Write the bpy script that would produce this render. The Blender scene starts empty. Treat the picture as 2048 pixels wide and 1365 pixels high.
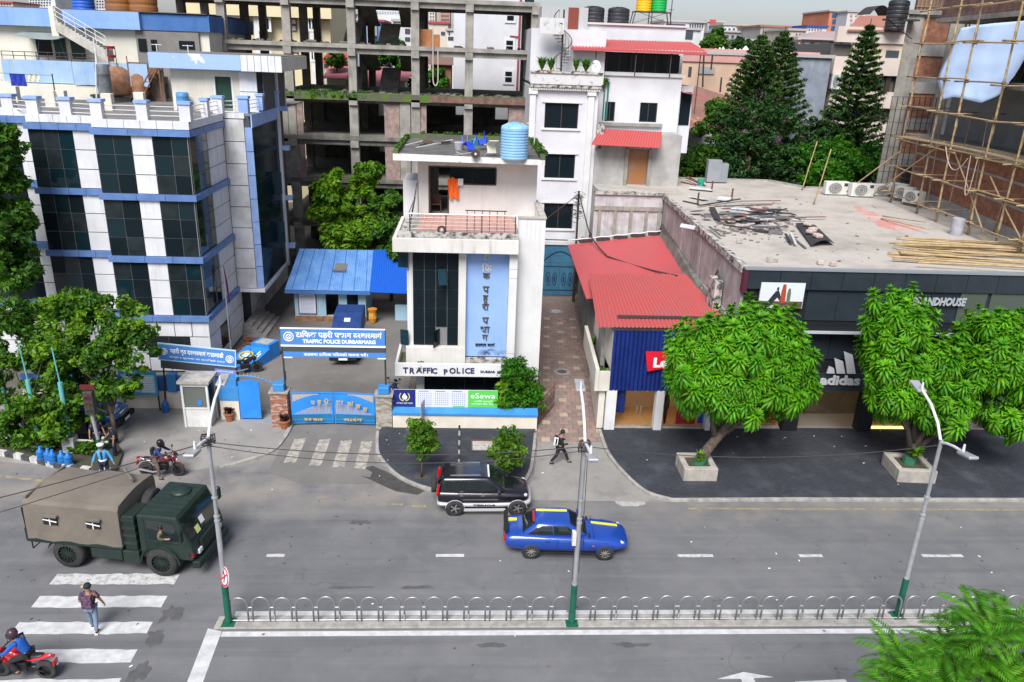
import bpy,bmesh,math,random
from mathutils import Vector,Matrix,noise
random.seed(7)
R_=math.radians
SC=bpy.context.scene
COL=SC.collection
# ---- camera
CH=17.5
FPX=1560.0
ROT=Matrix(((0.9983139787965388,-0.015917290076938994,-0.05581970634131185),(-0.04672474374191271,0.3501898940466204,-0.9355126062378152),(0.03443832257349797,0.9365434736221396,0.3488557351601093)))
cam_d=bpy.data.cameras.new('camera')
cam_d.sensor_width=36.0
cam_d.lens=36.0*FPX/2048.0
cam_d.clip_end=6000.0
cam_d.clip_start=0.2
cam_o=bpy.data.objects.new('camera',cam_d)
COL.objects.link(cam_o)
cam_o.matrix_world=Matrix.Translation((0,0,CH))@ROT.to_4x4()
SC.camera=cam_o
# ---- light
SUN_EL,SUN_AZ=R_(50),R_(197)
wd=bpy.data.worlds.new('World'); SC.world=wd; wd.use_nodes=True
wn=wd.node_tree.nodes; wl=wd.node_tree.links
bg=wn['Background']
sky=wn.new('ShaderNodeTexSky'); sky.sky_type='NISHITA'; sky.sun_disc=False
sky.sun_elevation=SUN_EL; sky.sun_rotation=SUN_AZ
sky.air_density=1.0; sky.dust_density=1.6; sky.ozone_density=1.0
hs=wn.new('ShaderNodeHueSaturation'); hs.inputs['Saturation'].default_value=0.62
hs.inputs['Value'].default_value=1.0
tint=wn.new('ShaderNodeMix'); tint.data_type='RGBA'; tint.blend_type='MULTIPLY'; tint.inputs[0].default_value=1.0; tint.inputs[7].default_value=(.97,.965,1.05,1)
wl.new(sky.outputs[0],hs.inputs['Color']); wl.new(hs.outputs[0],tint.inputs[6]); wl.new(tint.outputs[2],bg.inputs['Color'])
bg.inputs['Strength'].default_value=0.068
sun_d=bpy.data.lights.new('sun','SUN'); sun_d.energy=2.8; sun_d.angle=R_(32); sun_d.color=(1,.985,.97)
sun_o=bpy.data.objects.new('sun',sun_d); COL.objects.link(sun_o)
sdir=Vector((math.sin(SUN_AZ)*math.cos(SUN_EL),math.cos(SUN_AZ)*math.cos(SUN_EL),math.sin(SUN_EL)))
sun_o.rotation_euler=sdir.to_track_quat('Z','Y').to_euler(); sun_o.location=(0,0,60)
vs=SC.view_settings
vs.view_transform='Standard'; vs.look='None'; vs.gamma=1.0; vs.use_curve_mapping=False
vs.exposure=0.95
SC.cycles.max_bounces=6; SC.cycles.diffuse_bounces=3; SC.cycles.glossy_bounces=3
SC.cycles.transmission_bounces=4; SC.cycles.transparent_max_bounces=8
# ---- measuring
def _ray(px,py):
 return ROT@Vector((px-1024.0,-(py-682.5),-FPX))
def G(px,py,z=0.0):
 d=_ray(px,py); t=(z-CH)/d.z
 return Vector((d.x*t,d.y*t,z))
def W(px,py,Y):
 d=_ray(px,py); t=Y/d.y
 return Vector((d.x*t,Y,CH+d.z*t))
 # ---- objects
def tag(o,label=None,cat=None,group=None,kind=None):
 if label:o['label']=label
 if cat:o['category']=cat
 if group:o['group']=group
 if kind:o['kind']=kind
 return o
def thing(name,label,cat,loc=(0,0,0),rz=0.0,group=None,scale=None,world=False):
 o=bpy.data.objects.new(name,None); COL.objects.link(o)
 o.empty_display_size=.3
 o.location=loc; o.rotation_euler=(0,0,rz)
 if scale:o.scale=(scale,)*3
 if world:ORG[o.name]=Vector(loc)
 return tag(o,label,cat,group)
ORG={}
def clone(o,parent=None,loc=None,rz=None,label=None,group=None):
 c=o.copy(); COL.objects.link(c); c.parent=parent
 if loc is not None:c.location=loc
 if rz is not None:c.rotation_euler[2]=rz
 if label:c['label']=label
 if group:c['group']=group
 for ch in o.children:clone(ch,c)
 return c
class MB:
 def __init__(s):s.v=[]; s.f=[]
 def add(s,vs,fs):
  b=len(s.v); s.v+=[tuple(p) for p in vs]; s.f+=[tuple(b+i for i in f) for f in fs]; return s
 def quad(s,a,b,c,d):return s.add((a,b,c,d),((0,1,2,3),))
 def tri(s,a,b,c):return s.add((a,b,c),((0,1,2),))
 def hexa(s,p):return s.add(p,((3,2,1,0),(4,5,6,7),(0,1,5,4),(1,2,6,5),(2,3,7,6),(3,0,4,7)))
 def box(s,x0,x1,y0,y1,z0,z1):
  return s.hexa(((x0,y0,z0),(x1,y0,z0),(x1,y1,z0),(x0,y1,z0),(x0,y0,z1),(x1,y0,z1),(x1,y1,z1),(x0,y1,z1)))
 def obox(s,c,size,m=None):
  m=m or Matrix.Identity(3); c=Vector(c); hx,hy,hz=[q/2 for q in size]
  P=[c+m@Vector(q) for q in((-hx,-hy,-hz),(hx,-hy,-hz),(hx,hy,-hz),(-hx,hy,-hz),(-hx,-hy,hz),(hx,-hy,hz),(hx,hy,hz),(-hx,hy,hz))]
  return s.hexa(P)
 def ring(s,c,ax,r,n,ref=None):
  ax=Vector(ax).normalized(); u=ax.orthogonal().normalized() if ref is None else Vector(ref)
  w=ax.cross(u)
  return[Vector(c)+r*(math.cos(2*math.pi*i/n)*u+math.sin(2*math.pi*i/n)*w) for i in range(n)]
 def cyl(s,p0,p1,r0,r1=None,n=10,caps=True):
  r1=r0 if r1 is None else r1; p0=Vector(p0); p1=Vector(p1); ax=(p1-p0)
  u=ax.orthogonal().normalized()
  a=s.ring(p0,ax,r0,n,u); b=s.ring(p1,ax,r1,n,u)
  fs=[(i,(i+1)%n,n+(i+1)%n,n+i) for i in range(n)]
  if caps:fs+=[tuple(reversed(range(n))),tuple(range(n,2*n))]
  return s.add(a+b,fs)
 def tube(s,pts,r,n=6,caps=True):
  pts=[Vector(p) for p in pts]; k=len(pts); rs=r if isinstance(r,(list,tuple)) else[r]*k
  V=[]; u=None
  for i in range(k):
   t=(pts[min(i+1,k-1)]-pts[max(i-1,0)]).normalized()
   if u is None:u=t.orthogonal().normalized()
   u=(u-t*u.dot(t)); u=u.normalized() if u.length>1e-6 else t.orthogonal().normalized()
   V+=s.ring(pts[i],t,rs[i],n,u)
  fs=[(j*n+i,j*n+(i+1)%n,(j+1)*n+(i+1)%n,(j+1)*n+i) for j in range(k-1) for i in range(n)]
  if caps:fs+=[tuple(reversed(range(n))),tuple(range((k-1)*n,k*n))]
  return s.add(V,fs)
 def lathe(s,prof,n=16,c=(0,0,0),close=True):
  c=Vector(c); V=[]
  for r,z in prof:
   V+=[c+Vector((r*math.cos(2*math.pi*i/n),r*math.sin(2*math.pi*i/n),z)) for i in range(n)]
  k=len(prof)
  fs=[(j*n+i,j*n+(i+1)%n,(j+1)*n+(i+1)%n,(j+1)*n+i) for j in range(k-1) for i in range(n)]
  if close:fs+=[tuple(reversed(range(n))),tuple(range((k-1)*n,k*n))]
  return s.add(V,fs)
 def prism(s,poly,z0,z1):
  n=len(poly)
  return s.add([(p[0],p[1],z0) for p in poly]+[(p[0],p[1],z1) for p in poly],[tuple(reversed(range(n))),tuple(range(n,2*n))]+[(i,(i+1)%n,n+(i+1)%n,n+i) for i in range(n)])
 def slab(s,poly,y0,y1):
  n=len(poly)
  return s.add([(p[0],y0,p[1]) for p in poly]+[(p[0],y1,p[1]) for p in poly],[tuple(range(n)),tuple(reversed(range(n,2*n)))]+[((i+1)%n,i,n+i,n+(i+1)%n) for i in range(n)])
 def sheet(s,poly,z=0.0):
  return s.add([(p[0],p[1],p[2] if len(p)>2 else z) for p in poly],[tuple(range(len(poly)))])
 def sweep(s,rings,closed=True,caps=False):
  n=len(rings[0]); V=[p for r in rings for p in r]; m=n if closed else n-1
  fs=[(j*n+i,j*n+(i+1)%n,(j+1)*n+(i+1)%n,(j+1)*n+i) for j in range(len(rings)-1) for i in range(m)]
  if caps:fs+=[tuple(reversed(range(n))),tuple(range((len(rings)-1)*n,len(rings)*n))]
  return s.add(V,fs)
 def wall(s,x0,x1,z0,z1,holes=(),y=0.0,t=.2):
  xs=sorted({x0,x1,*[q for h in holes for q in h[:2] if x0<q<x1]})
  zs=sorted({z0,z1,*[q for h in holes for q in h[2:4] if z0<q<z1]})
  def solid(i,j):
   if i<0 or j<0 or i>=len(xs)-1 or j>=len(zs)-1:return False
   cx=(xs[i]+xs[i+1])/2; cz=(zs[j]+zs[j+1])/2
   return not any(h[0]<cx<h[1] and h[2]<cz<h[3] for h in holes)
  for i in range(len(xs)-1):
   for j in range(len(zs)-1):
    if not solid(i,j):continue
    a,b,c,d=xs[i],xs[i+1],zs[j],zs[j+1]; e=y+t
    s.quad((a,y,c),(b,y,c),(b,y,d),(a,y,d)); s.quad((b,e,c),(a,e,c),(a,e,d),(b,e,d))
    if not solid(i-1,j):s.quad((a,e,c),(a,y,c),(a,y,d),(a,e,d))
    if not solid(i+1,j):s.quad((b,y,c),(b,e,c),(b,e,d),(b,y,d))
    if not solid(i,j-1):s.quad((a,e,c),(b,e,c),(b,y,c),(a,y,c))
    if not solid(i,j+1):s.quad((a,y,d),(b,y,d),(b,e,d),(a,e,d))
  return s
 def xf(s,m,k0=0):
  s.v[k0:]=[tuple(m@Vector(p)) for p in s.v[k0:]]; return s
 def mesh(s,name,mat,smooth=False):
  me=bpy.data.meshes.new(name); me.from_pydata(s.v,[],s.f); me.update()
  if mat:me.materials.append(mat)
  if smooth:me.polygons.foreach_set('use_smooth',[True]*len(me.polygons))
  return me
 def build(s,name,mat,parent=None,smooth=False,bevel=0,seg=2,loc=None,rz=None,sub=0,auto=None):
  o=bpy.data.objects.new(name,s.mesh(name,mat,smooth)); COL.objects.link(o); o.parent=parent
  if loc is not None:o.location=loc
  if parent is not None and parent.name in ORG:o.location=Vector(o.location)-ORG[parent.name]
  if rz is not None:o.rotation_euler=(0,0,rz)
  if bevel:
   b=o.modifiers.new('bevel','BEVEL'); b.width=bevel; b.segments=seg; b.limit_method='ANGLE'; b.angle_limit=R_(40)
  if sub:
   b=o.modifiers.new('sub','SUBSURF'); b.levels=sub; b.render_levels=sub
  return o
def share(me,name,parent,loc=(0,0,0),rot=(0,0,0),scale=None):
 o=bpy.data.objects.new(name,me); COL.objects.link(o); o.parent=parent; o.rotation_euler=rot
 o.location=Vector(loc)-ORG[parent.name] if parent is not None and parent.name in ORG else loc
 if scale:o.scale=scale
 return o
_ub={}
def piece(name,mat,parent,x0,x1,y0,y1,z0,z1,rot=(0,0,0),kind=None):
 k=mat.name
 if k not in _ub:_ub[k]=MB().box(-.5,.5,-.5,.5,-.5,.5).mesh('piece',mat)
 o=share(_ub[k],name,parent,((x0+x1)/2,(y0+y1)/2,(z0+z1)/2),rot,(x1-x0,y1-y0,z1-z0))
 return o
 # ---- materials
MATS={}
def M(name,col=(.5,.5,.5),col2=None,scale=2.0,rough=.8,streak=0.0,scol=(.08,.075,.065),bump=0.0,bscale=30.0,metal=0.0,spec=.4,speck=0.0,spcol=(.02,.02,.02),coat=0.0,detail=6.0,mixlo=.38,mixhi=.62,sscale=1.0,emit=0,obj=False,swid=6.0):
 if name in MATS:return MATS[name]
 m=bpy.data.materials.new(name); m.use_nodes=True; n=m.node_tree.nodes; l=m.node_tree.links
 b=n['Principled BSDF']; b.inputs['Roughness'].default_value=rough; b.inputs['Metallic'].default_value=metal
 b.inputs['Specular IOR Level'].default_value=spec; b.inputs['Coat Weight'].default_value=coat; b.inputs['Coat Roughness'].default_value=.08
 if obj:
  tc=n.new('ShaderNodeTexCoord'); pos=tc.outputs['Object']
 else:
  ge=n.new('ShaderNodeNewGeometry'); pos=ge.outputs['Position']
 def nz(sc,det=detail,vec=None):
  t=n.new('ShaderNodeTexNoise'); t.inputs['Scale'].default_value=sc; t.inputs['Detail'].default_value=det; t.inputs['Roughness'].default_value=.62
  l.new(vec or pos,t.inputs['Vector']); return t.outputs['Fac']
 def ramp(x,lo,hi):
  r=n.new('ShaderNodeMapRange'); r.inputs[1].default_value=lo; r.inputs[2].default_value=hi; r.clamp=True
  l.new(x,r.inputs[0]); return r.outputs[0]
 def mix(f,a,c,amt=1.0):
  x=n.new('ShaderNodeMix'); x.data_type='RGBA'
  if amt!=1.0:
   mm=n.new('ShaderNodeMath'); mm.operation='MULTIPLY'; mm.inputs[1].default_value=amt; l.new(f,mm.inputs[0]); f=mm.outputs[0]
  l.new(f,x.inputs[0])
  for s_,q in((6,a),(7,c)):
   if isinstance(q,tuple):x.inputs[s_].default_value=(*q[:3],1)
   else:l.new(q,x.inputs[s_])
  return x.outputs[2]
 c=tuple(col)
 if col2:c=mix(ramp(nz(scale),mixlo,mixhi),c,tuple(col2))
 if streak:
  mp=n.new('ShaderNodeMapping'); mp.inputs['Scale'].default_value=(swid*sscale,swid*sscale,.35*sscale); l.new(pos,mp.inputs[0])
  a1=ramp(nz(1.0,5,mp.outputs[0]),.5,.8); a2=ramp(nz(.9*sscale,3),.4,.7)
  mu=n.new('ShaderNodeMath'); mu.operation='MULTIPLY'; l.new(a1,mu.inputs[0]); l.new(a2,mu.inputs[1])
  c=mix(mu.outputs[0],c,tuple(scol),streak)
 if speck:c=mix(ramp(nz(scale*9,3),.62,.70),c,tuple(spcol),speck)
 if isinstance(c,tuple):b.inputs['Base Color'].default_value=(*c[:3],1)
 else:l.new(c,b.inputs['Base Color'])
 if bump:
  bp=n.new('ShaderNodeBump'); bp.inputs['Strength'].default_value=bump; bp.inputs['Distance'].default_value=.02
  l.new(nz(bscale,4),bp.inputs['Height']); l.new(bp.outputs[0],b.inputs['Normal'])
 if emit:
  b.inputs['Emission Color'].default_value=(*col[:3],1); b.inputs['Emission Strength'].default_value=emit
 MATS[name]=m
 return m
def leafmat(name,c1,c2,c3=None,scale=1.2,trans=.35,rough=.5):
 if name in MATS:return MATS[name]
 m=bpy.data.materials.new(name); m.use_nodes=True; n=m.node_tree.nodes; l=m.node_tree.links
 b=n['Principled BSDF']; b.inputs['Roughness'].default_value=rough; b.inputs['Specular IOR Level'].default_value=.25
 ge=n.new('ShaderNodeNewGeometry')
 t=n.new('ShaderNodeTexNoise'); t.inputs['Scale'].default_value=scale; t.inputs['Detail'].default_value=3; l.new(ge.outputs['Position'],t.inputs['Vector'])
 r=n.new('ShaderNodeValToRGB'); r.color_ramp.elements[0].position=.3; r.color_ramp.elements[0].color=(*c1,1)
 r.color_ramp.elements[1].position=.7; r.color_ramp.elements[1].color=(*c2,1)
 l.new(t.outputs['Fac'],r.inputs[0])
 w=n.new('ShaderNodeTexWhiteNoise'); l.new(ge.outputs['Random Per Island'],w.inputs['Vector'])
 hsv=n.new('ShaderNodeHueSaturation'); mr=n.new('ShaderNodeMapRange'); mr.inputs[3].default_value=.7; mr.inputs[4].default_value=1.35
 l.new(ge.outputs['Random Per Island'],mr.inputs[0]); l.new(mr.outputs[0],hsv.inputs['Value']); l.new(r.outputs[0],hsv.inputs['Color'])
 mh=n.new('ShaderNodeMapRange'); mh.inputs[3].default_value=.485; mh.inputs[4].default_value=.515
 l.new(w.outputs[0],mh.inputs[0]); l.new(mh.outputs[0],hsv.inputs['Hue'])
 l.new(hsv.outputs[0],b.inputs['Base Color'])
 tr=n.new('ShaderNodeBsdfTranslucent'); l.new(hsv.outputs[0],tr.inputs['Color'])
 mx=n.new('ShaderNodeMixShader'); mx.inputs[0].default_value=trans
 l.new(b.outputs[0],mx.inputs[1]); l.new(tr.outputs[0],mx.inputs[2]); l.new(mx.outputs[0],n['Material Output'].inputs['Surface'])
 MATS[name]=m
 return m
 # ---- lettering
def lettering(s,size,mat,parent,loc,rot=(R_(90),0,0),ext=.004,align='CENTER',bold=0.0,sx=1.0,name='lettering',width=None,space=1.0,shear=0):
 
 def raw(t):
  c=bpy.data.curves.new('txt','FONT'); c.body=t; c.size=size; c.extrude=ext; c.offset=bold; c.resolution_u=2; c.space_character=space; c.shear=shear
  o=bpy.data.objects.new('txt',c); COL.objects.link(o)
  dg=bpy.context.evaluated_depsgraph_get(); me=bpy.data.meshes.new_from_object(o.evaluated_get(dg))
  bpy.data.objects.remove(o); bpy.data.curves.remove(c); return me
 plain=s.replace('~','').replace('`','')
 me=raw(plain)
 xs=[v.co.x for v in me.vertices] or[0]
 x0,x1=min(xs),max(xs)
 mb=MB(); mb.v=[tuple(v.co) for v in me.vertices]; mb.f=[tuple(p.vertices) for p in me.polygons]
 bpy.data.meshes.remove(me)
 acc=''
 for ch in s:
  if ch in '~`':
   q=raw(acc+'।') if False else raw(acc); wx=max([v.co.x for v in q.vertices] or[0]); bpy.data.meshes.remove(q)
   k=size
   if ch=='~':mb.obox((wx-.20*k,.13*k,0),(.24*k,.06*k,2*ext+.001),Matrix.Rotation(R_(35),3,'Z'))
   else:
    mb.obox((wx-.12*k,.76*k,0),(.22*k,.06*k,2*ext+.001),Matrix.Rotation(R_(50),3,'Z'))
    mb.obox((wx-.14*k,.84*k,0),(.14*k,.06*k,2*ext+.001),Matrix.Rotation(R_(-30),3,'Z'))
  else:acc+=ch
 f=sx if width is None else width/max(1e-6,x1-x0)
 off={'CENTER':(x0+x1)/2,'LEFT':x0,'RIGHT':x1}[align]
 mb.v=[((x-off)*f,y,z) for x,y,z in mb.v]
 o=mb.build(name,mat,parent,loc=loc); o.rotation_euler=rot
 return o
 # ==== ground, road, pavements
def asphalt(name,c1,c2,patch,tracks=True,rough=.9):
 m=bpy.data.materials.new(name); m.use_nodes=True; n=m.node_tree.nodes; l=m.node_tree.links
 b=n['Principled BSDF']; b.inputs['Roughness'].default_value=rough; b.inputs['Specular IOR Level'].default_value=.25
 ge=n.new('ShaderNodeNewGeometry'); pos=ge.outputs['Position']
 def nz(sc,det=6,vec=None,r=.6):
  t=n.new('ShaderNodeTexNoise'); t.inputs['Scale'].default_value=sc; t.inputs['Detail'].default_value=det; t.inputs['Roughness'].default_value=r
  l.new(vec or pos,t.inputs['Vector']); return t.outputs['Fac']
 def ramp(x,lo,hi,a=0.,z=1.):
  r=n.new('ShaderNodeMapRange'); r.inputs[1].default_value=lo; r.inputs[2].default_value=hi; r.inputs[3].default_value=a; r.inputs[4].default_value=z; l.new(x,r.inputs[0]); return r.outputs[0]
 def mix(f,a,c):
  x=n.new('ShaderNodeMix'); x.data_type='RGBA'
  if isinstance(f,float):x.inputs[0].default_value=f
  else:l.new(f,x.inputs[0])
  for s_,q in((6,a),(7,c)):
   if isinstance(q,tuple):x.inputs[s_].default_value=(*q,1)
   else:l.new(q,x.inputs[s_])
  return x.outputs[2]
 c=mix(ramp(nz(.32),.35,.65),c1,c2)
 c=mix(ramp(nz(1.1,8),.52,.75,0,.75),c,patch)
 if tracks:
  mp=n.new('ShaderNodeMapping'); mp.inputs['Scale'].default_value=(.06,1.6,1); l.new(pos,mp.inputs[0])
  t=nz(1.0,4,mp.outputs[0])
  c=mix(ramp(t,.52,.72,0,.45),c,tuple(q*.62 for q in c1)); c=mix(ramp(t,.46,.3,0,.35),c,tuple(min(1,q*1.25) for q in c2))
  vo=n.new('ShaderNodeTexVoronoi'); vo.feature='DISTANCE_TO_EDGE'; vo.inputs['Scale'].default_value=.42
  wv=n.new('ShaderNodeVectorMath'); wv.operation='ADD'; nn=n.new('ShaderNodeTexNoise'); nn.inputs['Scale'].default_value=1.3; l.new(pos,nn.inputs['Vector'])
  l.new(pos,wv.inputs[0]); l.new(nn.outputs['Color'],wv.inputs[1]); l.new(wv.outputs[0],vo.inputs['Vector'])
  cr=ramp(vo.outputs['Distance'],.0,.012,.28,0.)
  gate=ramp(nz(.25,2),.5,.6)
  mu=n.new('ShaderNodeMath'); mu.operation='MULTIPLY'; l.new(cr,mu.inputs[0]); l.new(gate,mu.inputs[1])
  c=mix(mu.outputs[0],c,(.025,.025,.027))
 if tracks:
  sp=n.new('ShaderNodeSeparateXYZ'); l.new(pos,sp.inputs[0]); dm=n.new('ShaderNodeMath'); dm.operation='MULTIPLY'
  l.new(ramp(sp.outputs[1],25.6,28.6),dm.inputs[0]); l.new(ramp(nz(.55,7),.34,.6),dm.inputs[1]); c=mix(dm.outputs[0],c,(.235,.215,.19))
 c=mix(ramp(nz(70,2),.60,.72,0,.35),c,tuple(min(1,q*1.9) for q in c2))
 c=mix(ramp(nz(2.6,3),.70,.76,0,.5),c,(.035,.034,.034))
 l.new(c,b.inputs['Base Color'])
 bp=n.new('ShaderNodeBump'); bp.inputs['Strength'].default_value=.35; bp.inputs['Distance'].default_value=.01
 l.new(nz(90,3),bp.inputs['Height']); l.new(bp.outputs[0],b.inputs['Normal'])
 MATS[name]=m
 return m
m_road=asphalt('asphalt',(.122,.124,.13),(.16,.16,.163),(.178,.174,.167))
m_yard=asphalt('yard asphalt',(.135,.128,.12),(.18,.17,.158),(.21,.2,.185),False)
m_apron=asphalt('worn concrete',(.22,.21,.195),(.29,.275,.255),(.14,.135,.13),False)
m_ground=M('earth',(.14,.125,.105),(.09,.09,.07),scale=.4,rough=1)
m_kerb=M('kerb concrete',(.36,.34,.31),(.24,.23,.21),scale=3,rough=.9,bump=.4,streak=.5)
m_white=M('road paint white',(.50,.50,.49),(.26,.26,.26),scale=5,mixlo=.47,mixhi=.66,rough=.8,speck=.7,spcol=(.16,.16,.16))
m_whitef=M('fresh road paint',(.55,.55,.545),(.42,.42,.415),scale=3,rough=.8,speck=.5,spcol=(.2,.2,.2))
m_yellow=M('road paint yellow',(.30,.245,.125),(.19,.175,.14),scale=3,mixlo=.42,mixhi=.58,rough=.85)
m_cream=M('road paint cream',(.42,.385,.32),(.23,.215,.19),scale=3.5,mixlo=.38,mixhi=.6,rough=.85)
def struct(o):o['kind']='structure'; return o
def flat(name,poly,mat,z,parent=None,kind='structure'):
 o=MB().sheet(poly,z).build(name,mat,parent)
 if kind and parent is None:o['kind']=kind
 return o
def pline(*pp,z=0.0):return[G(x,y,z) for x,y in pp]
mb=MB(); s=2600
mb.quad((-s,-300,-.03),(s,-300,-.03),(s,4200,-.03),(-s,4200,-.03)); struct(mb.build('ground',m_ground))
road=flat('road',[(-70,3,0),(70,3,0),(70,36.5,0),(-70,36.5,0)],m_road,0)
med=MB().box(-7.9,40,20.34,20.9,0,.07).build('median_kerb',m_kerb,None,bevel=.02); struct(med)
def mark(poly,mat,z=.004,name='road_marking'):
 return flat(name,[(p[0],p[1],z) for p in poly],mat,z,parent=road)
def rect(x0,x1,y0,y1):return[(x0,y0),(x1,y0),(x1,y1),(x0,y1)]
mark(rect(-7.6,40,20.02,20.25),m_whitef,name='white_line')
mark(rect(-7.45,40,20.98,21.2),m_whitef,name='white_line')
mark([(-7.95,17.2),(-7.5,17.2),(-7.63,20.26),(-8.1,20.4)],m_whitef,name='white_line')
def rough_rect(x0,x1,y0,y1,n=14,j=.035):
 P=[]
 for i in range(n+1):P.append((x0+(x1-x0)*i/n,y0+random.uniform(-j,j)))
 for i in range(n+1):P.append((x1-(x1-x0)*i/n,y1+random.uniform(-j,j)))
 return P
for y0 in(22.6,21.42,20.17,18.95,17.75):
 mark(rough_rect(-14.06,-9.92,y0,y0+.56),m_white if y0>22 else m_whitef,name='crossing_stripe')
for x0,x1 in((-7.2,-6.55),(-1.07,-.03),(7.95,9.3),(12.6,13.5),(17.4,19.0)):
 mark(rough_rect(x0,x1,24.13,24.3,6,.012),m_whitef if x0<5 else m_white,name='lane_dash')
for x0,x1,y,m_ in((9.2,26,27.36,m_yellow),(-3.4,-2.55,27.6,m_yellow),(-2.2,-1.6,27.45,m_yellow),(-6.1,-5.7,28.1,m_yellow)):
 mark(rough_rect(x0,x1,y,y+.13,20,.02),m_,name='yellow_line')
mark([G(-40,951),G(-40,946),G(110,962),G(110,967)],m_yellow,name='yellow_line')
a0=G(1487,1345)
mark([(7.62,18.1),(8.36,18.1),(8.46,16),(9.0,16),(8.75,18.12),(9.4,18.16),(8.53,18.38)],m_whitef,name='arrow')
mark([G(1590,1364),G(1690,1359),G(1720,1400),G(1590,1400)],m_whitef,name='arrow')
flat('driveway',[(-8.6,30.2,.004),(-7,29.2,.004),(-3.2,29.2,.004),(-4.2,31.5,.004),(-4.45,36,.004),(-8.5,36,.004)],m_yard,.004)
for x0,y0,y1 in((-8.1,31.0,33.3),(-6.95,30.8,33.25),(-5.92,30.65,33.15),(-4.95,30.55,33.1)):
 mark(rough_rect(x0,x0+.52,y0,y1,5,.09),m_cream,.008,'crossing_stripe')
flat('yard',[(-22,35.2,.006),(-3.2,35.2,.006),(-3.2,64,.006),(-22,64,.006)],m_yard,.006)
m_wet=M('wet asphalt',(.05,.047,.042),(.075,.07,.062),scale=4,rough=.45)
def blob(cx,cy,rx,ry,z,mat,name,n=26,jag=.35,seed=1,parent=None):
 rnd=random.Random(seed); P=[]
 for i in range(n):
  a=2*math.pi*i/n; k=1+jag*(noise.noise((math.cos(a)*1.7+seed,math.sin(a)*1.7,seed*3.1)))
  P.append((cx+rx*k*math.cos(a),cy+ry*k*math.sin(a),z))
 return flat(name,P,mat,z,parent or road)
P=[(x,y) for x,y in((720,952),(737,958),(762,970),(792,983),(835,990),(850,982),(812,966),(790,952),(765,940),(745,932),(728,936),(745,945),(740,955))]
flat('wet_patch',pline(*P,z=.005),m_wet,.005,road)
m_patch=M('concrete patch',(.42,.40,.375),(.3,.29,.27),scale=5,rough=.95,speck=.3)
m_dark=M('tar patch',(.075,.075,.078),(.10,.10,.10),scale=3,rough=.85)
c=G(1262,1003); blob(c.x,c.y,.62,.42,.005,m_patch,'concrete_patch',seed=3)
c=G(1095,965); blob(c.x,c.y,.5,.55,.006,m_patch,'concrete_patch',seed=8,jag=.8)
for i,(px,py,rx,ry) in enumerate(((722,1045,.35,.2),(985,1290,.45,.1),(1260,1290,.5,.12),(830,1175,.6,.09),(345,1225,.3,.4),(310,1275,.25,.35),(280,1345,.25,.4),(700,1175,.7,.1))):
 c=G(px,py); blob(c.x,c.y,rx,ry,.0022+.0012*(i%2)+.0002*i,m_dark,'tar_patch',seed=20+i,jag=.9)
m_apl=m_apron
flat('forecourt',[(-24,36.5,.009),(-24,31.4,.009)]+[(p.x,p.y,.009) for p in pline((190,940),(300,948),(400,940),(490,924),(545,904),(570,880),(583,853))]+[(-8.45,36.5,.009)],m_apl,.009)
kb=MB()
def kerb(name,pts,w=.16,h=.12,mat=None,z0=0.0,side=1,bevel=.02):
 pts=[Vector((p[0],p[1])) for p in pts]; n=len(pts); inn=[]
 for i in range(n):
  t=(pts[min(i+1,n-1)]-pts[max(i-1,0)]).normalized(); inn.append(pts[i]+Vector((-t.y,t.x))*w*side)
 b=MB(); rings=[[(pts[i].x,pts[i].y,z0-.05),(inn[i].x,inn[i].y,z0-.05),(inn[i].x,inn[i].y,z0+h),(pts[i].x,pts[i].y,z0+h)] for i in range(n)]
 b.sweep(rings,True,True); return struct(b.build(name,mat or m_kerb,None,bevel=bevel))
def smooth(pts,k=6):
 pts=[Vector(p[:2]) for p in pts]; out=[]
 for i in range(len(pts)-1):
  p0,p1,p2,p3=pts[max(i-1,0)],pts[i],pts[i+1],pts[min(i+2,len(pts)-1)]
  for j in range(k):
   t=j/k; out.append(.5*((2*p1)+(p2-p0)*t+(2*p0-5*p1+4*p2-p3)*t*t+(3*p1-p0-3*p2+p3)*t**3))
 return out+[pts[-1]]
lk=smooth(pline((586,853),(571,880),(546,905),(490,926),(440,938)))
kerb('kerb',lk,w=.2,h=.09,side=-1)
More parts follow.
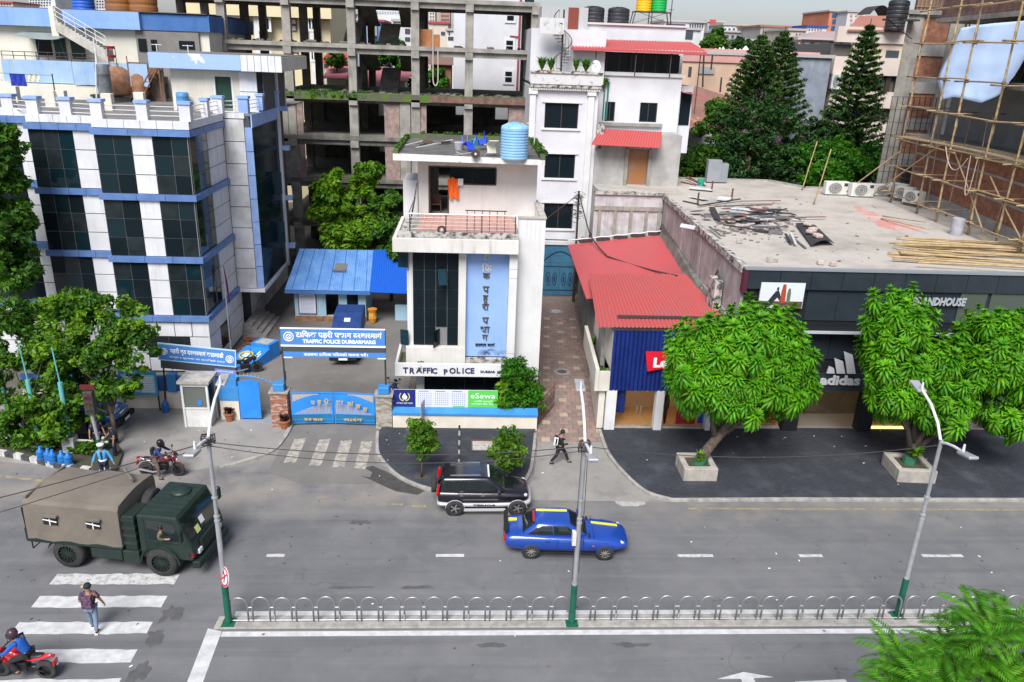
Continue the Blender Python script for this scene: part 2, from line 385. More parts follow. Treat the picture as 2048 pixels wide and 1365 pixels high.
def blocks(name,c1,c2,mortar,sx,sy,off=.5,rough=.85,speck=.0):
 m=bpy.data.materials.new(name); m.use_nodes=True; n=m.node_tree.nodes; l=m.node_tree.links
 b=n['Principled BSDF']; b.inputs['Roughness'].default_value=rough; b.inputs['Specular IOR Level'].default_value=.3
 ge=n.new('ShaderNodeNewGeometry'); br=n.new('ShaderNodeTexBrick'); br.offset=off
 br.inputs['Scale'].default_value=1; br.inputs['Brick Width'].default_value=sx; br.inputs['Row Height'].default_value=sy; br.inputs['Mortar Size'].default_value=.008
 br.inputs['Color1'].default_value=(*c1,1); br.inputs['Color2'].default_value=(*c2,1); br.inputs['Mortar'].default_value=(*mortar,1)
 l.new(ge.outputs['Position'],br.inputs['Vector'])
 t=n.new('ShaderNodeTexNoise'); t.inputs['Scale'].default_value=.9; t.inputs['Detail'].default_value=8; l.new(ge.outputs['Position'],t.inputs['Vector'])
 r=n.new('ShaderNodeMapRange'); r.inputs[1].default_value=.5; r.inputs[2].default_value=.8; r.inputs[4].default_value=.55; l.new(t.outputs[0],r.inputs[0])
 x=n.new('ShaderNodeMix'); x.data_type='RGBA'; l.new(r.outputs[0],x.inputs[0]); l.new(br.outputs[0],x.inputs[6]); x.inputs[7].default_value=(*[q*2.2 for q in c2],1)
 l.new(x.outputs[2],b.inputs['Base Color'])
 bp=n.new('ShaderNodeBump'); bp.inputs['Strength'].default_value=.5; bp.inputs['Distance'].default_value=.006; bp.invert=True
 l.new(br.outputs['Fac'],bp.inputs['Height']); l.new(bp.outputs[0],b.inputs['Normal'])
 MATS[name]=m; return m
m_pav=blocks('dark paving blocks',(.033,.037,.046),(.046,.05,.06),(.02,.022,.026),.2,.1)
isl=smooth(pline((752,862),(751,890),(758,915),(798,954),(868,980),(960,987),(1035,975),(1062,945),(1070,905),(1074,866),z=.12))
kerb('kerb',isl,w=.15,h=.125,side=1)
ii=[]
for i in range(len(isl)):
 t=(isl[min(i+1,len(isl)-1)]-isl[max(i-1,0)]).normalized(); q=isl[i]+Vector((-t.y,t.x))*.15; ii.append((q.x,q.y,.115))
ii+=[(3.4,34.45,.115),(-4.1,34.45,.115)]
pv=flat('pavement',ii,m_pav,.115)
rp=smooth(pline((1196,858),(1203,880),(1215,908),(1246,946),(1290,983),(1345,1000),z=.12))+[Vector((14,28.0)),Vector((45,28.1))]
kerb('kerb',rp,w=.16,h=.125,side=1)
ii=[]
for i in range(len(rp)):
 t=(rp[min(i+1,len(rp)-1)]-rp[max(i-1,0)]).normalized(); q=rp[i]+Vector((-t.y,t.x))*.16; ii.append((q.x,q.y,.116))
pv2=flat('pavement',ii+[(45,36.5,.116),(6.6,36.5,.116)],m_pav,.116)
m_lid=M('drain lid',(.45,.42,.38),(.3,.28,.25),scale=4,rough=.95)
m_rust=M('rusty iron',(.16,.075,.04),(.09,.05,.035),scale=8,rough=.9)
dl=thing('drain_lid','pale concrete drain lid in a rusty frame, let into the island pavement','drain lid',(0,0,.116))
MB().box(.27,1.2,32.08,32.95,.0,.012).build('lid',m_lid,dl)
fr=MB(); fr.box(.2,1.27,32.96,33.06,0,.03); fr.box(.2,.265,32.0,32.955,0,.03); fr.box(1.205,1.27,32.0,32.955,0,.03); fr.build('frame',m_rust,dl)
flat('forecourt',[(3.55,34.2,.008),(3.2,31.5,.008),(2.9,29.6,.008),(2.2,28.3,.008),(2.6,28.0,.008),(9.2,27.9,.008),(8.6,28.2,.008),(7.7,28.8,.008),(6.95,30.2,.008),(6.55,32,.008),(6.6,34.2,.008)],m_apron,.008)
bed=flat('alley',[(3.3,33.4,.01),(6.75,33.4,.01),(6.9,40,.01),(8.6,60,.01),(5.9,60,.01),(3.5,36,.01)],M('paver joint sand',(.17,.13,.105),(.11,.09,.075),scale=3,rough=1),.01)
mp_red=[M('paver rose',(.30,.20,.17),(.225,.165,.145),scale=3,rough=.9,speck=.35,spcol=(.1,.08,.07)),M('paver brown',(.245,.175,.15),(.19,.145,.125),scale=3,rough=.9,speck=.3),M('paver grey',(.24,.2,.18),(.17,.15,.135),scale=3,rough=.9)]
mp_yel=M('paver buff',(.42,.33,.24),(.33,.26,.2),scale=4,rough=.9,speck=.3)
def alley_x(y):return 3.42+(y-34)*.092,6.62+(y-34)*.058
y=33.2; row=0
rnd=random.Random(3); npv=0; rest=MB()
while y<56.5:
 xl,xr=alley_x(y); x=xl+(0 if row%2 else-.22); k=0
 while x<xr-.08:
  a,b_=max(x,xl)+.012,min(x+.45,xr)-.012
  if b_-a>.08:
   yel=((k+(row%4)//2*2)%4==1) and row%2==0
   mm=mp_yel if yel and rnd.random()<.85 else rnd.choice(mp_red[:2] if rnd.random()<.85 else mp_red)
   npv+=1
   if npv>295:rest.box(a,b_,y+.012,y+.438,.011,.034)
   else:piece('paver',mm,bed,a,b_,y+.012,y+.438,.008,.034+rnd.uniform(-.004,.006),rot=(0,0,rnd.uniform(-.006,.006)))
  x+=.45; k+=1
 y+=.45; row+=1
rest.build('far_pavers',mp_red[1],bed)['kind']='stuff'
for px,py,mt in((1124,744,m_lid),(1112,623,m_lid)):
 c=G(px,py,.04); mh=thing('manhole_cover','round iron manhole cover in the brick alley' if py>700 else 'pale drain cover near the far end of the alley','manhole cover',(c.x,c.y,.035))
 MB().lathe([(.48,0),(.48,.012),(.3,.02)],24).build('collar',m_kerb,mh); MB().lathe([(.29,.0),(.29,.024),(.0,.026)],20).build('lid',m_dark if py>700 else m_lid,mh)
m_kw=M('kerb white',(.55,.54,.51),(.36,.35,.33),scale=4,rough=.9,streak=.5); m_kd=M('kerb black',(.035,.036,.04),(.07,.07,.07),scale=4,rough=.9)
kp=smooth(pline((-60,905),(0,913),(60,925),(120,939),(190,949),(230,951)),10)
L=[0]
for i in range(1,len(kp)):L.append(L[-1]+(kp[i]-kp[i-1]).length)
def at_len(d):
 for i in range(1,len(kp)):
  if L[i]>=d:return kp[i-1].lerp(kp[i],(d-L[i-1])/(L[i]-L[i-1]))
 return kp[-1]
lk=thing('painted_kerb','black and white painted kerb round the corner planting','kerb'); k=0; d=0.0
while d<L[-1]-.4:
 a=at_len(d+.012); b_=at_len(d+.43); t=(b_-a); c=(a+b_)/2
 nrm=Vector((-t.y,t.x)).normalized()*.1
 if k%2==0 or k%2==1:
  o=piece('kerb_stone',m_kw if k%2 else m_kd,lk,c.x+nrm.x-t.length/2,c.x+nrm.x+t.length/2,c.y+nrm.y-.1,c.y+nrm.y+.1,-.02,.24,rot=(0,0,math.atan2(t.y,t.x)))
 d+=.445; k+=1
bedp=[(p.x,p.y+.18,.14) for p in kp]+[(-15.3,31.6,.14),(-16.5,33.2,.14),(-30,34.6,.14),(-30,32,.14)]
flat('planting_bed',bedp,M('planting soil',(.075,.06,.045),(.04,.05,.025),scale=3,rough=1),.14)
# ==== police headquarters (left)
m_glass=M('dark tinted glass',(.008,.014,.018),rough=.07,spec=.4)
m_glassb=M('blue tinted glass',(.008,.03,.045),rough=.06,spec=.6)
for g_ in(m_glass,m_glassb):g_.node_tree.nodes['Principled BSDF'].inputs['IOR'].default_value=1.28
m_mull=M('grey mullion',(.19,.19,.19),rough=.5)
m_joint=M('panel joint',(.10,.10,.105),rough=.9)
m_pan=M('white cladding',(.68,.685,.70),(.59,.595,.61),scale=.6,rough=.45,streak=.75,scol=(.22,.205,.19),sscale=.8,spec=.4)
m_pan2=M('stained cladding',(.60,.60,.61),(.42,.415,.40),scale=.8,rough=.5,streak=.85,scol=(.17,.155,.14),sscale=.9)
m_blue=M('blue cladding',(.085,.16,.36),(.12,.22,.46),scale=1.2,rough=.45,streak=.4,scol=(.06,.08,.12))
m_blue2=M('pale blue cladding',(.30,.44,.75),(.24,.36,.64),scale=1.2,rough=.5,streak=.4,scol=(.12,.15,.2))
m_roof=M('grey roof screed',(.20,.19,.18),(.12,.115,.11),scale=.7,rough=.95,speck=.4,spcol=(.06,.06,.055))
m_plw=M('cream plaster',(.66,.63,.54),(.56,.53,.44),scale=.7,rough=.9,streak=.5,scol=(.3,.26,.2))
m_steelw=M('white painted rail',(.6,.6,.6),rough=.5)
m_iron=M('dark iron',(.035,.033,.032),(.06,.045,.04),scale=6,rough=.7)
m_rusty=M('rusted steel',(.20,.085,.04),(.30,.17,.10),scale=2.5,rough=.85,streak=.9,scol=(.07,.035,.02),sscale=1.5)
m_glass2=M('glass over blinds',(.022,.03,.034),(.012,.018,.02),scale=1.5,rough=.1,spec=.4); m_glass3=M('teal dark glass',(.006,.02,.026),rough=.05,spec=.5); rq=random.Random(6)
def pick():return rq.choice((m_glass,m_glass,m_glass2,m_glass3))
HQ=thing('police_headquarters','white panelled police building with blue bands and dark glass bays','building',(-14.2,41,0),world=True)
FZ=(0.15,3.22,6.5,9.79,13.03)
MB().prism([(-32,42.6),(-22.32,42.6),(-22.32,41.65),(-18.9,41.65),(-18.9,41.12),(-14.32,41.12),(-14.32,46.82),(-13.0,46.82),(-12.75,47.0),(-12.75,53.4),(-14.3,53.4),(-14.3,62),(-32,62)],3.1,13.3).build('wall',m_joint,HQ)
MB().prism([(-32,42.62),(-22.34,42.62),(-22.34,41.67),(-18.92,41.67),(-18.92,41.14),(-14.34,41.14),(-14.34,47.6),(-15.8,47.6),(-15.8,49.5),(-14.34,49.5),(-14.34,62),(-32,62)],0,3.1).build('wall',m_joint,HQ)
def pgrid_front(x0,x1,y,z0,z1,nx,nz,mat,name,gap=.022,t=.08):
 for i in range(nx):
  for j in range(nz):
   a=x0+(x1-x0)*i/nx; b=x0+(x1-x0)*(i+1)/nx; c=z0+(z1-z0)*j/nz; d=z0+(z1-z0)*(j+1)/nz
   piece(name,mat or pick(),HQ,a+gap,b-gap,y,y+t,c+gap,d-gap)
def pgrid_side(x,y0,y1,z0,z1,ny,nz,mat,name,gap=.022,t=.08):
 for i in range(ny):
  for j in range(nz):
   a=y0+(y1-y0)*i/ny; b=y0+(y1-y0)*(i+1)/ny; c=z0+(z1-z0)*j/nz; d=z0+(z1-z0)*(j+1)/nz
   piece(name,mat or pick(),HQ,x-t,x,a+gap,b-gap,c+gap,d-gap)
mulls=MB()
def win_front(x0,x1,y,z0,z1,nx,nz,g=None):
 mulls.box(x0,x1,y+.06,y+.1,z0,z1); pgrid_front(x0,x1,y+.03,z0,z1,nx,nz,g,'pane',.016,.03)
def win_side(x,y0,y1,z0,z1,ny,nz,g=None):
 mulls.box(x-.1,x-.06,y0,y1,z0,z1); pgrid_side(x-.03,y0,y1,z0,z1,ny,nz,g,'pane',.016,.03)
for k in range(1,4):
 zb,zt=FZ[k]+.16,FZ[k+1]-.16
 win_front(-18.85,-17.05,41,zb,zt,2,3); pgrid_front(-17.05,-16.0,41.0,zb,zt,1,3,m_pan,'panel')
 win_front(-16.0,-14.2,41,zb,zt,2,3); win_side(-14.2,41.02,43.85,zb,zt,2,3)
 pgrid_side(-14.2,43.85,46.75,zb,zt,2,3,m_pan,'panel')
 pgrid_front(-20.1,-18.9,41.5,zb+.12,zt+.12,1,3,m_pan,'panel'); win_front(-22.3,-20.1,41.5,zb+.12,zt+.12,3,3)
 pgrid_front(-23.35,-22.34,42.45,zb+.3,zt+.3,1,3,m_pan,'panel'); win_front(-26.4,-23.35,42.45,zb+.3,zt+.3,3,3); pgrid_front(-27.5,-26.4,42.45,zb+.3,zt+.3,1,3,m_pan,'panel')
for k in range(1,5):
 z=FZ[k]
 for x0,x1 in((-18.98,-17.1),(-17.1,-15.65),(-15.65,-14.08)):piece('band',m_blue,HQ,x0+.01,x1-.01,40.86,41.3,z-.16,z+.15)
 for y0,y1 in((40.86,43),(43,45),(45,46.8)):piece('band',m_blue,HQ,-14.3,-14.06+.003,y0+.45 if y0<41 else y0+.01,y1-.01,z-.163,z+.147)
 for i in range(4):piece('band',m_blue,HQ,-22.4+.86*i+.01,-22.4+.86*(i+1)-.01,41.36,41.7,z-.04,z+.27)
 for i in range(4):piece('band',m_blue,HQ,-27.4+1.25*i+.01,-27.4+1.25*(i+1)-.01,42.3,42.7,z+.14,z+.45)
pgrid_front(-18.85,-14.2,41.02,2.15,3.03,5,1,m_pan,'panel'); pgrid_front(-15.3,-14.2,41.02,.2,2.13,1,2,m_pan,'panel')
win_front(-17.6,-15.3,41.02,.9,2.13,2,1); pgrid_front(-18.85,-17.6,41.02,.2,2.13,1,2,m_pan,'panel'); pgrid_front(-17.6,-15.3,41.02,.1,.88,2,1,m_pan,'panel')
pgrid_front(-22.3,-18.9,41.52,.2,3.1,4,3,m_pan,'panel'); pgrid_front(-27.5,-22.34,42.5,.2,3.3,5,3,m_pan,'panel')
pgrid_side(-14.21,41.02,47.5,2.1,3.04,6,1,m_pan,'panel'); win_side(-14.21,42.9,44.7,.65,2.08,1,2)
pgrid_side(-14.21,41.02,42.9,.12,2.08,2,2,m_pan,'panel'); pgrid_side(-14.21,44.7,47.5,.12,2.08,2,2,m_pan,'panel'); pgrid_side(-14.21,42.9,44.7,.1,.63,2,1,m_pan,'panel')
pgrid_side(-14.21,49.55,60,.12,2.9,7,3,m_pan2,'panel'); win_side(-14.19,53.2,54.6,1.4,2.7,1,1)
pgrid_front(-14.2,-13.0,46.74,3.25,13.3,1,8,m_pan2,'panel')
ch=MB()
for j in range(7):
 z0=3.25+9.6*j/7; z1=3.25+9.6*(j+1)/7
 ch.hexa([(-12.98,46.73,z0+.02),(-12.62,46.92,z0+.02),(-12.7,47.0,z0+.02),(-13.0,46.83,z0+.02),(-12.98,46.73,z1-.02),(-12.62,46.92,z1-.02),(-12.7,47.0,z1-.02),(-13.0,46.83,z1-.02)])
ch.build('chamfer',m_blue2,HQ)
m_flank=M('flank glass',(.006,.012,.018),(.01,.03,.04),scale=.6,rough=.12,spec=.3); m_flank.node_tree.nodes['Principled BSDF'].inputs['IOR'].default_value=1.12
win_side(-12.62,46.95,53.2,3.3,12.75,3,6,m_flank)
for z0 in(5.1,8.3):piece('open_sash',m_glassb,HQ,-12.6,-12.15,51.2,51.24,z0,z0+1.4,rot=(0,0,R_(12)))
MB().box(-12.66,-12.5,53.22,53.5,3.0,15.8).build('corner_trim',m_pan,HQ)
MB().box(-14.25,-12.55,46.7,53.3,3.02,3.24).build('soffit',m_pan,HQ)
pgrid_side(-12.6,46.95,53.2,12.8,13.55,6,1,m_blue2,'panel')
for z in(4.3,7.6,10.9,13.4):piece('sill_end',m_blue2,HQ,-12.6,-12.05,53.3,53.8,z-.1,z+.18)
mulls.build('window_frame',m_mull,HQ)
MB().prism([(-32,43.4),(-22.2,43.2),(-22.2,42.4),(-18.7,42.3),(-18.7,41.3),(-14.35,41.3),(-14.35,46.9),(-12.8,46.95),(-12.8,50.4),(-12.7,61.9),(-32,61.9)],13.31,13.38).build('roof',m_roof,HQ)
pgrid_front(-18.9,-14.12,41.0,13.2,13.62,6,1,m_pan,'parapet_panel',.012,.2)
pgrid_side(-14.12,41.21,46.75,13.2,13.62,6,1,m_pan,'parapet_panel',.012,.2); pgrid_front(-14.1,-12.95,46.75,13.32,13.64,1,1,m_pan,'parapet_panel',.012,.2)
pgrid_front(-22.3,-18.92,41.5,13.32,13.72,5,1,m_pan,'parapet_panel',.012,.2); pgrid_front(-27.5,-22.32,42.45,13.5,13.9,5,1,m_pan,'parapet_panel',.012,.2)
piers=[(-23.6,42.6),(-21.9,41.65),(-20.3,41.65),(-18.6,41.2),(-16.4,41.2),(-14.3,41.2),(-14.3,44.2),(-14.3,46.5),(-13.0,46.95),(-12.75,49.6),(-12.75,53)]
for i,(x,y) in enumerate(piers):
 w=.27 if i not in(6,9) else .18
 o=MB().box(x-w,x+w,y-.12,y+.3,13.6,14.42).build('pier',m_pan if i<8 else m_blue2,HQ)
 MB().box(x-w-.06,x+w+.06,y-.18,y+.36,14.42,14.56).build('cap',m_blue2,o)
rl=MB()
for(x0,y0),(x1,y1) in zip(piers[:-1],piers[1:]):
 for z in(13.83,14.05,14.27):rl.cyl((x0,y0+.1,z),(x1,y1+.1,z),.022,n=6)
rl.build('roof_railing',m_steelw,HQ)
for px,py in((105,215),(125,215),(218,222),(282,218),(30,205)):
 c=G(px,py,13.38); MB().box(c.x-.3,c.x+.3,c.y-.2,c.y+.25,13.37,14.35).build('inner_pier',m_plw,HQ,bevel=.03)
SH=thing('stair_house','cream stair house with peeling blue fascia on the white police roof','roof house',(-16,50.3,13.37),world=True)
MB().wall(-18.1,-14.05,13.38,15.85,[(-15.55,-14.5,13.45,15.45)],50.3,.25).build('wall',m_plw,SH)
MB().box(-18.1,-17.86,50.56,56,13.38,15.85).box(-18.1,-12.6,55.8,56,13.38,15.85).build('wall',m_plw,SH)
MB().box(-15.5,-14.55,50.42,50.48,13.45,15.42).build('door',M('dark green door',(.012,.045,.03),rough=.5),SH)
df=MB(); df.box(-15.62,-15.5,50.27,50.5,13.38,15.5).box(-14.55,-14.43,50.27,50.5,13.38,15.5).box(-15.5,-14.55,50.27,50.5,15.43,15.5); df.build('door_frame',m_pan,SH)
for j in range(2):
 piece('panel',m_pan,SH,-14.03,-13.0,50.2,50.28,13.4+1.2*j+.02,14.6+1.2*j-.02)
MB().box(-14.04,-12.62,50.29,55.7,13.38,15.82).build('wall',m_joint,SH)
for j in range(2):
 piece('pane',m_glass,SH,-12.97,-12.68,50.2,50.28,13.45+1.2*j,14.6+1.2*j)
m_peel=M('peeling blue paint',(.31,.44,.74),(.72,.72,.70),scale=.9,mixlo=.60,mixhi=.63,rough=.8,streak=.3)
MB().box(-19.0,-13.7,49.55,57,15.83,16.68).build('fascia',m_peel,SH)
for i in range(6):piece('fascia_panel',m_pan,SH,-13.68+.4*i+.012,-13.68+.4*(i+1)-.012,49.5,49.7,15.8,16.7)
MB().box(-13.69,-11.3,49.71,57,15.85,16.66).build('slab',m_plw,SH); MB().box(-18.9,-11.4,49.75,56.9,16.67,16.72).build('roof',m_roof,SH)
for s_ in(-18.6,-16.8):MB().cyl((s_,50,16.7),(s_,50,17.15),.03).cyl((s_-.3,50,17.1),(s_+.3,50,17.1),.02).build('pipe',m_steelw,SH)
def drum(name,label,c,r,h,mat,cat='water tank',ribs=3,group=None):
 t=thing(name,label,cat,c,group=group); prof=[(r*.96,0)]
 for i in range(ribs):
  z=h*(i+.5)/ribs; prof+=[(r,h*i/ribs+.02),(r,z-.03),(r*1.035,z),(r,z+.03)]
 prof+=[(r,h*.97),(r*.93,h)]
 MB().lathe(prof,24).build('body',mat,t,smooth=True); return t
bd=drum('water_drum','blue plastic drum against the cream stair house wall',(-17.35,49.8,13.38),.36,1.05,M('blue plastic',(.06,.21,.42),(.09,.27,.5),scale=4,rough=.5),'drum')
MB().lathe([(.3,1.0),(.34,1.06),(.30,1.1),(.1,1.1)],18).build('lid',MATS['blue plastic'],bd)
def water_tank(name,label,c,r,h,mat,group=None,ribs=9,n=28):
 t=thing(name,label,'water tank',c,group=group); prof=[(r*.98,0)]
 for i in range(ribs):
  a=h*.84*i/ribs; b=h*.84*(i+1)/ribs
  prof+=[(r*.975,a+.015),(r*1.01,a+(b-a)*.3),(r*1.01,a+(b-a)*.75),(r*.975,b-.015)]
 MB().lathe(prof,n).build('body',mat,t,smooth=False)
 MB().lathe([(r*1.0,h*.84),(r*.92,h*.89),(r*.34,h*.97),(r*.34,h*1.0),(r*.1,h*1.01)],n).build('lid',mat,t)
 tb=MB()
 for i in range(6):
  a=i*math.pi/3; tb.cyl((r*.95*math.cos(a),r*.95*math.sin(a),h*.87),(r*.4*math.cos(a),r*.4*math.sin(a),h*.965),.045,.06,6)
 tb.build('lid_ribs',mat,t); return t
m_tkblack=M('black tank plastic',(.018,.02,.024),(.035,.036,.04),scale=2,rough=.5)
c=G(240,202,13.4); tk=thing('boiler_tank','rusty brown steel tank lying on a stand on the police roof','tank',(c.x,c.y,13.38))
MB().box(-1.7,1.9,-.5,.9,.25,.4).box(-1.6,-1.4,-.4,-.2,0,.25).box(1.5,1.7,-.4,-.2,0,.25).build('stand',m_iron,tk)
MB().lathe([(1.02,.4),(1.08,.5),(1.08,1.75),(.98,2.0),(.7,2.2),(.2,2.26)],22,(-.1,.3,0)).build('body',m_rusty,tk,smooth=True)
MB().lathe([(.5,.4),(.52,.5),(.52,1.6),(.3,1.8),(.1,1.82)],16,(1.35,.2,0)).build('small_tank',m_rusty,tk,smooth=True)
ck=MB(); ck.cyl((-.3,-.2,2.1),(-.3,-.2,3.4),.025).cyl((.2,-.2,2.1),(.2,-.2,3.4),.025); ck.build('pole',m_iron,tk)
m_redp=M('red plastic',(.5,.02,.03),rough=.4)
for z in(2.75,3.3):MB().lathe([(.2,0),(.3,.18),(.27,.18),(.18,.02)],14,(-.05,-.25,z)).build('red_basin',m_redp,tk)
c=G(214,206,13.4); gt=drum('grey_boiler','tall grey dented cylinder beside the rusty roof tank',(c.x,c.y,13.38),.42,2.4,M('grey boiler steel',(.16,.18,.19),(.1,.11,.12),scale=2,rough=.5,streak=.6),'boiler',2)
MB().cyl((-.5,-.3,.2),(-.1,-.3,3.4),.05).cyl((-.15,-.3,0),(-.15,-.3,3.9),.045).build('flue_pipe',m_steelw,gt)
c=G(325,205,13.4)
st=thing('iron_stair','rusty steel stair frame leaning beside the stair house','stair',(c.x-.4,c.y,13.38))
sb=MB()
for dy in(0,.8):
 for q in((-1.5,.0,.2,2.6),(-1.1,.0,.6,2.6)):sb.tube([(q[0],dy,q[1]),(q[2],dy,q[3])],.035,5)
for i in range(8):sb.box(-1.5+.21*i,-1.25+.21*i,0,.8,.3*i+.1,.3*i+.14)
sb.tube([(-1.6,0,0),(-1.6,0,2.9)],.04,5).tube([(.4,0,0),(.4,0,2.7)],.04,5); sb.build('stair_frame',m_rusty,st)
MB().box(-2.0,.3,.9,1.1,0,2.5).build('back_sheet',M('brown sheet',(.13,.085,.06),(.2,.15,.12),scale=2,rough=.8,streak=.6),st)
c=G(30,200,13.4)
cl=thing('clothes_line','washing line with blue and white cloths on the police roof','clothes line',(c.x,c.y,13.38))
MB().cyl((-1.6,0,0),(-1.6,0,1.7),.04).cyl((2.6,0,0),(2.6,0,1.7),.04).cyl((-1.6,0,1.65),(2.6,0,1.6),.012,n=5).build('line',m_iron,cl)
for x0,x1,h,mm in((-1.2,-.6,.5,M('white cloth',(.7,.7,.68),rough=.9)),(-.1,.9,.75,M('blue cloth',(.02,.04,.35),rough=.9)),(1.0,1.8,.45,M('cream cloth',(.65,.6,.5),rough=.9))):
 b=MB(); N=8
 rr=[[(x0+(x1-x0)*i/N,.03+.05*math.sin(i*2.1+j),1.63-h*j/3) for i in range(N+1)] for j in range(4)]
 b.sweep(rr,False); b.build('cloth',mm,cl)
c=G(108,190,13.4)
ft=thing('lookout_stand','blue and brown steel lookout frame on the police roof','frame',(c.x,c.y,13.38))
fb=MB()
for x,y in((-.9,0),(.9,0),(-.9,1.4),(.9,1.4)):fb.tube([(x*1.2,y,0),(x*.9,y,2.2)],.05,5)
fb.box(-1,1,-.05,1.5,2.2,2.26); fb.build('legs',m_rusty,ft)
fb=MB()
for x,y in((-1.2,.6),(1.2,.6),(-1.2,1.8),(1.2,1.8)):fb.tube([(x*1.3,y,0),(x*.6,y,3.6)],.05,5)
for z in(1.6,2.6,3.5):fb.tube([(-1.0,.6,z),(1.0,.6,z)],.035,5).tube([(-1.0,1.8,z),(1.0,1.8,z)],.035,5)
fb.build('brace',M('blue steel',(.22,.35,.6),rough=.6),ft)
# ==== buildings behind the police headquarters
m_fasc=M('sky blue plaster',(.25,.40,.74),(.20,.34,.64),scale=.4,rough=.8,streak=.7,scol=(.08,.12,.25),sscale=.7)
m_fascd=M('deep blue plaster',(.04,.12,.33),(.06,.16,.38),scale=.5,rough=.8,streak=.5,scol=(.02,.05,.15))
m_crm=M('cream wash',(.68,.66,.57),(.58,.56,.47),scale=.5,rough=.9,streak=.4,scol=(.35,.32,.25))
BB=thing('barrack_block','cream block with a broad blue fascia and outside stair behind the police roof','building',(-26,60,0),world=True)
MB().box(-36,-18.8,60.6,72,0,18.0).build('wall',m_crm,BB)
f1=W(285,20,60).x
MB().box(-36,W(278,40,60).x,60.0,72.3,17.95,19.1).build('fascia',m_fasc,BB); MB().box(W(278,40,60).x+.01,W(415,40,60).x,60.3,72.1,17.97,19.05).build('fascia',m_fascd,BB)
MB().box(-36,-18.7,60.15,72,19.11,19.16).build('coping',M('brown coping',(.14,.09,.08),rough=.9),BB)
MB().box(W(275,100,60.4).x,W(400,100,60.4).x,60.35,60.55,13.4,17.9).build('wall',M('grey brown plaster',(.22,.21,.19),(.17,.16,.15),scale=.6,rough=.9,streak=.5),BB)
for x0,x1,y0,y1,nm in((75,99,75,110,'window'),(112,128,75,118,'door'),(145,165,75,118,'door'),(281,294,78,103,'window'),(306,315,80,102,'window'),(361,390,83,98,'window')):
 a=W(x0,y1,60.5); b=W(x1,y0,60.5); yy=60.52 if x0<270 else 60.28
 piece(nm,m_glass if nm=='window' else MATS['dark green door'],BB,a.x,b.x,yy,yy+.07,a.z,b.z)
aw=MB(); N=12; R0=[]
pA,pB=W(35,55,59.5),W(148,70,58.5)
for i in range(N+1):
 t=i/N; R0.append([(pA.x+(pB.x-pA.x)*t,60.55,17.6-0*t),(pA.x+(pB.x-pA.x)*t,58.6,17.35-.25*math.sin(t*3.1))])
aw.sweep(R0,False); aw.build('awning',M('grey green sheet',(.26,.3,.28),(.2,.23,.21),scale=1,rough=.6,streak=.5),BB)
tz=W(0,118,57.0).z
for(px0,px1,yy) in((5,145,57.0),(145,190,56.4),(190,295,56.2)):
 a,b=W(px0,140,yy),W(px1,140,yy); MB().box(a.x,b.x-.02,yy,yy+.18,tz-1.45,tz).build('parapet',M('faded blue plaster',(.26,.40,.58),(.34,.46,.60),scale=.7,rough=.85,streak=.8,scol=(.12,.15,.18)),BB)
MB().box(W(5,130,57).x,W(295,130,57).x,57.3,60.5,tz-1.4,tz-.9).build('terrace',m_roof,BB)
MB().box(W(-20,130,57).x,W(150,130,56).x+4,56.5,60.4,10,tz-1.5).build('wall',m_crm,BB)
rl=MB()
for z in(.25,.5):rl.cyl((W(5,120,57.1).x,57.1,tz+z),(W(188,120,57.1).x,57.1,tz+z),.025,n=5)
for i in range(9):x=W(5+23*i,120,57.1).x; rl.cyl((x,57.1,tz),(x,57.1,tz+.5),.025,n=5)
rl.build('railing',m_iron,BB)
p0=W(122,42,58.8); p1=W(215,103,58.0)
sb=MB(); n_=15
for i in range(n_):
 t=i/n_; x=p0.x+(p1.x-p0.x)*t; z=p0.z+(p1.z-p0.z)*t; dx=(p1.x-p0.x)/n_; dz=(p0.z-p1.z)/n_
 sb.hexa([(x,57.9,z-dz-.55),(x+dx,57.9,z-dz-.55-dz),(x+dx,58.9,z-2*dz-.55),(x,58.9,z-dz-.55),(x,57.9,z),(x+dx,57.9,z),(x+dx,58.9,z),(x,58.9,z)])
sb.build('stair',M('dirty cream concrete',(.55,.53,.47),(.4,.38,.34),scale=1.2,rough=.9,streak=.7),BB)
rb=MB()
for k in(.35,.65,.95):rb.cyl((p0.x,57.95,p0.z+k),(p1.x,57.95,p1.z+k),.025,n=5)
for i in range(6):t=i/5; rb.cyl((p0.x+(p1.x-p0.x)*t,57.95,p0.z+(p1.z-p0.z)*t),(p0.x+(p1.x-p0.x)*t,57.95,p0.z+(p1.z-p0.z)*t+.95),.025,n=5)
rb.build('stair_rail',m_steelw,BB)
MB().box(p0.x-.35,p0.x+.1,58,58.9,p0.z-1,p0.z+.9).build('newel',m_crm,BB)
m_tkblue=M('bright blue tank',(.02,.10,.50),(.03,.14,.55),scale=2,rough=.4); m_tkor=M('rust orange tank',(.28,.11,.02),(.22,.10,.05),scale=1.5,rough=.7,streak=.6)
c=W(168,17,63); water_tank('water_tank','bright blue plastic tank on the roof above the blue fascia',(c.x,63,19.1),.75,1.3,m_tkblue,ribs=5)
for px,lab in((240,'rust orange tank above the blue fascia, left of the two'),(288,'rust orange tank above the blue fascia, right of the two')):
 c=W(px,20,62.5); water_tank('water_tank',lab,(c.x,62.5,19.1),.95,2.6,m_tkor,'rusty tanks above the blue fascia',ribs=4)
c=W(268,20,62.6); water_tank('water_tank','teal tank squeezed between two rusty orange tanks',(c.x,63.4,19.1),.55,2.2,M('teal tank',(.03,.18,.2),rough=.5),ribs=6)
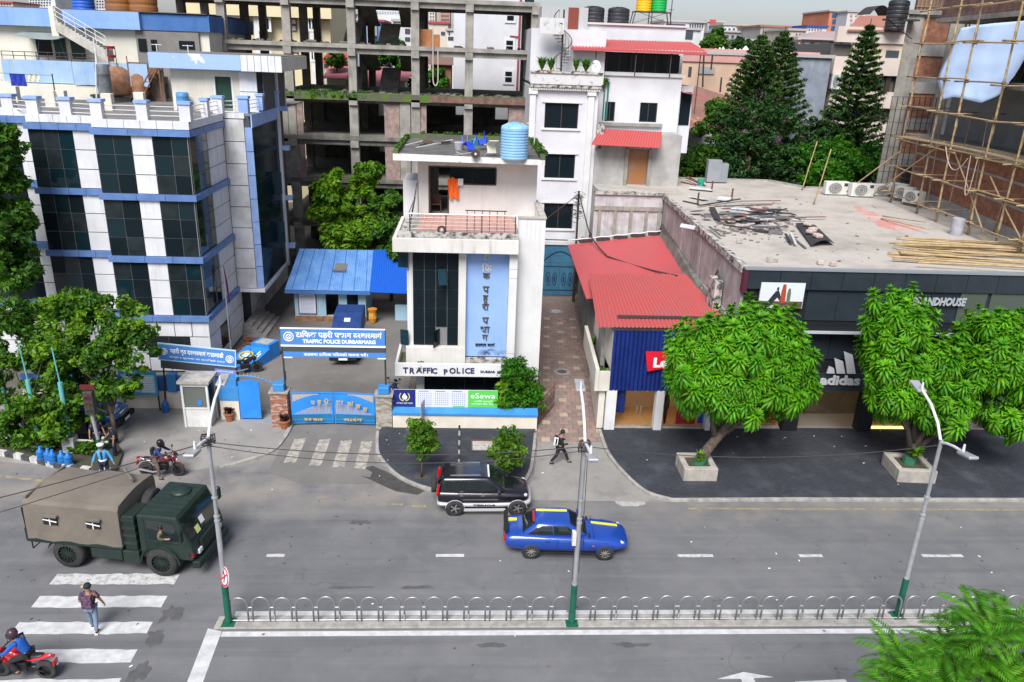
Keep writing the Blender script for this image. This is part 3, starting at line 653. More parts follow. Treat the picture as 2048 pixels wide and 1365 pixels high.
# ---- unfinished concrete frame
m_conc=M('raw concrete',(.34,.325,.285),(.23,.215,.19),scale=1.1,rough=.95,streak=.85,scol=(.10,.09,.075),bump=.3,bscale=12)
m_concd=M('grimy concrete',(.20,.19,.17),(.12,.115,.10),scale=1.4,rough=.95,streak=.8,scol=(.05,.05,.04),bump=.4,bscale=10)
m_moss=M('mossy concrete',(.10,.10,.075),(.09,.16,.02),scale=1.6,mixlo=.42,mixhi=.6,rough=1,streak=.5,scol=(.03,.035,.02),bump=.6,bscale=14)
def brickmat(name,c1,c2,mortar,w=.24,h=.075,stain=.5,scol=(.1,.095,.085),swap=False):
 m=bpy.data.materials.new(name); m.use_nodes=True; n=m.node_tree.nodes; l=m.node_tree.links; b=n['Principled BSDF']; b.inputs['Roughness'].default_value=.92
 ge=n.new('ShaderNodeNewGeometry'); sp=n.new('ShaderNodeSeparateXYZ'); cb=n.new('ShaderNodeCombineXYZ'); l.new(ge.outputs['Position'],sp.inputs[0])
 ad=n.new('ShaderNodeMath'); ad.operation='ADD'; l.new(sp.outputs[0],ad.inputs[0]); l.new(sp.outputs[1],ad.inputs[1])
 l.new(ad.outputs[0],cb.inputs[0]); l.new(sp.outputs[2],cb.inputs[1])
 br=n.new('ShaderNodeTexBrick'); br.inputs['Scale'].default_value=1; br.inputs['Brick Width'].default_value=w; br.inputs['Row Height'].default_value=h; br.inputs['Mortar Size'].default_value=.01
 br.inputs['Color1'].default_value=(*c1,1); br.inputs['Color2'].default_value=(*c2,1); br.inputs['Mortar'].default_value=(*mortar,1); br.inputs['Bias'].default_value=-.1
 l.new(cb.outputs[0],br.inputs['Vector'])
 t=n.new('ShaderNodeTexNoise'); t.inputs['Scale'].default_value=.7; t.inputs['Detail'].default_value=8; t.inputs['Roughness'].default_value=.68; l.new(ge.outputs['Position'],t.inputs['Vector'])
 r=n.new('ShaderNodeMapRange'); r.inputs[1].default_value=.48; r.inputs[2].default_value=.75; r.inputs[4].default_value=stain; l.new(t.outputs[0],r.inputs[0])
 x=n.new('ShaderNodeMix'); x.data_type='RGBA'; l.new(r.outputs[0],x.inputs[0]); l.new(br.outputs[0],x.inputs[6]); x.inputs[7].default_value=(*scol,1)
 t2=n.new('ShaderNodeTexNoise'); t2.inputs['Scale'].default_value=2.3; t2.inputs['Detail'].default_value=6; l.new(ge.outputs['Position'],t2.inputs['Vector'])
 hv=n.new('ShaderNodeHueSaturation'); mr=n.new('ShaderNodeMapRange'); mr.inputs[1].default_value=.3; mr.inputs[2].default_value=.7; mr.inputs[3].default_value=.65; mr.inputs[4].default_value=1.3
 l.new(t2.outputs[0],mr.inputs[0]); l.new(mr.outputs[0],hv.inputs['Value']); l.new(x.outputs[2],hv.inputs['Color']); l.new(hv.outputs[0],b.inputs['Base Color'])
 bp=n.new('ShaderNodeBump'); bp.inputs['Strength'].default_value=.6; bp.inputs['Distance'].default_value=.015; bp.invert=True; l.new(br.outputs['Fac'],bp.inputs['Height']); l.new(bp.outputs[0],b.inputs['Normal'])
 MATS[name]=m; return m
m_brp=brickmat('dusty pink brick',(.34,.22,.18),(.27,.19,.165),(.30,.27,.25),stain=.6,scol=(.2,.175,.16))
m_brr=brickmat('new red brick',(.40,.145,.07),(.28,.085,.045),(.30,.21,.16),stain=.4,scol=(.16,.085,.05))
YF=64.0
SZ=(1.0,4.15,7.4,10.72,13.95,17.55,20.95)
FR=thing('concrete_frame','unfinished grey concrete building frame with open floors and brick infill','building',(-8,YF,0),world=True)
xs=[W(p,130,YF).x for p in(316,451,578,705,831,938,1067)]
xs=[xs[0]-(xs[1]-xs[0])]+xs
XL,XR=xs[1]-.6,xs[-1]+.3
for k,z in enumerate(SZ):
 x0=XL if k>=5 else W(548,180,YF).x
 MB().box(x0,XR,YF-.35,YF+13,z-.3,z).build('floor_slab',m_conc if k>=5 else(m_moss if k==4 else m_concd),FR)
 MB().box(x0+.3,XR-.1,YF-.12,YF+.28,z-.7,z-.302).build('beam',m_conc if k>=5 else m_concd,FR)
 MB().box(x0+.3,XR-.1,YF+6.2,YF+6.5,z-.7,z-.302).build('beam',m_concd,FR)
for i,x in enumerate(xs[1:]):
 for k in range(len(SZ)-1):
  if k<4 and x<W(560,180,YF).x:continue
  w=.34 if k<4 else .31
  MB().box(x-w,x+w,YF-.2,YF+.42,SZ[k]+(0 if k else-1),SZ[k+1]-.305).build('column',m_conc,FR,bevel=.02)
  MB().box(x-w*.95,x+w*.95,YF-.42,YF-.205,SZ[k+1]-.85,SZ[k+1]-.32).build('beam_end',m_conc,FR)
for r_,yy in enumerate((YF+6.4,YF+12.4)):
 for i,x in enumerate(xs[1:]):
  for k in range(len(SZ)-1):
   if k<4 and x<W(560,180,YF).x:continue
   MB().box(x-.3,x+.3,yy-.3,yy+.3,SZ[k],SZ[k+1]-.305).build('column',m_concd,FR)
def px(p,y=230):return W(p,y,YF).x
for k in(2,3):
 z0,z1=SZ[k],SZ[k+1]-.64
 for a,b_,mt,yo in((578,606,m_brp,0),(769,799,m_brp,0),(800,821,m_conc,-.12),(822,853,m_brp,0),(1017,1056,m_brp,0)):
  MB().box(px(a),px(b_),YF-.08+yo,YF+.18,z0+.003,z1+(.45 if mt is not m_conc else .1)).build('brick_wall' if mt is m_brp else 'pilaster',mt,FR)
 for a,b_ in((606,769),(853,1017)):
  MB().box(px(a),px(b_),YF-.1,YF+.1,z0+.003,z0+.14).build('sill',m_concd,FR)
  MB().box(px(a),px(b_),YF-.14,YF+.12,z0-.65,z0-.19).build('spandrel',m_concd,FR)
 MB().box(px(553),px(577),YF-.3,YF,z0-.5,z1+.6).build('pilaster',m_conc,FR)
rb=MB(); rnd=random.Random(5)
for i in range(170):
 k=rnd.choice((4,4,5)); x=rnd.uniform(XL if k==5 else px(560),XR); s_=rnd.uniform(.06,.28)
 rb.obox((x,YF+rnd.uniform(.0,4),SZ[k]+s_*.25),(s_*rnd.uniform(1,3),s_,s_*.6),Matrix.Rotation(rnd.uniform(0,3),3,'Z')@Matrix.Rotation(rnd.uniform(-.5,.5),3,'X'))
o=rb.build('rubble',m_concd,FR); o['kind']='stuff'
MB().box(px(560),px(1055),YF-.42,YF-.355,SZ[4]-.5,SZ[4]+.06).build('edge_board',m_moss,FR)
MB().box(px(860),px(1055),YF-.46,YF-.425,SZ[4]-.45,SZ[4]+.02).build('edge_brick',brickmat('mossy red brick',(.25,.11,.08),(.2,.1,.08),(.12,.11,.09),stain=.8,scol=(.05,.05,.03)),FR)
def flight(x0,x1,y0,z0,y1,z1,n=10):
 b=MB()
 for i in range(n):
  ya=y0+(y1-y0)*i/n; yb=y0+(y1-y0)*(i+1)/n; za=z0+(z1-z0)*(i+1)/n; zl=z0+(z1-z0)*i/n
  lo=min(ya,yb); hi=max(ya,yb)
  b.hexa([(x0,lo,zl-.25 if y1>y0 else za-.25),(x1,lo,zl-.25 if y1>y0 else za-.25),(x1,hi,za-.25 if y1>y0 else zl-.25),(x0,hi,za-.25 if y1>y0 else zl-.25),(x0,lo,za),(x1,lo,za),(x1,hi,za),(x0,hi,za)])
 return b.build('stair_flight',m_concd,FR)
for k in(4,5):
 z0=SZ[k]; h=SZ[k+1]-z0
 for c0,c1,c2,c3 in((758,796,798,832),(690,722,724,752)):
  y0=YF+3.4
  flight(W(c0,200,y0).x,W(c1,200,y0).x,y0,z0,y0+3.4,z0+h/2)
  MB().box(W(c0,200,y0).x,W(c3,200,y0).x,y0+3.41,y0+4.8,z0+h/2-.2,z0+h/2).build('landing',m_concd,FR)
  flight(W(c2,200,y0).x,W(c3,200,y0).x,y0+3.4,z0+h/2,y0,z0+h)
for k in range(0,4):
 hol=[(px(1000),px(1030),SZ[k]+.6,SZ[k]+2.4),(px(905),px(935),SZ[k]+.9,SZ[k]+2.6)] if k==3 else[]
 hol+=[(px(720),px(735),SZ[k]+.6,SZ[k]+2.2),(px(748),px(754),SZ[k]+.6,SZ[k]+2.3)] if k>1 else[]
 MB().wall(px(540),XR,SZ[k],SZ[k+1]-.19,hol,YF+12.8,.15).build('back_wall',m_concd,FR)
t=thing('wooden_crate','orange brown plywood crate on the upper slab of the concrete frame','crate',(W(853,82,YF+.8).x,YF+.9,SZ[5]))
MB().box(-.85,.45,-.3,.6,0,1.25).box(.46,1.0,-.1,.5,0,.9).build('box',M('plywood',(.38,.16,.06),(.30,.12,.05),scale=2,rough=.7),t)
for x in(-.85,-.2,.4):piece('batten',MATS['plywood'],t,x-.03,x+.05,-.34,-.3,0,1.25)
x0,x1=W(866,120,YF-.5).x,W(876,120,YF-.5).x; pts=[(x0,YF-.5,19)]+[(x0,YF-.5,15.6)]+[(x0+(x1-x0)*(.5-.5*math.cos(a)),YF-.5,15.2-.45*math.sin(a)) for a in[i*math.pi/8 for i in range(9)]]+[(x1,YF-.5,15.6),(x1,YF-.5,17.3)]
tag(MB().tube(pts,.045,6).build('hanging_hose',M('pale hose',(.5,.45,.36),rough=.7)),'pale hose hanging in a loop from the upper slab of the concrete frame','hose')
# ---- yellow hotel behind the frame
m_yel=M('pale yellow render',(.66,.57,.36),(.6,.52,.33),scale=.4,rough=.9); m_wtr=M('white trim',(.68,.68,.66),(.6,.6,.58),scale=.8,rough=.8); m_gtr=M('grey trim',(.30,.30,.32),rough=.8)
YY=92.0
def at(p,q):v=W(p,q,YY); return v.x,v.z
HY=thing('yellow_hotel','pale yellow building with white bays seen through the concrete frame','building',(W(520,100,YY).x,YY,0),world=True)
xa,xb=at(380,90)[0],at(662,90)[0]
MB().box(xa,xb,YY,YY+14,0,26).build('wall',m_yel,HY)
zt=at(500,5)[1]; zb=at(500,33)[1]
MB().box(xa-.3,xb+.4,YY-1.4,YY,at(500,33)[1],at(500,8)[1]).build('balcony',m_yel,HY)
MB().box(xa-.4,xb+.5,YY-1.5,YY-.1,at(500,9)[1],at(500,1)[1]).build('coping',m_gtr,HY)
for p0,p1 in((462,478),(515,524),(624,640),(428,440)):
 MB().box(at(p0,90)[0],at(p1,90)[0],YY-.9,YY-.01,4,at(500,34)[1]).build('bay',m_wtr,HY)
for p0,p1,q0,q1 in((525,541,38,58),(526,542,96,116),(474,481,38,55),(622,631,40,58),(627,634,100,118)):
 a,c=at(p0,q1); b,d=at(p1,q0); w=MB().box(a-.25,b+.25,YY-.96,YY-.91,c-.3,d+.3).build('window',m_wtr,HY); MB().box(a,b,YY-.99,YY-.965,c,d).build('pane',m_glass,w); MB().box((a+b)/2-.06,(a+b)/2+.06,YY-1.02,YY-.995,c,d).build('mullion',m_wtr,w)
for p,q in((489,43),(490,54),(588,44),(588,57),(592,100),(592,113),(512,12)):
 a,c=at(p-3,q+4); b,d=at(p+3,q-4); w=MB().box(a-.15,b+.15,YY-.07,YY-.01,c-.15,d+.15).build('niche',M('brown frame',(.2,.11,.09),rough=.8),HY); MB().box(a,b,YY-.09,YY-.075,c,d).build('niche_panel',m_wtr,w)
YW=84.0
def aw_(p,q):v=W(p,q,YW); return v.x,v.z
m_wh=M('whitewash',(.63,.63,.65),(.56,.56,.58),scale=.5,rough=.9,streak=.35,scol=(.4,.4,.4))
HW=thing('white_house','tall white house with small framed windows behind the concrete frame','house',(aw_(985,100)[0],YW,0),world=True)
MB().box(aw_(907,100)[0],aw_(1046,100)[0],YW,YW+12,0,26).build('wall',m_wh,HW)
MB().box(aw_(1047,100)[0],aw_(1064,100)[0],YW-.3,YW+6,0,26).build('glass_strip',m_glassb,HW)
for p,q in((1021,31),(1017,154),(1019,92)):
 a,c=aw_(p-7,q+10); b,d=aw_(p+7,q-10); w=MB().box(a-.22,b+.22,YW-.1,YW-.01,c-.25,d+.25).build('window',m_wtr,HW); MB().box(a,b,YW-.13,YW-.105,c,d).build('pane',m_glass,w); MB().box(a,b,YW-.15,YW-.135,(c+d)/2-.04,(c+d)/2+.04).build('bar',m_wtr,w)
a=aw_(1040,50)[0]; MB().tube([(a,YW-.15,26),(a-.1,YW-.15,12)],.1,6).tube([(a-1,YW-.12,aw_(1040,73)[1]),(a,YW-.12,aw_(1040,74)[1])],.06,5).build('downpipe',M('red pipe',(.32,.05,.06),rough=.6),HW)
m_redt=M('red tin',(.42,.06,.07),(.34,.05,.06),scale=1,rough=.6,streak=.4); m_pinkt=M('faded red tin',(.5,.17,.19),(.42,.15,.16),scale=1,rough=.7,streak=.4)
def tin_house(name,label,p0,p1,q0,q1,Y,mat,wallm):
 a=W(p0,q1,Y); b=W(p1,q0,Y+5); t=thing(name,label,'house',(a.x,Y,0),world=True); x1=W(p1,q1,Y).x
 MB().hexa([(a.x,Y,a.z-.06),(x1,Y,a.z-.06),(x1+.3,Y+5,b.z-.06),(a.x,Y+5,b.z-.06),(a.x,Y,a.z),(x1,Y,a.z),(x1+.3,Y+5,b.z),(a.x,Y+5,b.z)]).build('roof',mat,t)
 MB().box(a.x+.3,x1-.3,Y+.5,Y+4.8,0,a.z-.1).build('wall',wallm,t); return t
tin_house('tin_roof_house','house with deep red tin roof seen through the left of the concrete frame',640,700,104,126,84,m_redt,m_crm)
tin_house('tin_roof_house','house with faded pink tin roof seen through the middle of the concrete frame',645,697,128,156,80,m_pinkt,m_crm)
tin_house('tin_roof_house','pink roofed shed beside the dark stair of the concrete frame',718,762,134,172,79,m_pinkt,m_crm)
tin_house('tin_roof_house','pink roof slope right of the dark stair of the concrete frame',790,815,136,162,79,m_pinkt,m_crm)
tin_house('tin_roof_house','brown tiled roof behind the middle of the concrete frame',856,908,102,128,88,M('brown roof',(.17,.1,.085),rough=.9),M('brick red wall',(.22,.1,.07),rough=.9))
# ==== traffic police post (centre)
m_wp=M('off white paint',(.63,.61,.575),(.56,.54,.50),scale=.6,rough=.85,streak=.8,scol=(.24,.22,.185),sscale=.8)
m_wp2=M('white paint',(.65,.645,.635),(.59,.585,.575),scale=.5,rough=.85,streak=.7,scol=(.3,.28,.25))
m_stain=M('blackened plaster',(.48,.46,.42),(.06,.06,.05),scale=3.2,mixlo=.45,mixhi=.6,rough=.95)
TP=thing('traffic_police_post','white traffic police post with dark glass front and tall blue lettered panel','building',(0,36.6,0),world=True)
MB().wall(-2.65,2.3,.1,2.2,[(-2.25,1.9,.5,2.15)],37.2,.2).build('wall',m_wp,TP)
for i in range(4):piece('pane',m_glass,TP,-2.24+1.035*i+.012,-2.24+1.035*(i+1)-.012,37.3,37.34,.5,2.15)
MB().box(-2.6,2.3,37.45,46.5,0,2.2).build('wall',m_wp,TP)
cp=MB(); cp.box(-3.6,2.27,35.82,35.95,2.2,2.88).box(-3.6,-3.47,35.96,38.6,2.2,2.88).box(-3.46,2.27,35.96,37.3,2.2,2.32); cp.build('canopy',m_wp2,TP,bevel=.01)
MB().box(-3.46,2.0,35.97,36.62,2.325,2.42).box(-3.46,-3.12,36.62,38.5,2.325,2.42).build('canopy_gutter',m_moss,TP)
m_navy=M('navy letters',(.03,.03,.10),rough=.5)
tx='TRAFFIC'; px0=(806,817,829,841,851,859,868)
for ch,(p,q,s_,r_) in zip('TRAFFICPOLICE',((811,741,.36,0),(824,742,.37,.08),(838,741,.36,0),(849,741,.34,0),(857,741,.34,0),(863,741,.34,0),(869,742,.34,0),(892,744,.34,-.1),(905,742,.36,0),(917,741.5,.35,0),(926,742,.35,0),(935,742,.35,0),(945,742,.35,0))):
 c=W(p,q,35.8); lettering(ch,s_*1.15,m_navy,TP,(c.x,35.8,c.z-.14),(R_(90),r_,0),.012,bold=.012,name='letter')
c=W(986,744,35.8); lettering('DURBAR  MARG',.16,m_navy,TP,(c.x+.05,35.8,c.z-.06),ext=.01,bold=.006,width=1.35)
MB().box(-3.1,-.15,36.45,38.5,2.35,3.5).build('sill_block',m_wp,TP,bevel=.015)
MB().box(-2.95,-2.75,36.9,37.5,3.5,8.45).build('corner_post',m_wp2,TP)
MB().box(-.52,-.16,36.5,36.9,3.51,8.45).build('pillar',m_wp,TP)
MB().box(-3.05,-2.96,37.0,46,2.3,8.4).build('wall',m_wp,TP)
fr=MB(); gx=[-2.75+.5575*i for i in range(5)]; gz=[3.52+.965*j for j in range(6)]
fr.box(gx[0],gx[-1],36.78,36.82,gz[0],8.45); fr.build('glazing_frame',m_mull,TP)
for i in range(4):
 for j in range(6):
  z1=gz[j+1] if j<5 else 8.44
  z0=gz[j]
  if z1-z0<.08:continue
  if(i,j) in((2,0),):continue
  piece('pane',m_glass,TP,gx[i]+.014,gx[i+1]-.014,36.74,36.775,z0+.014,z1-.014)
piece('open_sash',m_glass,TP,-1.6,-1.57,36.15,36.75,3.56,4.42,rot=(0,0,R_(-28)))
piece('open_sash',m_glassb,TP,-1.5,-1.1,36.4,36.43,6.75,7.55,rot=(R_(-24),0,R_(10)))
piece('open_sash',m_glassb,TP,-3.45,-2.97,36.75,36.79,7.5,8.4,rot=(0,0,R_(-8))); piece('open_sash',m_glassb,TP,-3.4,-2.97,36.72,36.76,3.5,4.3,rot=(0,0,R_(-20)))
MB().box(-1.65,-1.5,36.85,36.95,3.6,4.4).build('curtain',M('violet curtain',(.05,.04,.3),rough=.9),TP); MB().box(-1.05,-.72,36.83,36.9,3.85,4.4).build('basin',M('blue basin',(.03,.13,.3),rough=.5),TP)
m_panel=M('blue sign panel',(.27,.42,.72),(.23,.37,.66),scale=.5,rough=.6,streak=.35,scol=(.16,.27,.5),sscale=.6)
MB().box(-.155,1.9,36.75,36.9,2.95,8.45).build('sign_panel',m_panel,TP)
MB().box(-.155,1.9,36.6,36.745,2.35,2.9).build('panel_foot',m_stain,TP)
MB().box(1.905,2.3,36.25,37.0,2.2,8.46).build('pillar',m_wp2,TP,bevel=.01)
for z in(3.3,7.2,7.65):MB().box(1.9,2.305,36.245,36.249,z,z+.012).build('crack',m_joint,TP)
m_let=M('bronze letters',(.085,.072,.06),(.055,.05,.045),scale=8,rough=.5)
m_bare=M('bare letter metal',(.55,.55,.55),rough=.5)
for s_,p,q,h in(('टा',974,515,.42),('ि\u200bफ',974,539,.46),('क',973,553,.42),('प~',972,580,.50),('ह',971,597,.44),('री',971,615,.46),('प~',971,642,.50),('भा',970,660,.48),('ग',970,676,.44)):
 c=W(p,q,36.72)
 lettering(s_,h*1.02,m_let if q>545 else m_bare,TP,(c.x,36.735,c.z-h*.3),ext=.03,bold=.01,name='letter')
c=W(970,692,36.72); lettering('दरबार मार्ग'.replace('र्ग','ग`'),.24,M('black letters',(.01,.01,.012),rough=.5),TP,(c.x,36.735,c.z-.05),ext=.012,bold=.008,width=.98)
wr=MB(); rnd=random.Random(4)
for i in range(9):
 x=rnd.uniform(.7,1.8); r0=rnd.uniform(.12,.34); wr.tube([(x+r0*math.cos(a),36.7-rnd.uniform(0,.03),3.05+abs(r0*math.sin(a))) for a in[k*.35 for k in range(10)]],.008,4)
wr.build('loose_wires',m_iron,TP)
MB().box(2.31,3.62,36.95,41.0,0,9.35).build('wall',m_wp2,TP)
MB().box(2.31,3.62,36.95,37.2,9.35,9.98).box(3.42,3.62,37.21,42,9.35,10.0).build('parapet',m_wp2,TP)
MB().box(2.29,3.66,36.9,37.24,9.985,10.05).box(3.36,3.66,37.25,41,10.005,10.06).build('coping',M('dirty coping',(.5,.46,.39),(.36,.33,.28),scale=1.2,rough=.95,streak=.5),TP)
ts=MB(); ts.box(-3.62,2.3,35.9,36.08,8.47,9.13).box(-3.62,-3.44,36.09,41,8.47,9.13).box(-3.43,2.3,36.09,41,8.47,8.62); ts.build('terrace_slab',m_wp,TP,bevel=.015)
MB().box(-3.43,2.3,36.55,36.72,8.63,9.3).box(-3.43,-3.0,36.73,41,8.63,9.05).build('kerb_wall',m_stain,TP)
MB().box(-3.42,2.3,36.1,36.54,8.63,8.68).build('terrace_gutter',m_concd,TP)
m_tile=M('terracotta tile',(.50,.29,.24),(.43,.24,.2),scale=1.2,rough=.7,speck=.15)
for i in range(14):
 for j in range(11):
  piece('floor_tile',m_tile,TP,-2.6+.345*i+.006,-2.6+.345*(i+1)-.006,36.9+.37*j+.006,36.9+.37*(j+1)-.006,9.2,9.255)
MB().box(-2.98,2.3,36.73,41,8.63,9.2).build('terrace_floor',m_conc,TP)
rl=MB(); m_ss=M('stainless steel',(.6,.6,.58),rough=.35,metal=.9)
for z in(9.45,9.62,9.8,9.98):rl.cyl((-2.85,36.62,z),(2.2,36.62,z),.014,n=6)
rl.cyl((-2.95,36.62,10.16),(2.25,36.62,10.16),.035,n=8)
rl.cyl((-2.9,36.62,10.16),(-2.9,40.9,10.16),.03,n=8)
rl.build('terrace_handrail',m_ss,TP)
rp_=MB()
for x in(-2.85,-1.15,.55,2.15):rp_.cyl((x,36.62,9.28),(x,36.62,10.16),.028,n=6)
rp_.build('terrace_posts',m_iron,TP)
ir=MB()
for x in[-.15+.36*i for i in range(6)]:ir.cyl((x,37.25,9.26),(x,37.25,10.25),.018,n=5)
ir.cyl((-.25,37.25,10.25),(1.75,37.25,10.25),.03,n=5); ir.build('iron_rail',m_iron,TP)
ob=MB()
for i in range(3):ob.tube([(-2.95+.02*i,37.5,9.3),(-2.75,40.3-.6*i,11.0-.25*i)],.02,5)
ob.tube([(-2.7,40.4,9.3),(-2.7,40.4,11.1)],.02,5); ob.build('bent_grille',m_iron,TP)
tw=thing('scooter_wheel','small black wheel lying on the police terrace edge','wheel',(-1.35,36.6,9.42)); MB().sweep([[(.16*math.cos(a)+.05*math.cos(b)*math.cos(a),.05*math.sin(b),.16*math.sin(a)+.05*math.cos(b)*math.sin(a)) for b in[k*math.pi/3 for k in range(6)]] for a in[i*math.pi/8 for i in range(17)]]).build('tyre',m_iron,tw); MB().cyl((0,-.03,0),(0,.03,0),.05,n=8).build('hub',m_steelw,tw)
MB().wall(-2.75,3.45,9.2,12.22,[(-2.2,-1.15,9.26,11.78),(-1.15,1.3,10.9,11.78)],41.0,.2).build('wall',m_wp,TP)
MB().box(-2.75,-2.55,41.21,46.5,9.2,12.22).box(3.25,3.45,41.21,46.5,9.2,12.22).build('wall',m_wp,TP)
MB().wall(-2.54,3.24,9.2,12.22,[(-1.9,-1.2,9.3,11.6)],46.3,.2).build('wall',m_wp,TP)
MB().box(-2.55,3.25,41.21,46.3,9.1,9.24).build('room_floor',m_conc,TP)
for i in range(2):piece('pane',m_glass,TP,-1.12+1.2*i+.015,-1.12+1.2*(i+1)-.015,41.08,41.11,10.93,11.75)
df=MB(); df.box(-2.2,-2.12,40.97,41.15,9.26,11.78).box(-1.2,-1.13,40.97,41.15,9.26,10.9).box(-2.12,1.3,40.97,41.15,11.72,11.79).box(-1.12,1.3,40.97,41.15,10.86,10.93).box(1.27,1.33,40.97,41.15,10.9,11.72); df.build('door_frame',m_iron,TP)
piece('open_door',M('brown door',(.10,.055,.035),rough=.6),TP,-2.14,-2.09,41.2,42.1,9.27,11.7)
MB().box(-3.55,-2.78,41.4,44,8.6,10.95).build('side_block',m_wp2,TP,bevel=.02)
rs=MB(); rs.hexa([(-3.85,39.3,12.24),(3.66,39.3,12.2),(3.66,47,12.2),(-3.85,47,12.24),(-3.85,39.3,12.56),(3.66,39.3,12.44),(3.66,47,12.44),(-3.85,47,12.56)]); rs.build('roof_slab',M('peeling white paint',(.68,.67,.64),(.34,.33,.3),scale=3.5,mixlo=.52,mixhi=.72,rough=.9),TP)
MB().hexa([(-3.6,39.45,12.55),(3.45,39.45,12.435),(3.45,46.6,12.435),(-3.6,46.6,12.55),(-3.6,39.45,12.565),(3.45,39.45,12.46),(3.45,46.6,12.46),(-3.6,46.6,12.565)]).build('roof',M('dark wet screed',(.085,.083,.078),(.14,.135,.125),scale=1.2,rough=.8,speck=.4),TP)
me=MB(); me.box(-3.84,-3.6,39.32,46.98,12.55,12.75).box(3.42,3.65,39.32,46.98,12.44,12.7).box(-3.59,3.41,46.6,46.98,12.45,12.8); me.build('mossy_kerb',m_moss,TP)
# ---------------- things kept on that roof
def onroof(p,q):v=G(p,q,12.52); return(v.x,v.y,12.49-.015*v.x)
m_tkl=M('sky blue tank',(.20,.42,.66),(.26,.48,.70),scale=1.2,rough=.45,streak=.4,scol=(.25,.27,.2))
c=onroof(1029,318); water_tank('water_tank','ribbed sky blue water tank on the traffic police roof',(c[0],c[1]+.55,c[2]),.68,1.75,m_tkl,ribs=11)
m_chb=M('blue chair plastic',(.02,.06,.62),(.03,.08,.55),scale=5,rough=.35)
def plastic_chair(name,label,c,rot,mat,group=None):
 t=thing(name,label,'chair',c,group=group); t.rotation_euler=rot
 b=MB(); b.hexa([(-.23,-.23,.40),(.23,-.23,.40),(.23,.22,.38),(-.23,.22,.38),(-.23,-.23,.43),(.23,-.23,.43),(.23,.22,.41),(-.23,.22,.41)]); b.build('seat',mat,t,bevel=.01)
 b=MB()
 for i in range(5):x=-.2+.1*i; b.hexa([(x-.035,.2,.42),(x+.035,.2,.42),(x+.035,.23,.42),(x-.035,.23,.42),(x-.035,.3,.82),(x+.035,.3,.82),(x+.035,.33,.82),(x-.035,.33,.82)])
 b.box(-.24,.24,.29,.34,.80,.86); b.build('backrest',mat,t)
 for sx in(-1,1):
  for sy in(-1,1):MB().tube([(sx*.2,sy*.2,.4),(sx*.25,sy*.25,0)],[.035,.022],6).build('leg',mat,t)
 return t
c=onroof(945,305); plastic_chair('plastic_chair','blue plastic chair upturned on the traffic police roof, left of two',(c[0]-.2,c[1]+.5,c[2]+.75),(R_(155),R_(20),.5),m_chb,'upturned blue chairs')
c=onroof(958,303); plastic_chair('plastic_chair','blue plastic chair upturned on the traffic police roof, right of two',(c[0]+.1,c[1]+.6,c[2]+.8),(R_(165),R_(-25),1.9),m_chb,'upturned blue chairs')
c=onroof(978,312); plastic_chair('broken_chair','broken cream plastic chair on the traffic police roof',(c[0],c[1]+.3,c[2]+.3),(R_(75),R_(0),.3),M('cream plastic',(.55,.52,.42),rough=.6))
c=onroof(955,290); t=thing('green_basin','green plastic basin behind the blue chairs','basin',(c[0],c[1],c[2])); MB().lathe([(.25,0),(.38,.28),(.41,.3),(.36,.28),(.24,.03)],18).build('bowl',M('green plastic',(.02,.33,.22),rough=.4),t)
c=onroof(918,300); t=thing('wire_basket','grey scrap basket on the traffic police roof','basket',c); MB().lathe([(.2,0),(.28,.4),(.25,.42),(.1,.44)],12).build('body',M('grey scrap',(.35,.35,.36),rough=.7),t)
rnd=random.Random(9); m_scr=[M('scrap pale',(.5,.48,.44),rough=.8),M('scrap brown',(.14,.09,.06),rough=.9),M('scrap dark',(.04,.04,.042),rough=.8)]
for i,(p0,q0,p1,q1,w,mt,lab) in enumerate(((810,293,848,287,.09,0,'pale yellow pipe lying at the left of the traffic police roof'),(832,297,905,287,.12,0,'long white board lying on the traffic police roof'),(840,293,900,289,.14,2,'dark plank lying behind the white board on the traffic police roof'),(850,288,862,291,.25,1,'brown scrap box on the traffic police roof'),(905,310,948,307,.05,0,'thin white pipe lying under the blue chairs'),(910,302,922,312,.05,0,'short white pipe standing askew on the traffic police roof'))):
 a=Vector(onroof(p0,q0)); b=Vector(onroof(p1,q1)); d=b-a
 o=MB().obox((0,0,w*.6),(d.length,w,w*.7)).build('scrap_board',m_scr[mt]); o.location=(a+b)/2+Vector((0,0,.01)); o.rotation_euler=(0,R_(-3),math.atan2(d.y,d.x)); tag(o,lab,'scrap')
c=onroof(951,315); t=thing('grinding_disc','dark round grinder wheel below the blue chairs','wheel',(c[0],c[1],c[2]+.2)); MB().cyl((0,-.06,0),(0,.06,0),.22,n=14).build('disc',m_iron,t); MB().cyl((0,-.09,0),(0,.09,0),.06,n=8).build('hub',m_steelw,t)
t=thing('bent_pipe','white bent pipe on the roof beside the sky blue tank','pipe',(G(1068,300,12.5).x,G(1068,300,12.5).y,12.46)); MB().tube([(0,0,0),(0,0,1.45),(-.45,0,1.4)],.03,6).build('tube',m_steelw,t)
t=thing('orange_cloth','bright orange cloth hung over the window edge of the upper room','cloth',(-.95,40.85,10.6))
b=MB(); N=7; b.sweep([[(-.26+.06*j*.3+.52*i/N,-.03-.05*math.sin(i*1.9+j),.62-1.05*j/5-.06*math.sin(i*1.3)) for i in range(N+1)] for j in range(6)],False); b.build('drape',M('orange fabric',(.85,.14,.015),rough=.9),t); MB().box(.28,.55,-.06,-.03,.25,.6).build('white_rag',M('white rag',(.65,.65,.65),rough=.9),t)
t=thing('wooden_chair','brown wooden armchair just inside the open terrace door','chair',(-1.85,41.9,9.25)); m_wd=M('brown wood',(.09,.045,.03),rough=.6)
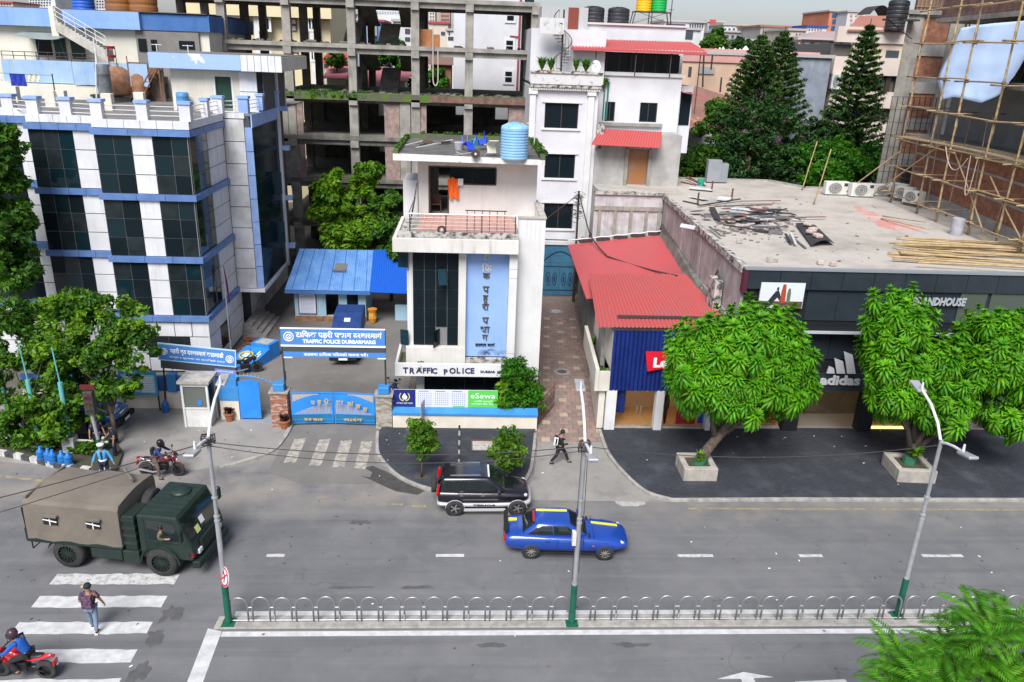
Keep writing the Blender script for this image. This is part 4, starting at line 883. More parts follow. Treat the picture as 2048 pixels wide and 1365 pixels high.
MB().box(-.28,.28,-.25,.25,.40,.46).build('seat',m_wd,t); MB().box(-.28,.28,.2,.25,.46,.9).build('backrest',m_wd,t)
for x in(-.26,.26):
 for y in(-.22,.22):MB().box(x-.025,x+.025,y-.025,y+.025,0,.65 if y<0 else .46).build('leg',m_wd,t)
 MB().box(x-.03,x+.03,-.25,.2,.62,.66).build('armrest',m_wd,t)
 # ==== alley side: gate, white houses, red shed
m_wall=M('stained white wall',(.60,.59,.585),(.48,.47,.46),scale=.7,rough=.9,streak=.75,scol=(.16,.15,.14),sscale=.8)
m_gblue=M('old blue gate',(.05,.17,.27),(.035,.12,.2),scale=1.2,rough=.6,streak=.6,scol=(.03,.05,.07))
m_gblued=M('dark gate trim',(.015,.045,.08),rough=.6)
AG=thing('alley_gate','old blue double gate with oval panels at the end of the alley','gate',(6.8,57.0,0),world=True)
MB().box(5.55,6.8,57.0,57.06,.05,2.6).build('leaf',m_gblue,AG); MB().box(6.82,8.05,57.0,57.06,.05,2.6).build('leaf',m_gblue,AG)
MB().slab([(5.55,2.62),(8.05,2.62),(8.05,3.3)]+[(8.05-2.5*i/10,3.3+.35*math.sin(math.pi*i/10)) for i in range(1,10)]+[(5.55,3.3)],57.0,57.05).build('arch_panel',m_gblue,AG)
MB().box(5.5,8.1,57.1,57.14,2.6,4.0).build('top_panel',m_gblue,AG)
for x in(5.95,6.45,7.15,7.65):
 pts=[(x+.16*math.cos(a),56.985,1.35+.5*math.sin(a)) for a in[i*math.pi/8 for i in range(17)]]; MB().tube(pts,.025,5).build('oval',m_gblued,AG)
 MB().slab([(x+.07*math.cos(a),1.35+.25*math.sin(a)) for a in[i*math.pi/6 for i in range(12)]],56.97,57.0).build('boss',m_gblued,AG)
gb=MB()
for z in(.45,2.3):gb.box(5.56,6.79,56.97,57.0,z,z+.05).box(6.83,8.04,56.97,57.0,z,z+.05)
gb.tube([(8.05-2.5*i/12,56.97,2.75+.75*math.sin(math.pi*i/12)) for i in range(13)],.03,5); gb.build('gate_trim',m_gblued,AG)
MB().box(5.4,8.3,57.0,57.3,3.98,4.25).build('lintel',m_wall,AG)
# ---- white house A over the gate
HA=thing('white_house','white house over the alley gate with pilasters and planted balcony','house',(6.5,58,0),world=True)
YA=57.6
def ha(p,q,Y=YA):v=W(p,q,Y); return v.x,v.z
wins=[]
for p0,p1,q0,q1 in((1088,1158,208,256),(1088,1151,310,356),(1086,1147,408,457)):
 a,c=ha(p0,q1); b,d=ha(p1,q0); wins.append((a,b,c,d))
xl,xr=ha(1058,300)[0],ha(1195,200)[0]
MB().wall(xl,8.95,4.26,ha(1100,175)[1],wins,YA,.25).build('wall',m_wh,HA)
MB().box(xl,8.95,YA+.26,68,4.2,ha(1100,175)[1]).build('wall',m_wh,HA)
for a,b,c,d in wins:
 w=MB().box(a,b,YA+.12,YA+.18,c,d).build('window',m_glass,HA)
 fr=MB(); fr.box(a,a+.06,YA+.08,YA+.119,c,d).box(b-.06,b,YA+.08,YA+.119,c,d).box((a+b)/2-.03,(a+b)/2+.03,YA+.08,YA+.119,c,d).box(a+.06,b-.06,YA+.08,YA+.119,d-.06,d); fr.build('frame',m_iron,w)
 for i in range(3):piece('curtain',M('grey curtain',(.22,.22,.24),(.16,.16,.17),scale=3,rough=.9),HA,a+.1+.12*i,a+.2+.12*i,YA+.19,YA+.22,c+.1,d-.1)
 MB().box(a-.2,b+.2,YA-.1,YA-.003,c-.14,c-.02).build('sill',m_wtr,HA); MB().box(a-.22,b+.22,YA-.08,YA-.003,d+.02,d+.14).build('lintel',m_wtr,HA)
zc=ha(1100,175)[1]
for p in(1066,1183):
 x=ha(p,190)[0]; b=MB().box(x-.22,x+.22,YA-.16,YA-.003,4.3,zc-.5); b.box(x-.32,x+.32,YA-.24,YA-.003,zc-.49,zc-.1); b.build('pilaster',m_wtr,HA,bevel=.02)
MB().box(xl-.1,9.05,YA-.35,YA+.3,zc,zc+.22).build('cornice',m_stain,HA)
dn=MB()
for i in range(40):x=xl+(9.0-xl)*(i+.5)/40; dn.box(x-.035,x+.035,YA-.3,YA-.005,zc-.18,zc-.005)
dn.build('dentils',m_wtr,HA)
MB().box(xl-.12,9.06,YA-.4,YA-.2,zc+.221,zc+.95).build('parapet',M('weathered white',(.58,.58,.57),(.2,.2,.19),scale=2.2,mixlo=.55,mixhi=.75,rough=.95,streak=.7),HA)
MB().box(xl-.15,9.1,YA-.48,YA-.12,zc+.951,zc+1.08).build('coping',m_stain,HA)
MB().box(xl,9.0,YA-.19,YA+6,zc+.22,zc+.26).build('balcony_floor',m_concd,HA)
MB().box(xl,9.6,YA+2.4,68,zc+.2,zc+3.9).build('wall',m_wh,HA)
MB().box(ha(1082,40)[0],ha(1132,40)[0],YA+1.0,YA+1.3,ha(1100,68,YA+1)[1],ha(1100,36,YA+1)[1]).build('parapet',MATS['weathered white'],HA)
MB().box(ha(1090,40)[0],ha(1170,40)[0]+.6,YA+3,70,ha(1100,70)[1],ha(1100,8)[1]).build('wall',M('grey plaster',(.45,.45,.45),(.38,.38,.38),scale=.6,rough=.9,streak=.4),HA)
a,c=ha(1135,62,YA+2.95); b,d=ha(1158,16,YA+2.95); piece('door',M('red brown door',(.20,.045,.03),rough=.6),HA,a,b,YA+2.9,YA+2.98,c,d)
c=W(1122,140,YA+1.6); sp=thing('spiral_stair','black iron spiral stair beside the red roofed terrace','stair',(c.x,YA+1.6,zc+.26))
H_=4.0; MB().cyl((0,0,0),(0,0,H_+.9),.06,n=8).build('pole',m_iron,sp)
tr=MB(); hr=[]
for i in range(20):
 a=i*.42+2.4; z=.2*(i+1); ca,sa=math.cos(a),math.sin(a); cb,sb_=math.cos(a+.4),math.sin(a+.4)
 tr.hexa([(0,0,z-.04),(.7*ca,.7*sa,z-.04),(.7*cb,.7*sb_,z-.04),(.02*cb,.02*sb_,z-.04),(0,0,z),(.7*ca,.7*sa,z),(.7*cb,.7*sb_,z),(.02*cb,.02*sb_,z)])
 tr.cyl((.68*ca,.68*sa,z),(.68*ca,.68*sa,z+.85),.014,n=4,caps=False); hr.append((.68*ca,.68*sa,z+.85))
tr.tube(hr,.03,5); tr.build('treads',m_iron,sp)
def tuft(name,c,r,h,mat,parent,n=26,seed=0,w=.05):
 rnd=random.Random(seed); b=MB()
 for i in range(n):
  a=rnd.uniform(0,6.28); l=rnd.uniform(.5,1); tip=Vector((math.cos(a)*r*l,math.sin(a)*r*l,h*rnd.uniform(.4,1))); mid=tip*.5+Vector((0,0,h*.28)); s_=Vector((-math.sin(a),math.cos(a),0))*w
  b.add([s_*.3,-s_*.3,mid-s_,mid+s_,tip],[(0,1,2,3),(3,2,4)])
 o=b.build(name,mat,parent,loc=c); return o
m_leafb=leafmat('bright foliage',(.05,.16,.012),(.13,.30,.02))
for i,(p,q,r,lab) in enumerate(((1084,140,.7,'spiky green plant in a pot on the white balcony, leftmost'),(1102,142,.6,'green plant in a yellow pot on the white balcony'),(1152,143,.45,'small green plant on the white balcony by the dish'),(1172,140,.7,'leafy plant on the white balcony, rightmost'))):
 c=W(p,q,YA+.3); t=thing('potted_plant',lab,'plant',(c.x,YA+.35,zc+.27),group='pots on the white balcony')
 MB().lathe([(.2,0),(.28,.7),(.3,.85),(.26,.85),(.2,.6)],14).build('pot',M('yellow pot',(.6,.33,.05),rough=.7) if i==1 else M('terracotta pot',(.36,.12,.05),(.28,.1,.05),scale=4,rough=.8),t); tuft('leaves',(0,0,.8),r,1.0,m_leafb,t,60,i,.07)
c=W(1192,133,YA+.2); t=thing('satellite_dish','small white satellite dish on the balcony corner','dish',(c.x,YA+.2,zc+1.0))
MB().sweep([[(r*math.cos(a)*.8,-.25*r*r+.1+r*math.sin(a)*.25,.5+r*math.sin(a)) for a in[k*math.pi/8 for k in range(16)]] for r in(.05,.2,.34,.42)]).build('dish',m_wtr,t); MB().cyl((0,.1,0),(0,.1,.5),.03).build('mast',m_iron,t)
# ---- house B: white with red corrugated roof terrace
m_cor=M('red corrugated',(.47,.085,.08),(.42,.095,.095),scale=.8,rough=.6,streak=.75,scol=(.25,.09,.08),speck=.25,spcol=(.3,.14,.12))
m_flat=M('red flat sheet',(.48,.075,.08),(.43,.085,.09),scale=.6,rough=.55,speck=.2,spcol=(.32,.1,.1),streak=.4,scol=(.4,.1,.09))
def corrugated(name,P,mat,parent,pitch=.2,amp=.035,th=.0,n_along=2):
 
 bl,br,fr_,fl=[Vector(p) for p in P]; wid=max((br-bl).length,(fr_-fl).length); n=int(wid/pitch*4)
 up=(br-bl).cross(fl-bl).normalized(); up=up if up.z>0 or abs(up.z)<.2 else-up
 rows=[]
 for j in range(n_along):
  t=j/(n_along-1); rows.append([bl.lerp(br,i/n).lerp(fl.lerp(fr_,i/n),t)+up*amp*math.sin(i*math.pi/2) for i in range(n+1)])
 b=MB().sweep(rows,False); o=b.build(name,mat,parent); md=o.modifiers.new('thick','SOLIDIFY'); md.thickness=.012; return o
HB=thing('terrace_house','white house with red corrugated terrace roof and glazed upper floor','house',(12.5,60,0),world=True)
YB=60.5
def hb(p,q,Y=YB):v=W(p,q,Y); return v.x,v.z
z16=hb(1280,153)[1]; xl,xr=hb(1197,200)[0],hb(1360,200)[0]; w1=(hb(1211,205)[0],hb(1231,205)[0],hb(1220,243)[1],hb(1220,204)[1]); w2=(hb(1281,205)[0],hb(1316,205)[0],hb(1300,245)[1],hb(1300,206)[1])
MB().wall(xl,xr,8.4,z16,[w1,w2],YB,.25).build('wall',m_wh,HB); MB().box(xl,xr,YB+.26,72,0,z16).build('wall',m_wh,HB)
for a,b,c,d in(w1,w2):
 w=MB().box(a,b,YB+.1,YB+.15,c,d).build('window',m_glass,HB); MB().box(a,b,YB+.06,YB+.099,c,c+.06).box(a,b,YB+.06,YB+.099,d-.06,d).box(a,a+.06,YB+.06,YB+.099,c+.06,d-.06).box(b-.06,b,YB+.06,YB+.099,c+.06,d-.06).box((a+b)/2-.03,(a+b)/2+.03,YB+.05,YB+.099,c+.06,d-.06).build('frame',m_iron,w)
MB().box(xl-.15,xr+.2,YB-.15,YB+.4,z16+.002,z16+.25).build('cornice',m_wtr,HB)
MB().box(xl+.2,hb(1322,260)[0],YB-.25,YB-.003,hb(1250,252)[1],hb(1250,246)[1]).build('ledge',m_conc,HB)
zr_=hb(1280,106)[1]; nx=7; x0,x1=hb(1190,130)[0],hb(1362,130)[0]
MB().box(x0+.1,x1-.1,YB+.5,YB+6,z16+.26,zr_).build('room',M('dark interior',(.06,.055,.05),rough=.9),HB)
for i in range(nx):
 a=x0+(x1-x0)*i/nx; b=x0+(x1-x0)*(i+1)/nx; piece('pane',m_glass,HB,a+.04,b-.04,YB+.3,YB+.33,z16+.3,zr_-.1); piece('mullion',m_iron,HB,a-.035,a+.035,YB+.27,YB+.36,z16+.26,zr_)
for i,cc in enumerate((.2,.3,.42,.6,.72,.85)):x=x0+(x1-x0)*cc; piece('curtain',MATS['grey curtain'],HB,x-.22,x+.22,YB+.42,YB+.46,z16+.3,zr_-.15)
corrugated('roof',[hb(1150,78,63.0)[0:1]+(63.0,hb(1150,78,63.0)[1]),(hb(1382,85,63.)[0],63.0,hb(1382,85,63.)[1]),(hb(1414,103,59.2)[0],59.2,hb(1414,103,59.2)[1]),(hb(1143,97,59.2)[0],59.2,hb(1143,97,59.2)[1])],m_cor,HB,.24,.04)
a=hb(1143,98,59.2); b=hb(1414,106,59.2); MB().box(a[0],b[0],59.15,59.3,b[1]-.15,b[1]+.03).build('gutter',m_flat,HB)
for p in(1190,1270,1340,1398):q=hb(p,140,59.4)[0]; MB().cyl((q,59.4,z16-(2.5 if p>1390 else 0)),(q,59.4,b[1]),.04,n=6).build('post',m_iron,HB)
MB().box(hb(1163,60,64)[0],hb(1372,60,64)[0],64,71,z16,hb(1260,52,64)[1]).build('upper_wall',m_wh,HB)
MB().box(hb(1160,60,64)[0]-.1,hb(1375,60,64)[0]+.1,63.85,71,hb(1260,52,64)[1]+.002,hb(1260,48,64)[1]).build('coping',M('pinkish coping',(.6,.52,.52),rough=.9),HB)
zt=hb(1260,48,64)[1]
bx=hb(1362,200)[0]; MB().box(xr+.003,xr+1.1,YB+.6,YB+5,10.5,z16-.6).build('bay',m_wh,HB); piece('pane',m_glass,HB,xr+.2,xr+1.0,YB+.55,YB+.59,12.6,15.0)
MB().hexa([(xr+.1,YB-.2,15.0),(xr+1.9,YB-.2,14.7),(xr+1.9,YB+3,14.7),(xr+.1,YB+3,15.0),(xr+.1,YB-.2,15.06),(xr+1.9,YB-.2,14.76),(xr+1.9,YB+3,14.76),(xr+.1,YB+3,15.06)]).build('bay_roof',m_cor,HB)
MB().box(xl+.35,xl+.45,YB-.08,YB-.02,z16-3.2,z16-.4).box(xl+.6,xl+.72,YB-.08,YB-.02,z16-3.2,z16-.5).build('drain_pipes',M('green pipe',(.03,.16,.13),rough=.6),HB)
t=thing('wall_plant','green bush hanging at the corner of the white house','plant',(xl+.3,YB-.1,z16-.9)); tuft('leaves',(0,0,0),.55,.8,m_leafb,t,90,3,.08); MB().cyl((0,.1,-.3),(0,.05,.2),.03).build('stem',m_wd,t)
for i,(p,lab) in enumerate(((1186,'black water tank on the white roof, left of two'),(1236,'black water tank on the white roof, right of two'))):
 c=W(p,45,66); water_tank('water_tank',lab,(c.x,66,zt),.85,1.25,m_tkblack,'black tanks on the white roof',ribs=4)
for p,mt,lab in((1287,M('yellow tank',(.75,.42,.01),rough=.4),'yellow water tank on a steel frame above the white roof'),(1317,M('green tank',(.01,.36,.07),rough=.4),'green water tank on a steel frame above the white roof')):
 c=W(p,22,66); t=water_tank('water_tank',lab,(c.x,66,W(p,24,66).z),.6,2.0,mt,ribs=9)
t=thing('tank_stand','thin steel stand under the yellow and green tanks','stand',(W(1303,40,66).x,66,zt)); b=MB(); hh=W(1303,24,66).z-zt
for x in(-1.4,-.1,1.3):
 for y in(-.5,.6):b.tube([(x*1.15,y,0),(x,y,hh)],.04,5)
b.tube([(-1.6,-.5,.1),(1.3,-.5,hh)],.025,4).tube([(1.5,-.5,.1),(-1.4,-.5,hh)],.025,4).box(-1.5,1.4,-.6,.7,hh-.06,hh-.01); b.build('frame',m_iron,t)
t=thing('roof_mast','thin dark pole on the white roof right of the green tank','pole',(W(1340,50,66).x,66,zt)); MB().cyl((0,0,0),(0,0,3.2),.035).cyl((-.2,0,1.2),(.2,0,1.2),.02).build('mast',m_iron,t)
# ---- annex with door and little red roof, standing on the store roof
m_gpl=M('bare grey plaster',(.40,.39,.37),(.30,.29,.275),scale=.8,rough=.95,streak=.6,scol=(.18,.17,.16),sscale=.7)
AX=thing('roof_annex','grey plastered roof annex with worn orange door under a small red roof','annex',(11,57.6,8.4),world=True)
YX=57.7
def ax(p,q,Y=YX):v=W(p,q,Y); return v.x,v.z
dr=(ax(1256,330)[0],ax(1295,330)[0],8.5,ax(1275,299)[1])
MB().wall(8.96,15.3,8.4,12.1,[dr],YX,.2).build('wall',m_gpl,AX); MB().box(8.96,9.8,53.9,YX-.01,5,8.5).build('wall',m_gpl,AX)
MB().box(8.96,15.3,YX+.21,YB-.01,8.4,12.1).build('wall',m_gpl,AX)
MB().box(dr[0]+.03,dr[1]-.03,YX+.08,YX+.13,dr[2],dr[3]-.03).build('door',M('worn orange door',(.30,.13,.05),(.24,.17,.13),scale=1.1,mixlo=.5,mixhi=.65,rough=.8),AX)
for q0,q1 in((dr[0]-.28,dr[0]-.02),(dr[1]+.02,dr[1]+.26)):MB().box(q0,q1,YX-.12,YX-.003,8.45,dr[3]).build('door_jamb',m_conc,AX)
a,b,c,d=ax(1197,255,58.6),ax(1318,262,58.6),ax(1321,297,56.4),ax(1182,290,56.4)
corrugated('roof',[(a[0],57.65,a[1]),(b[0],57.65,b[1]),(c[0],56.4,c[1]),(d[0],56.4,d[1])],m_cor,AX,.2,.035)
MB().box(a[0]-.3,a[0]+.2,57.2,57.69,a[1]-1.4,a[1]+.3).build('rough_pier',m_stain,AX)
# ---- L of stained wall behind the red shed
m_pl=M('peeling lilac white',(.52,.505,.51),(.38,.365,.355),scale=1.6,rough=.95,streak=.8,scol=(.10,.095,.09),sscale=.9,speck=.3,spcol=(.25,.24,.23))
SW=thing('yard_wall','stained high wall with faint grey pilasters behind the red shed roof','wall',(11.3,53.8,0),world=True)
MB().box(8.6,13.4,53.75,54.0,0,8.4).build('wall',m_pl,SW)
for x in(9.0,10.1,11.2,12.3,13.2):MB().box(x-.11,x+.11,53.66,53.745,0,7.3).build('pilaster',m_conc,SW)
MB().box(8.6,13.4,53.64,53.745,7.31,7.6).build('band',m_conc,SW); MB().box(8.55,13.45,53.6,54.1,8.41,8.6).build('coping',m_stain,SW)
# ---- red roofed shop shed
SHD=thing('red_shed','low shop with bright red tin roof and deep blue ribbed front','shop',(9.5,34.5,0),world=True)
m_shw=M('shed plaster',(.55,.53,.47),(.42,.40,.36),scale=1,rough=.9,streak=.6)
MB().hexa([(6.72,36.6,0),(6.95,36.6,0),(8.6,56.9,0),(8.3,56.9,0),(6.72,36.6,4.7),(6.95,36.6,4.7),(8.6,56.9,4.7),(8.3,56.9,4.7)]).build('wall',M('grey alley wall',(.36,.35,.33),(.24,.235,.22),scale=1,rough=.95,streak=.8,scol=(.08,.075,.07)),SHD)
zf=5.05
P4=[G(1135,490,5.0),W(1328,470,53.2),Vector((12.95,41,5.25)),G(1172,596,5.0)]
MB().hexa([(p.x,p.y,p.z-.08) for p in(P4[3],P4[2],P4[1],P4[0])]+[tuple(p) for p in(P4[3],P4[2],P4[1],P4[0])]).build('flat_roof',m_flat,SHD)
for t in(.33,.66):
 a,b=P4[0].lerp(P4[1],t),P4[3].lerp(P4[2],t); d=(b-a); o=MB().obox((0,0,0),(d.length,.05,.02)).build('roof_seam',m_flat,SHD,loc=(a+b)/2+Vector((0,0,.012))); o.rotation_euler=(0,-math.asin(d.z/d.length),math.atan2(d.y,d.x))
for i in range(5):
 a=P4[0].lerp(P4[1],.12+.18*i); b=P4[0].lerp(P4[1],.26+.18*i); MB().obox((0,0,.1),((b-a).length,.25,.22),Matrix.Rotation(math.atan2((b-a).y,(b-a).x),3,'Z')).build('ridge_block',m_iron,SHD,loc=(a+b)/2+Vector((0,.1,0)))
MB().tube([tuple(P4[0].lerp(P4[1],t)+Vector((0,.02,.3+.03*math.sin(40*t)))) for t in[i/12 for i in range(13)]],.05,5).tube([tuple(P4[1].lerp(P4[2],t)+Vector((-.1,0,.25+.04*math.sin(33*t)))) for t in[i/12 for i in range(13)]],.06,5).build('white_pipe',m_steelw,SHD)
MB().hexa([(P4[2].x-1.0,P4[2].y,4.9),(13,P4[2].y,4.9),(13.3,53.2,5.2),(P4[1].x-.5,53.2,5.2),(P4[2].x-.3,P4[2].y,5.6),(13,P4[2].y,5.7),(13.3,53.2,6.6),(P4[1].x-.1,53.2,6.5)]).build('flashing',m_concd,SHD)
bl,br=G(1178,549,5.55),G(1380,549,5.55)
fl,f_r=W(1195,655,34.35),Vector((12.55,34.35,5.5))
corrugated('corrugated_roof',[tuple(bl),(12.7,br.y,5.55),tuple(f_r),tuple(fl)],m_cor,SHD,.19,.032,n_along=3)
MB().box(7.2,12.2,35.5,35.62,5.56,5.66).build('snow_bar',m_iron,SHD)
MB().box(6.75,12.6,34.4,34.5,5.3,5.42).build('gutter',m_iron,SHD)
m_dblue=M('deep blue cladding',(.008,.02,.125),(.012,.03,.165),scale=1.2,rough=.4)
b=MB(); rows=[[],[]]; x=6.85; n=int((12.55-6.85)/.2)*4
for i in range(n+1):xx=6.85+(12.55-6.85)*i/n; yy=34.33+.05*math.cos(i*math.pi/2); rows[0].append((xx,yy,2.22)); rows[1].append((xx,yy,5.3))
b.sweep(rows,False); o=b.build('ribbed_front',m_dblue,SHD); o.modifiers.new('t','SOLIDIFY').thickness=.02
rs_=thing('red_shop_sign','red wing shaped shop sign on the blue ribbed front','sign',(9.9,34.2,3.9)); W1=1.55
a=W(1291,704,34.2); b_=W(1299,743,34.2); h0=a.z-b_.z; rs_.location=(a.x,34.2,b_.z)
MB().slab([(.18,0)]+[(.18+(2.3-.36)*t/8,.16*math.sin(math.pi*t/8)) for t in range(1,8)]+[(2.3-.18,0),(2.3,h0),(0,h0)],-.05,.05).build('board',M('sign red',(.62,.012,.03),rough=.4),rs_)
lettering("Levi's",.62,M('sign white',(.8,.8,.8),rough=.5),rs_,(1.2,-.06,.26),ext=.008,bold=.035,width=1.55)
m_warm=M('warm wooden floor',(.42,.24,.10),(.34,.19,.08),scale=1.2,rough=.5)
SHP=SHD
MB().box(6.9,12.5,36.9,37.05,.12,2.2).build('back_wall',M('shop back wall',(.5,.36,.22),(.42,.3,.18),scale=1,rough=.8),SHP)
MB().box(7.0,12.5,34.8,36.9,.117,.13).build('shop_floor',m_warm,SHP); MB().box(6.9,12.5,34.9,37,2.2,2.3).build('shop_ceiling',m_shw,SHP)
for x0,x1 in((6.75,7.25),(9.2,9.6),(11.8,12.05)):MB().box(x0,x1,34.3,34.75,.1,2.22).build('post',m_wp2,SHP)
m_clear=M('shop glass',(.9,.9,.9),rough=.02,spec=.5); m_clear.node_tree.nodes['Principled BSDF'].inputs['Transmission Weight'].default_value=1.0; m_clear.node_tree.nodes['Principled BSDF'].inputs['IOR'].default_value=1.05
piece('shop_window',m_clear,SHP,7.27,9.18,34.6,34.62,.15,2.2); piece('shop_window',m_clear,SHP,9.62,11.78,34.6,34.62,.15,2.2)
MB().box(7.26,11.8,34.5,34.75,.1,.18).build('threshold',m_kerb,SHP)
MB().tube([(8.35,34.55,.9),(8.35,34.52,1.3)],.03,6).tube([(8.55,34.55,.9),(8.55,34.52,1.3)],.03,6).build('door_handle',m_ss,SHP)
MB().box(7.27,7.75,34.63,34.66,.9,2.2).build('dark_sash',m_dblue,SHP)
for x in(8.6,9.4):pass
m_lamp=M('warm lamp',(1.0,.72,.38),emit=14)
for x in(8.0,8.8,10.2,11.2):MB().box(x-.12,x+.12,35.6,35.84,2.17,2.195).build('ceiling_lamp',m_lamp,SHP)
sp_=thing('sale_poster','dark red END OF SEASON SALE poster standing in the shop window','poster',(10.9,34.75,.2)); MB().box(-.48,.5,0,.04,.05,1.95).build('board',M('dark red poster',(.28,.012,.02),rough=.5),sp_)
for s_,z,w in(('END OF',1.22,.62),('SEASON',1.0,.7),('SALE',.78,.46)):lettering(s_,.25,MATS['sign white'],sp_,(0,-.005,z),ext=.003,bold=.012,width=w)
lettering('UP TO 50% OFF',.1,MATS['sign white'],sp_,(0,-.005,.55),ext=.003,width=.5); MB().box(-.12,.12,-.006,-.001,1.6,1.7).build('badge',MATS['sign white'],sp_)
t=thing('blue_poster','narrow blue poster leaning at the shop corner','poster',(11.65,34.75,.3)); MB().box(-.12,.14,0,.03,0,1.5).build('board',M('bright blue poster',(.02,.08,.6),rough=.5),t); MB().tube([(-.05,-.01,.4),(.05,-.01,.9),(-.03,-.01,1.2)],.03,4).build('print',MATS['sign white'],t)
t=thing('mannequin','standing shop mannequin in dark trousers behind the window','mannequin',(9.95,35.1,.13)); MB().lathe([(.05,0),(.09,.4),(.11,.8),(.16,.95),(.14,1.1),(.2,1.4),(.09,1.52),(.06,1.58),(.1,1.68),(.09,1.8),(.02,1.86)],12).build('body',m_iron,t,smooth=True)
PW=thing('alley_planter','cream concrete planter trough along the alley corner of the red shed','planter',(6.5,35,2.2),world=True)
a,b_=W(1203,735,34.3),G(1171,640,3.6)
pb=MB(); pb.hexa([(6.12,34.3,2.2),(6.3,34.3,2.2),(6.6,40.6,2.2),(6.42,40.6,2.2),(6.12,34.3,3.35),(6.3,34.3,3.35),(6.6,40.6,3.35),(6.42,40.6,3.35)]); pb.box(6.31,6.84,34.3,34.45,2.2,3.2); pb.hexa([(6.31,34.46,2.2),(6.84,34.46,2.2),(7.0,40.6,2.2),(6.61,40.6,2.2),(6.31,34.46,2.35),(6.84,34.46,2.35),(7.0,40.6,2.35),(6.61,40.6,2.35)]); pb.build('trough',M('cream paint',(.62,.59,.51),(.54,.51,.44),scale=1,rough=.85,streak=.4),PW)
MB().hexa([(6.32,34.5,2.36),(6.82,34.5,2.36),(7.0,40.5,2.36),(6.6,40.5,2.36),(6.32,34.5,2.6),(6.82,34.5,2.6),(7.0,40.5,2.6),(6.6,40.5,2.6)]).build('soil',MATS['planting soil'],PW); tuft('weeds',(6.6,35.1,2.6),.3,.5,m_leafb,PW,40,2,.04); tuft('weeds',(6.8,39.6,2.6),.3,.5,m_leafb,PW,30,5,.04)
MB().hexa([(6.4,34.5,.1),(6.7,34.5,.1),(7.1,40.6,.1),(6.9,40.6,.1),(6.4,34.5,2.19),(6.7,34.5,2.19),(7.1,40.6,2.19),(6.9,40.6,2.19)]).build('wall',MATS['cream paint'],PW)
MB().box(6.87,7.2,34.5,40,3.2,5.2).build('wall',MATS['cream paint'],SHD)
c=W(1155,470,55.5); UP=thing('utility_pole','dark iron pole with tangled cables by the alley gate','pole',(c.x,55.5,0)); zt_=W(1152,385,55.5).z
MB().cyl((0,0,0),(-.1,0,zt_+.1),.1,.07,8).build('pole',M('dark brown pole',(.06,.035,.03),rough=.9),UP)
b=MB(); rnd=random.Random(2)
for i in range(14):
 z=zt_-.2-.13*i; r0=rnd.uniform(.15,.5); b.tube([(-.1+r0*math.cos(a)*rnd.choice((1,1,-1)),-.12,z+r0*.6*math.sin(a)) for a in[k*.6 for k in range(9)]],.018,4)
b.build('cable_tangle',m_iron,UP)
def cable(pts,r,label,mat=None,sag=0.0,n=14):
 out=[]
 for a,b in zip(pts[:-1],pts[1:]):
  a,b=Vector(a),Vector(b)
  for i in range(n):t=i/n; p=a.lerp(b,t); out.append(p-Vector((0,0,sag*4*t*(1-t))))
 out.append(Vector(pts[-1])); o=MB().tube(out,r,5).build('cable',mat or m_iron); return tag(o,label,'cable')
cable([(c.x-.1,55.4,zt_),tuple(W(1180,470,52.5)),tuple(G(1215,513,5.35)),tuple(G(1355,552,5.6))],.05,'thick black cable running from the alley pole across the red roof',sag=.1)
cable([(c.x-.1,55.4,zt_-.1),tuple(W(1090,440,50))],.03,'black cable from the alley pole towards the traffic police post')
cable([(12.9,40,5.9),(12.75,38.3,7.3),(12.7,37.6,7.0),(12.72,37.4,5.6),(12.68,36,5.2),(12.68,35.0,6.6)],.04,'black cable looping along the stained store side wall',sag=.1)
# ==== black store, its littered roof, the scaffolded brick building
def HX(px,py,X):d=_ray(px,py); t=X/d.x; return Vector((X,d.y*t,CH+d.z*t))
ZR=8.44
m_blk=M('dark blue black panel',(.018,.026,.034),(.028,.036,.044),scale=.7,rough=.35,streak=.5,scol=(.06,.065,.07),sscale=.6)
m_blk2=M('black trim',(.012,.014,.017),rough=.5)
m_rf=M('pale roof screed',(.43,.395,.35),(.26,.235,.2),scale=.42,rough=.95,speck=.5,spcol=(.15,.13,.11),mixlo=.46,mixhi=.78)
m_side=M('store side wall',(.44,.415,.405),(.30,.285,.27),scale=1.0,rough=.95,streak=.95,scol=(.07,.065,.06),sscale=.75,speck=.35,spcol=(.22,.2,.19))
ST=thing('black_store','long dark store with flat littered roof and dark panelled front','store',(20,34.5,0),world=True)
wp=[(12.75,34.6),(44,34.6),(44,40),(31.5,40.5),(33.2,57.6),(25.4,58.8),(23.9,61.8),(9.2,61.8),(9.2,54.1),(13.45,54.1)]
MB().prism(wp,5.7,ZR-.06).build('upper_body',m_side,ST)
MB().prism(wp,ZR-.06,ZR).build('roof',m_rf,ST)
MB().prism([(12.75,36.5),(44,36.5),(44,40),(31.5,40.5),(33.2,57.6),(9.2,61),(9.2,54.1),(13.45,54.1)],0,5.7).build('lower_body',m_side,ST)
MB().hexa([(12.62,34.62,ZR-.25),(12.95,34.62,ZR-.25),(13.65,53.7,ZR-.25),(13.3,53.7,ZR-.25),(12.62,34.62,ZR+.1),(12.95,34.62,ZR+.06),(13.65,53.7,ZR+.06),(13.3,53.7,ZR+.1)]).build('roof_edge',m_stain,ST)
for i in range(5):
 y=42.5+2.4*i; x=12.72+(y-34.6)*.0366; MB().box(x-.03,x-.003,y-.12,y+.12,2,ZR-.3).build('pilaster',m_side,ST)
MB().box(12.35,12.74,37.2,38.3,2,7.0).build('broken_pier',m_stain,ST)
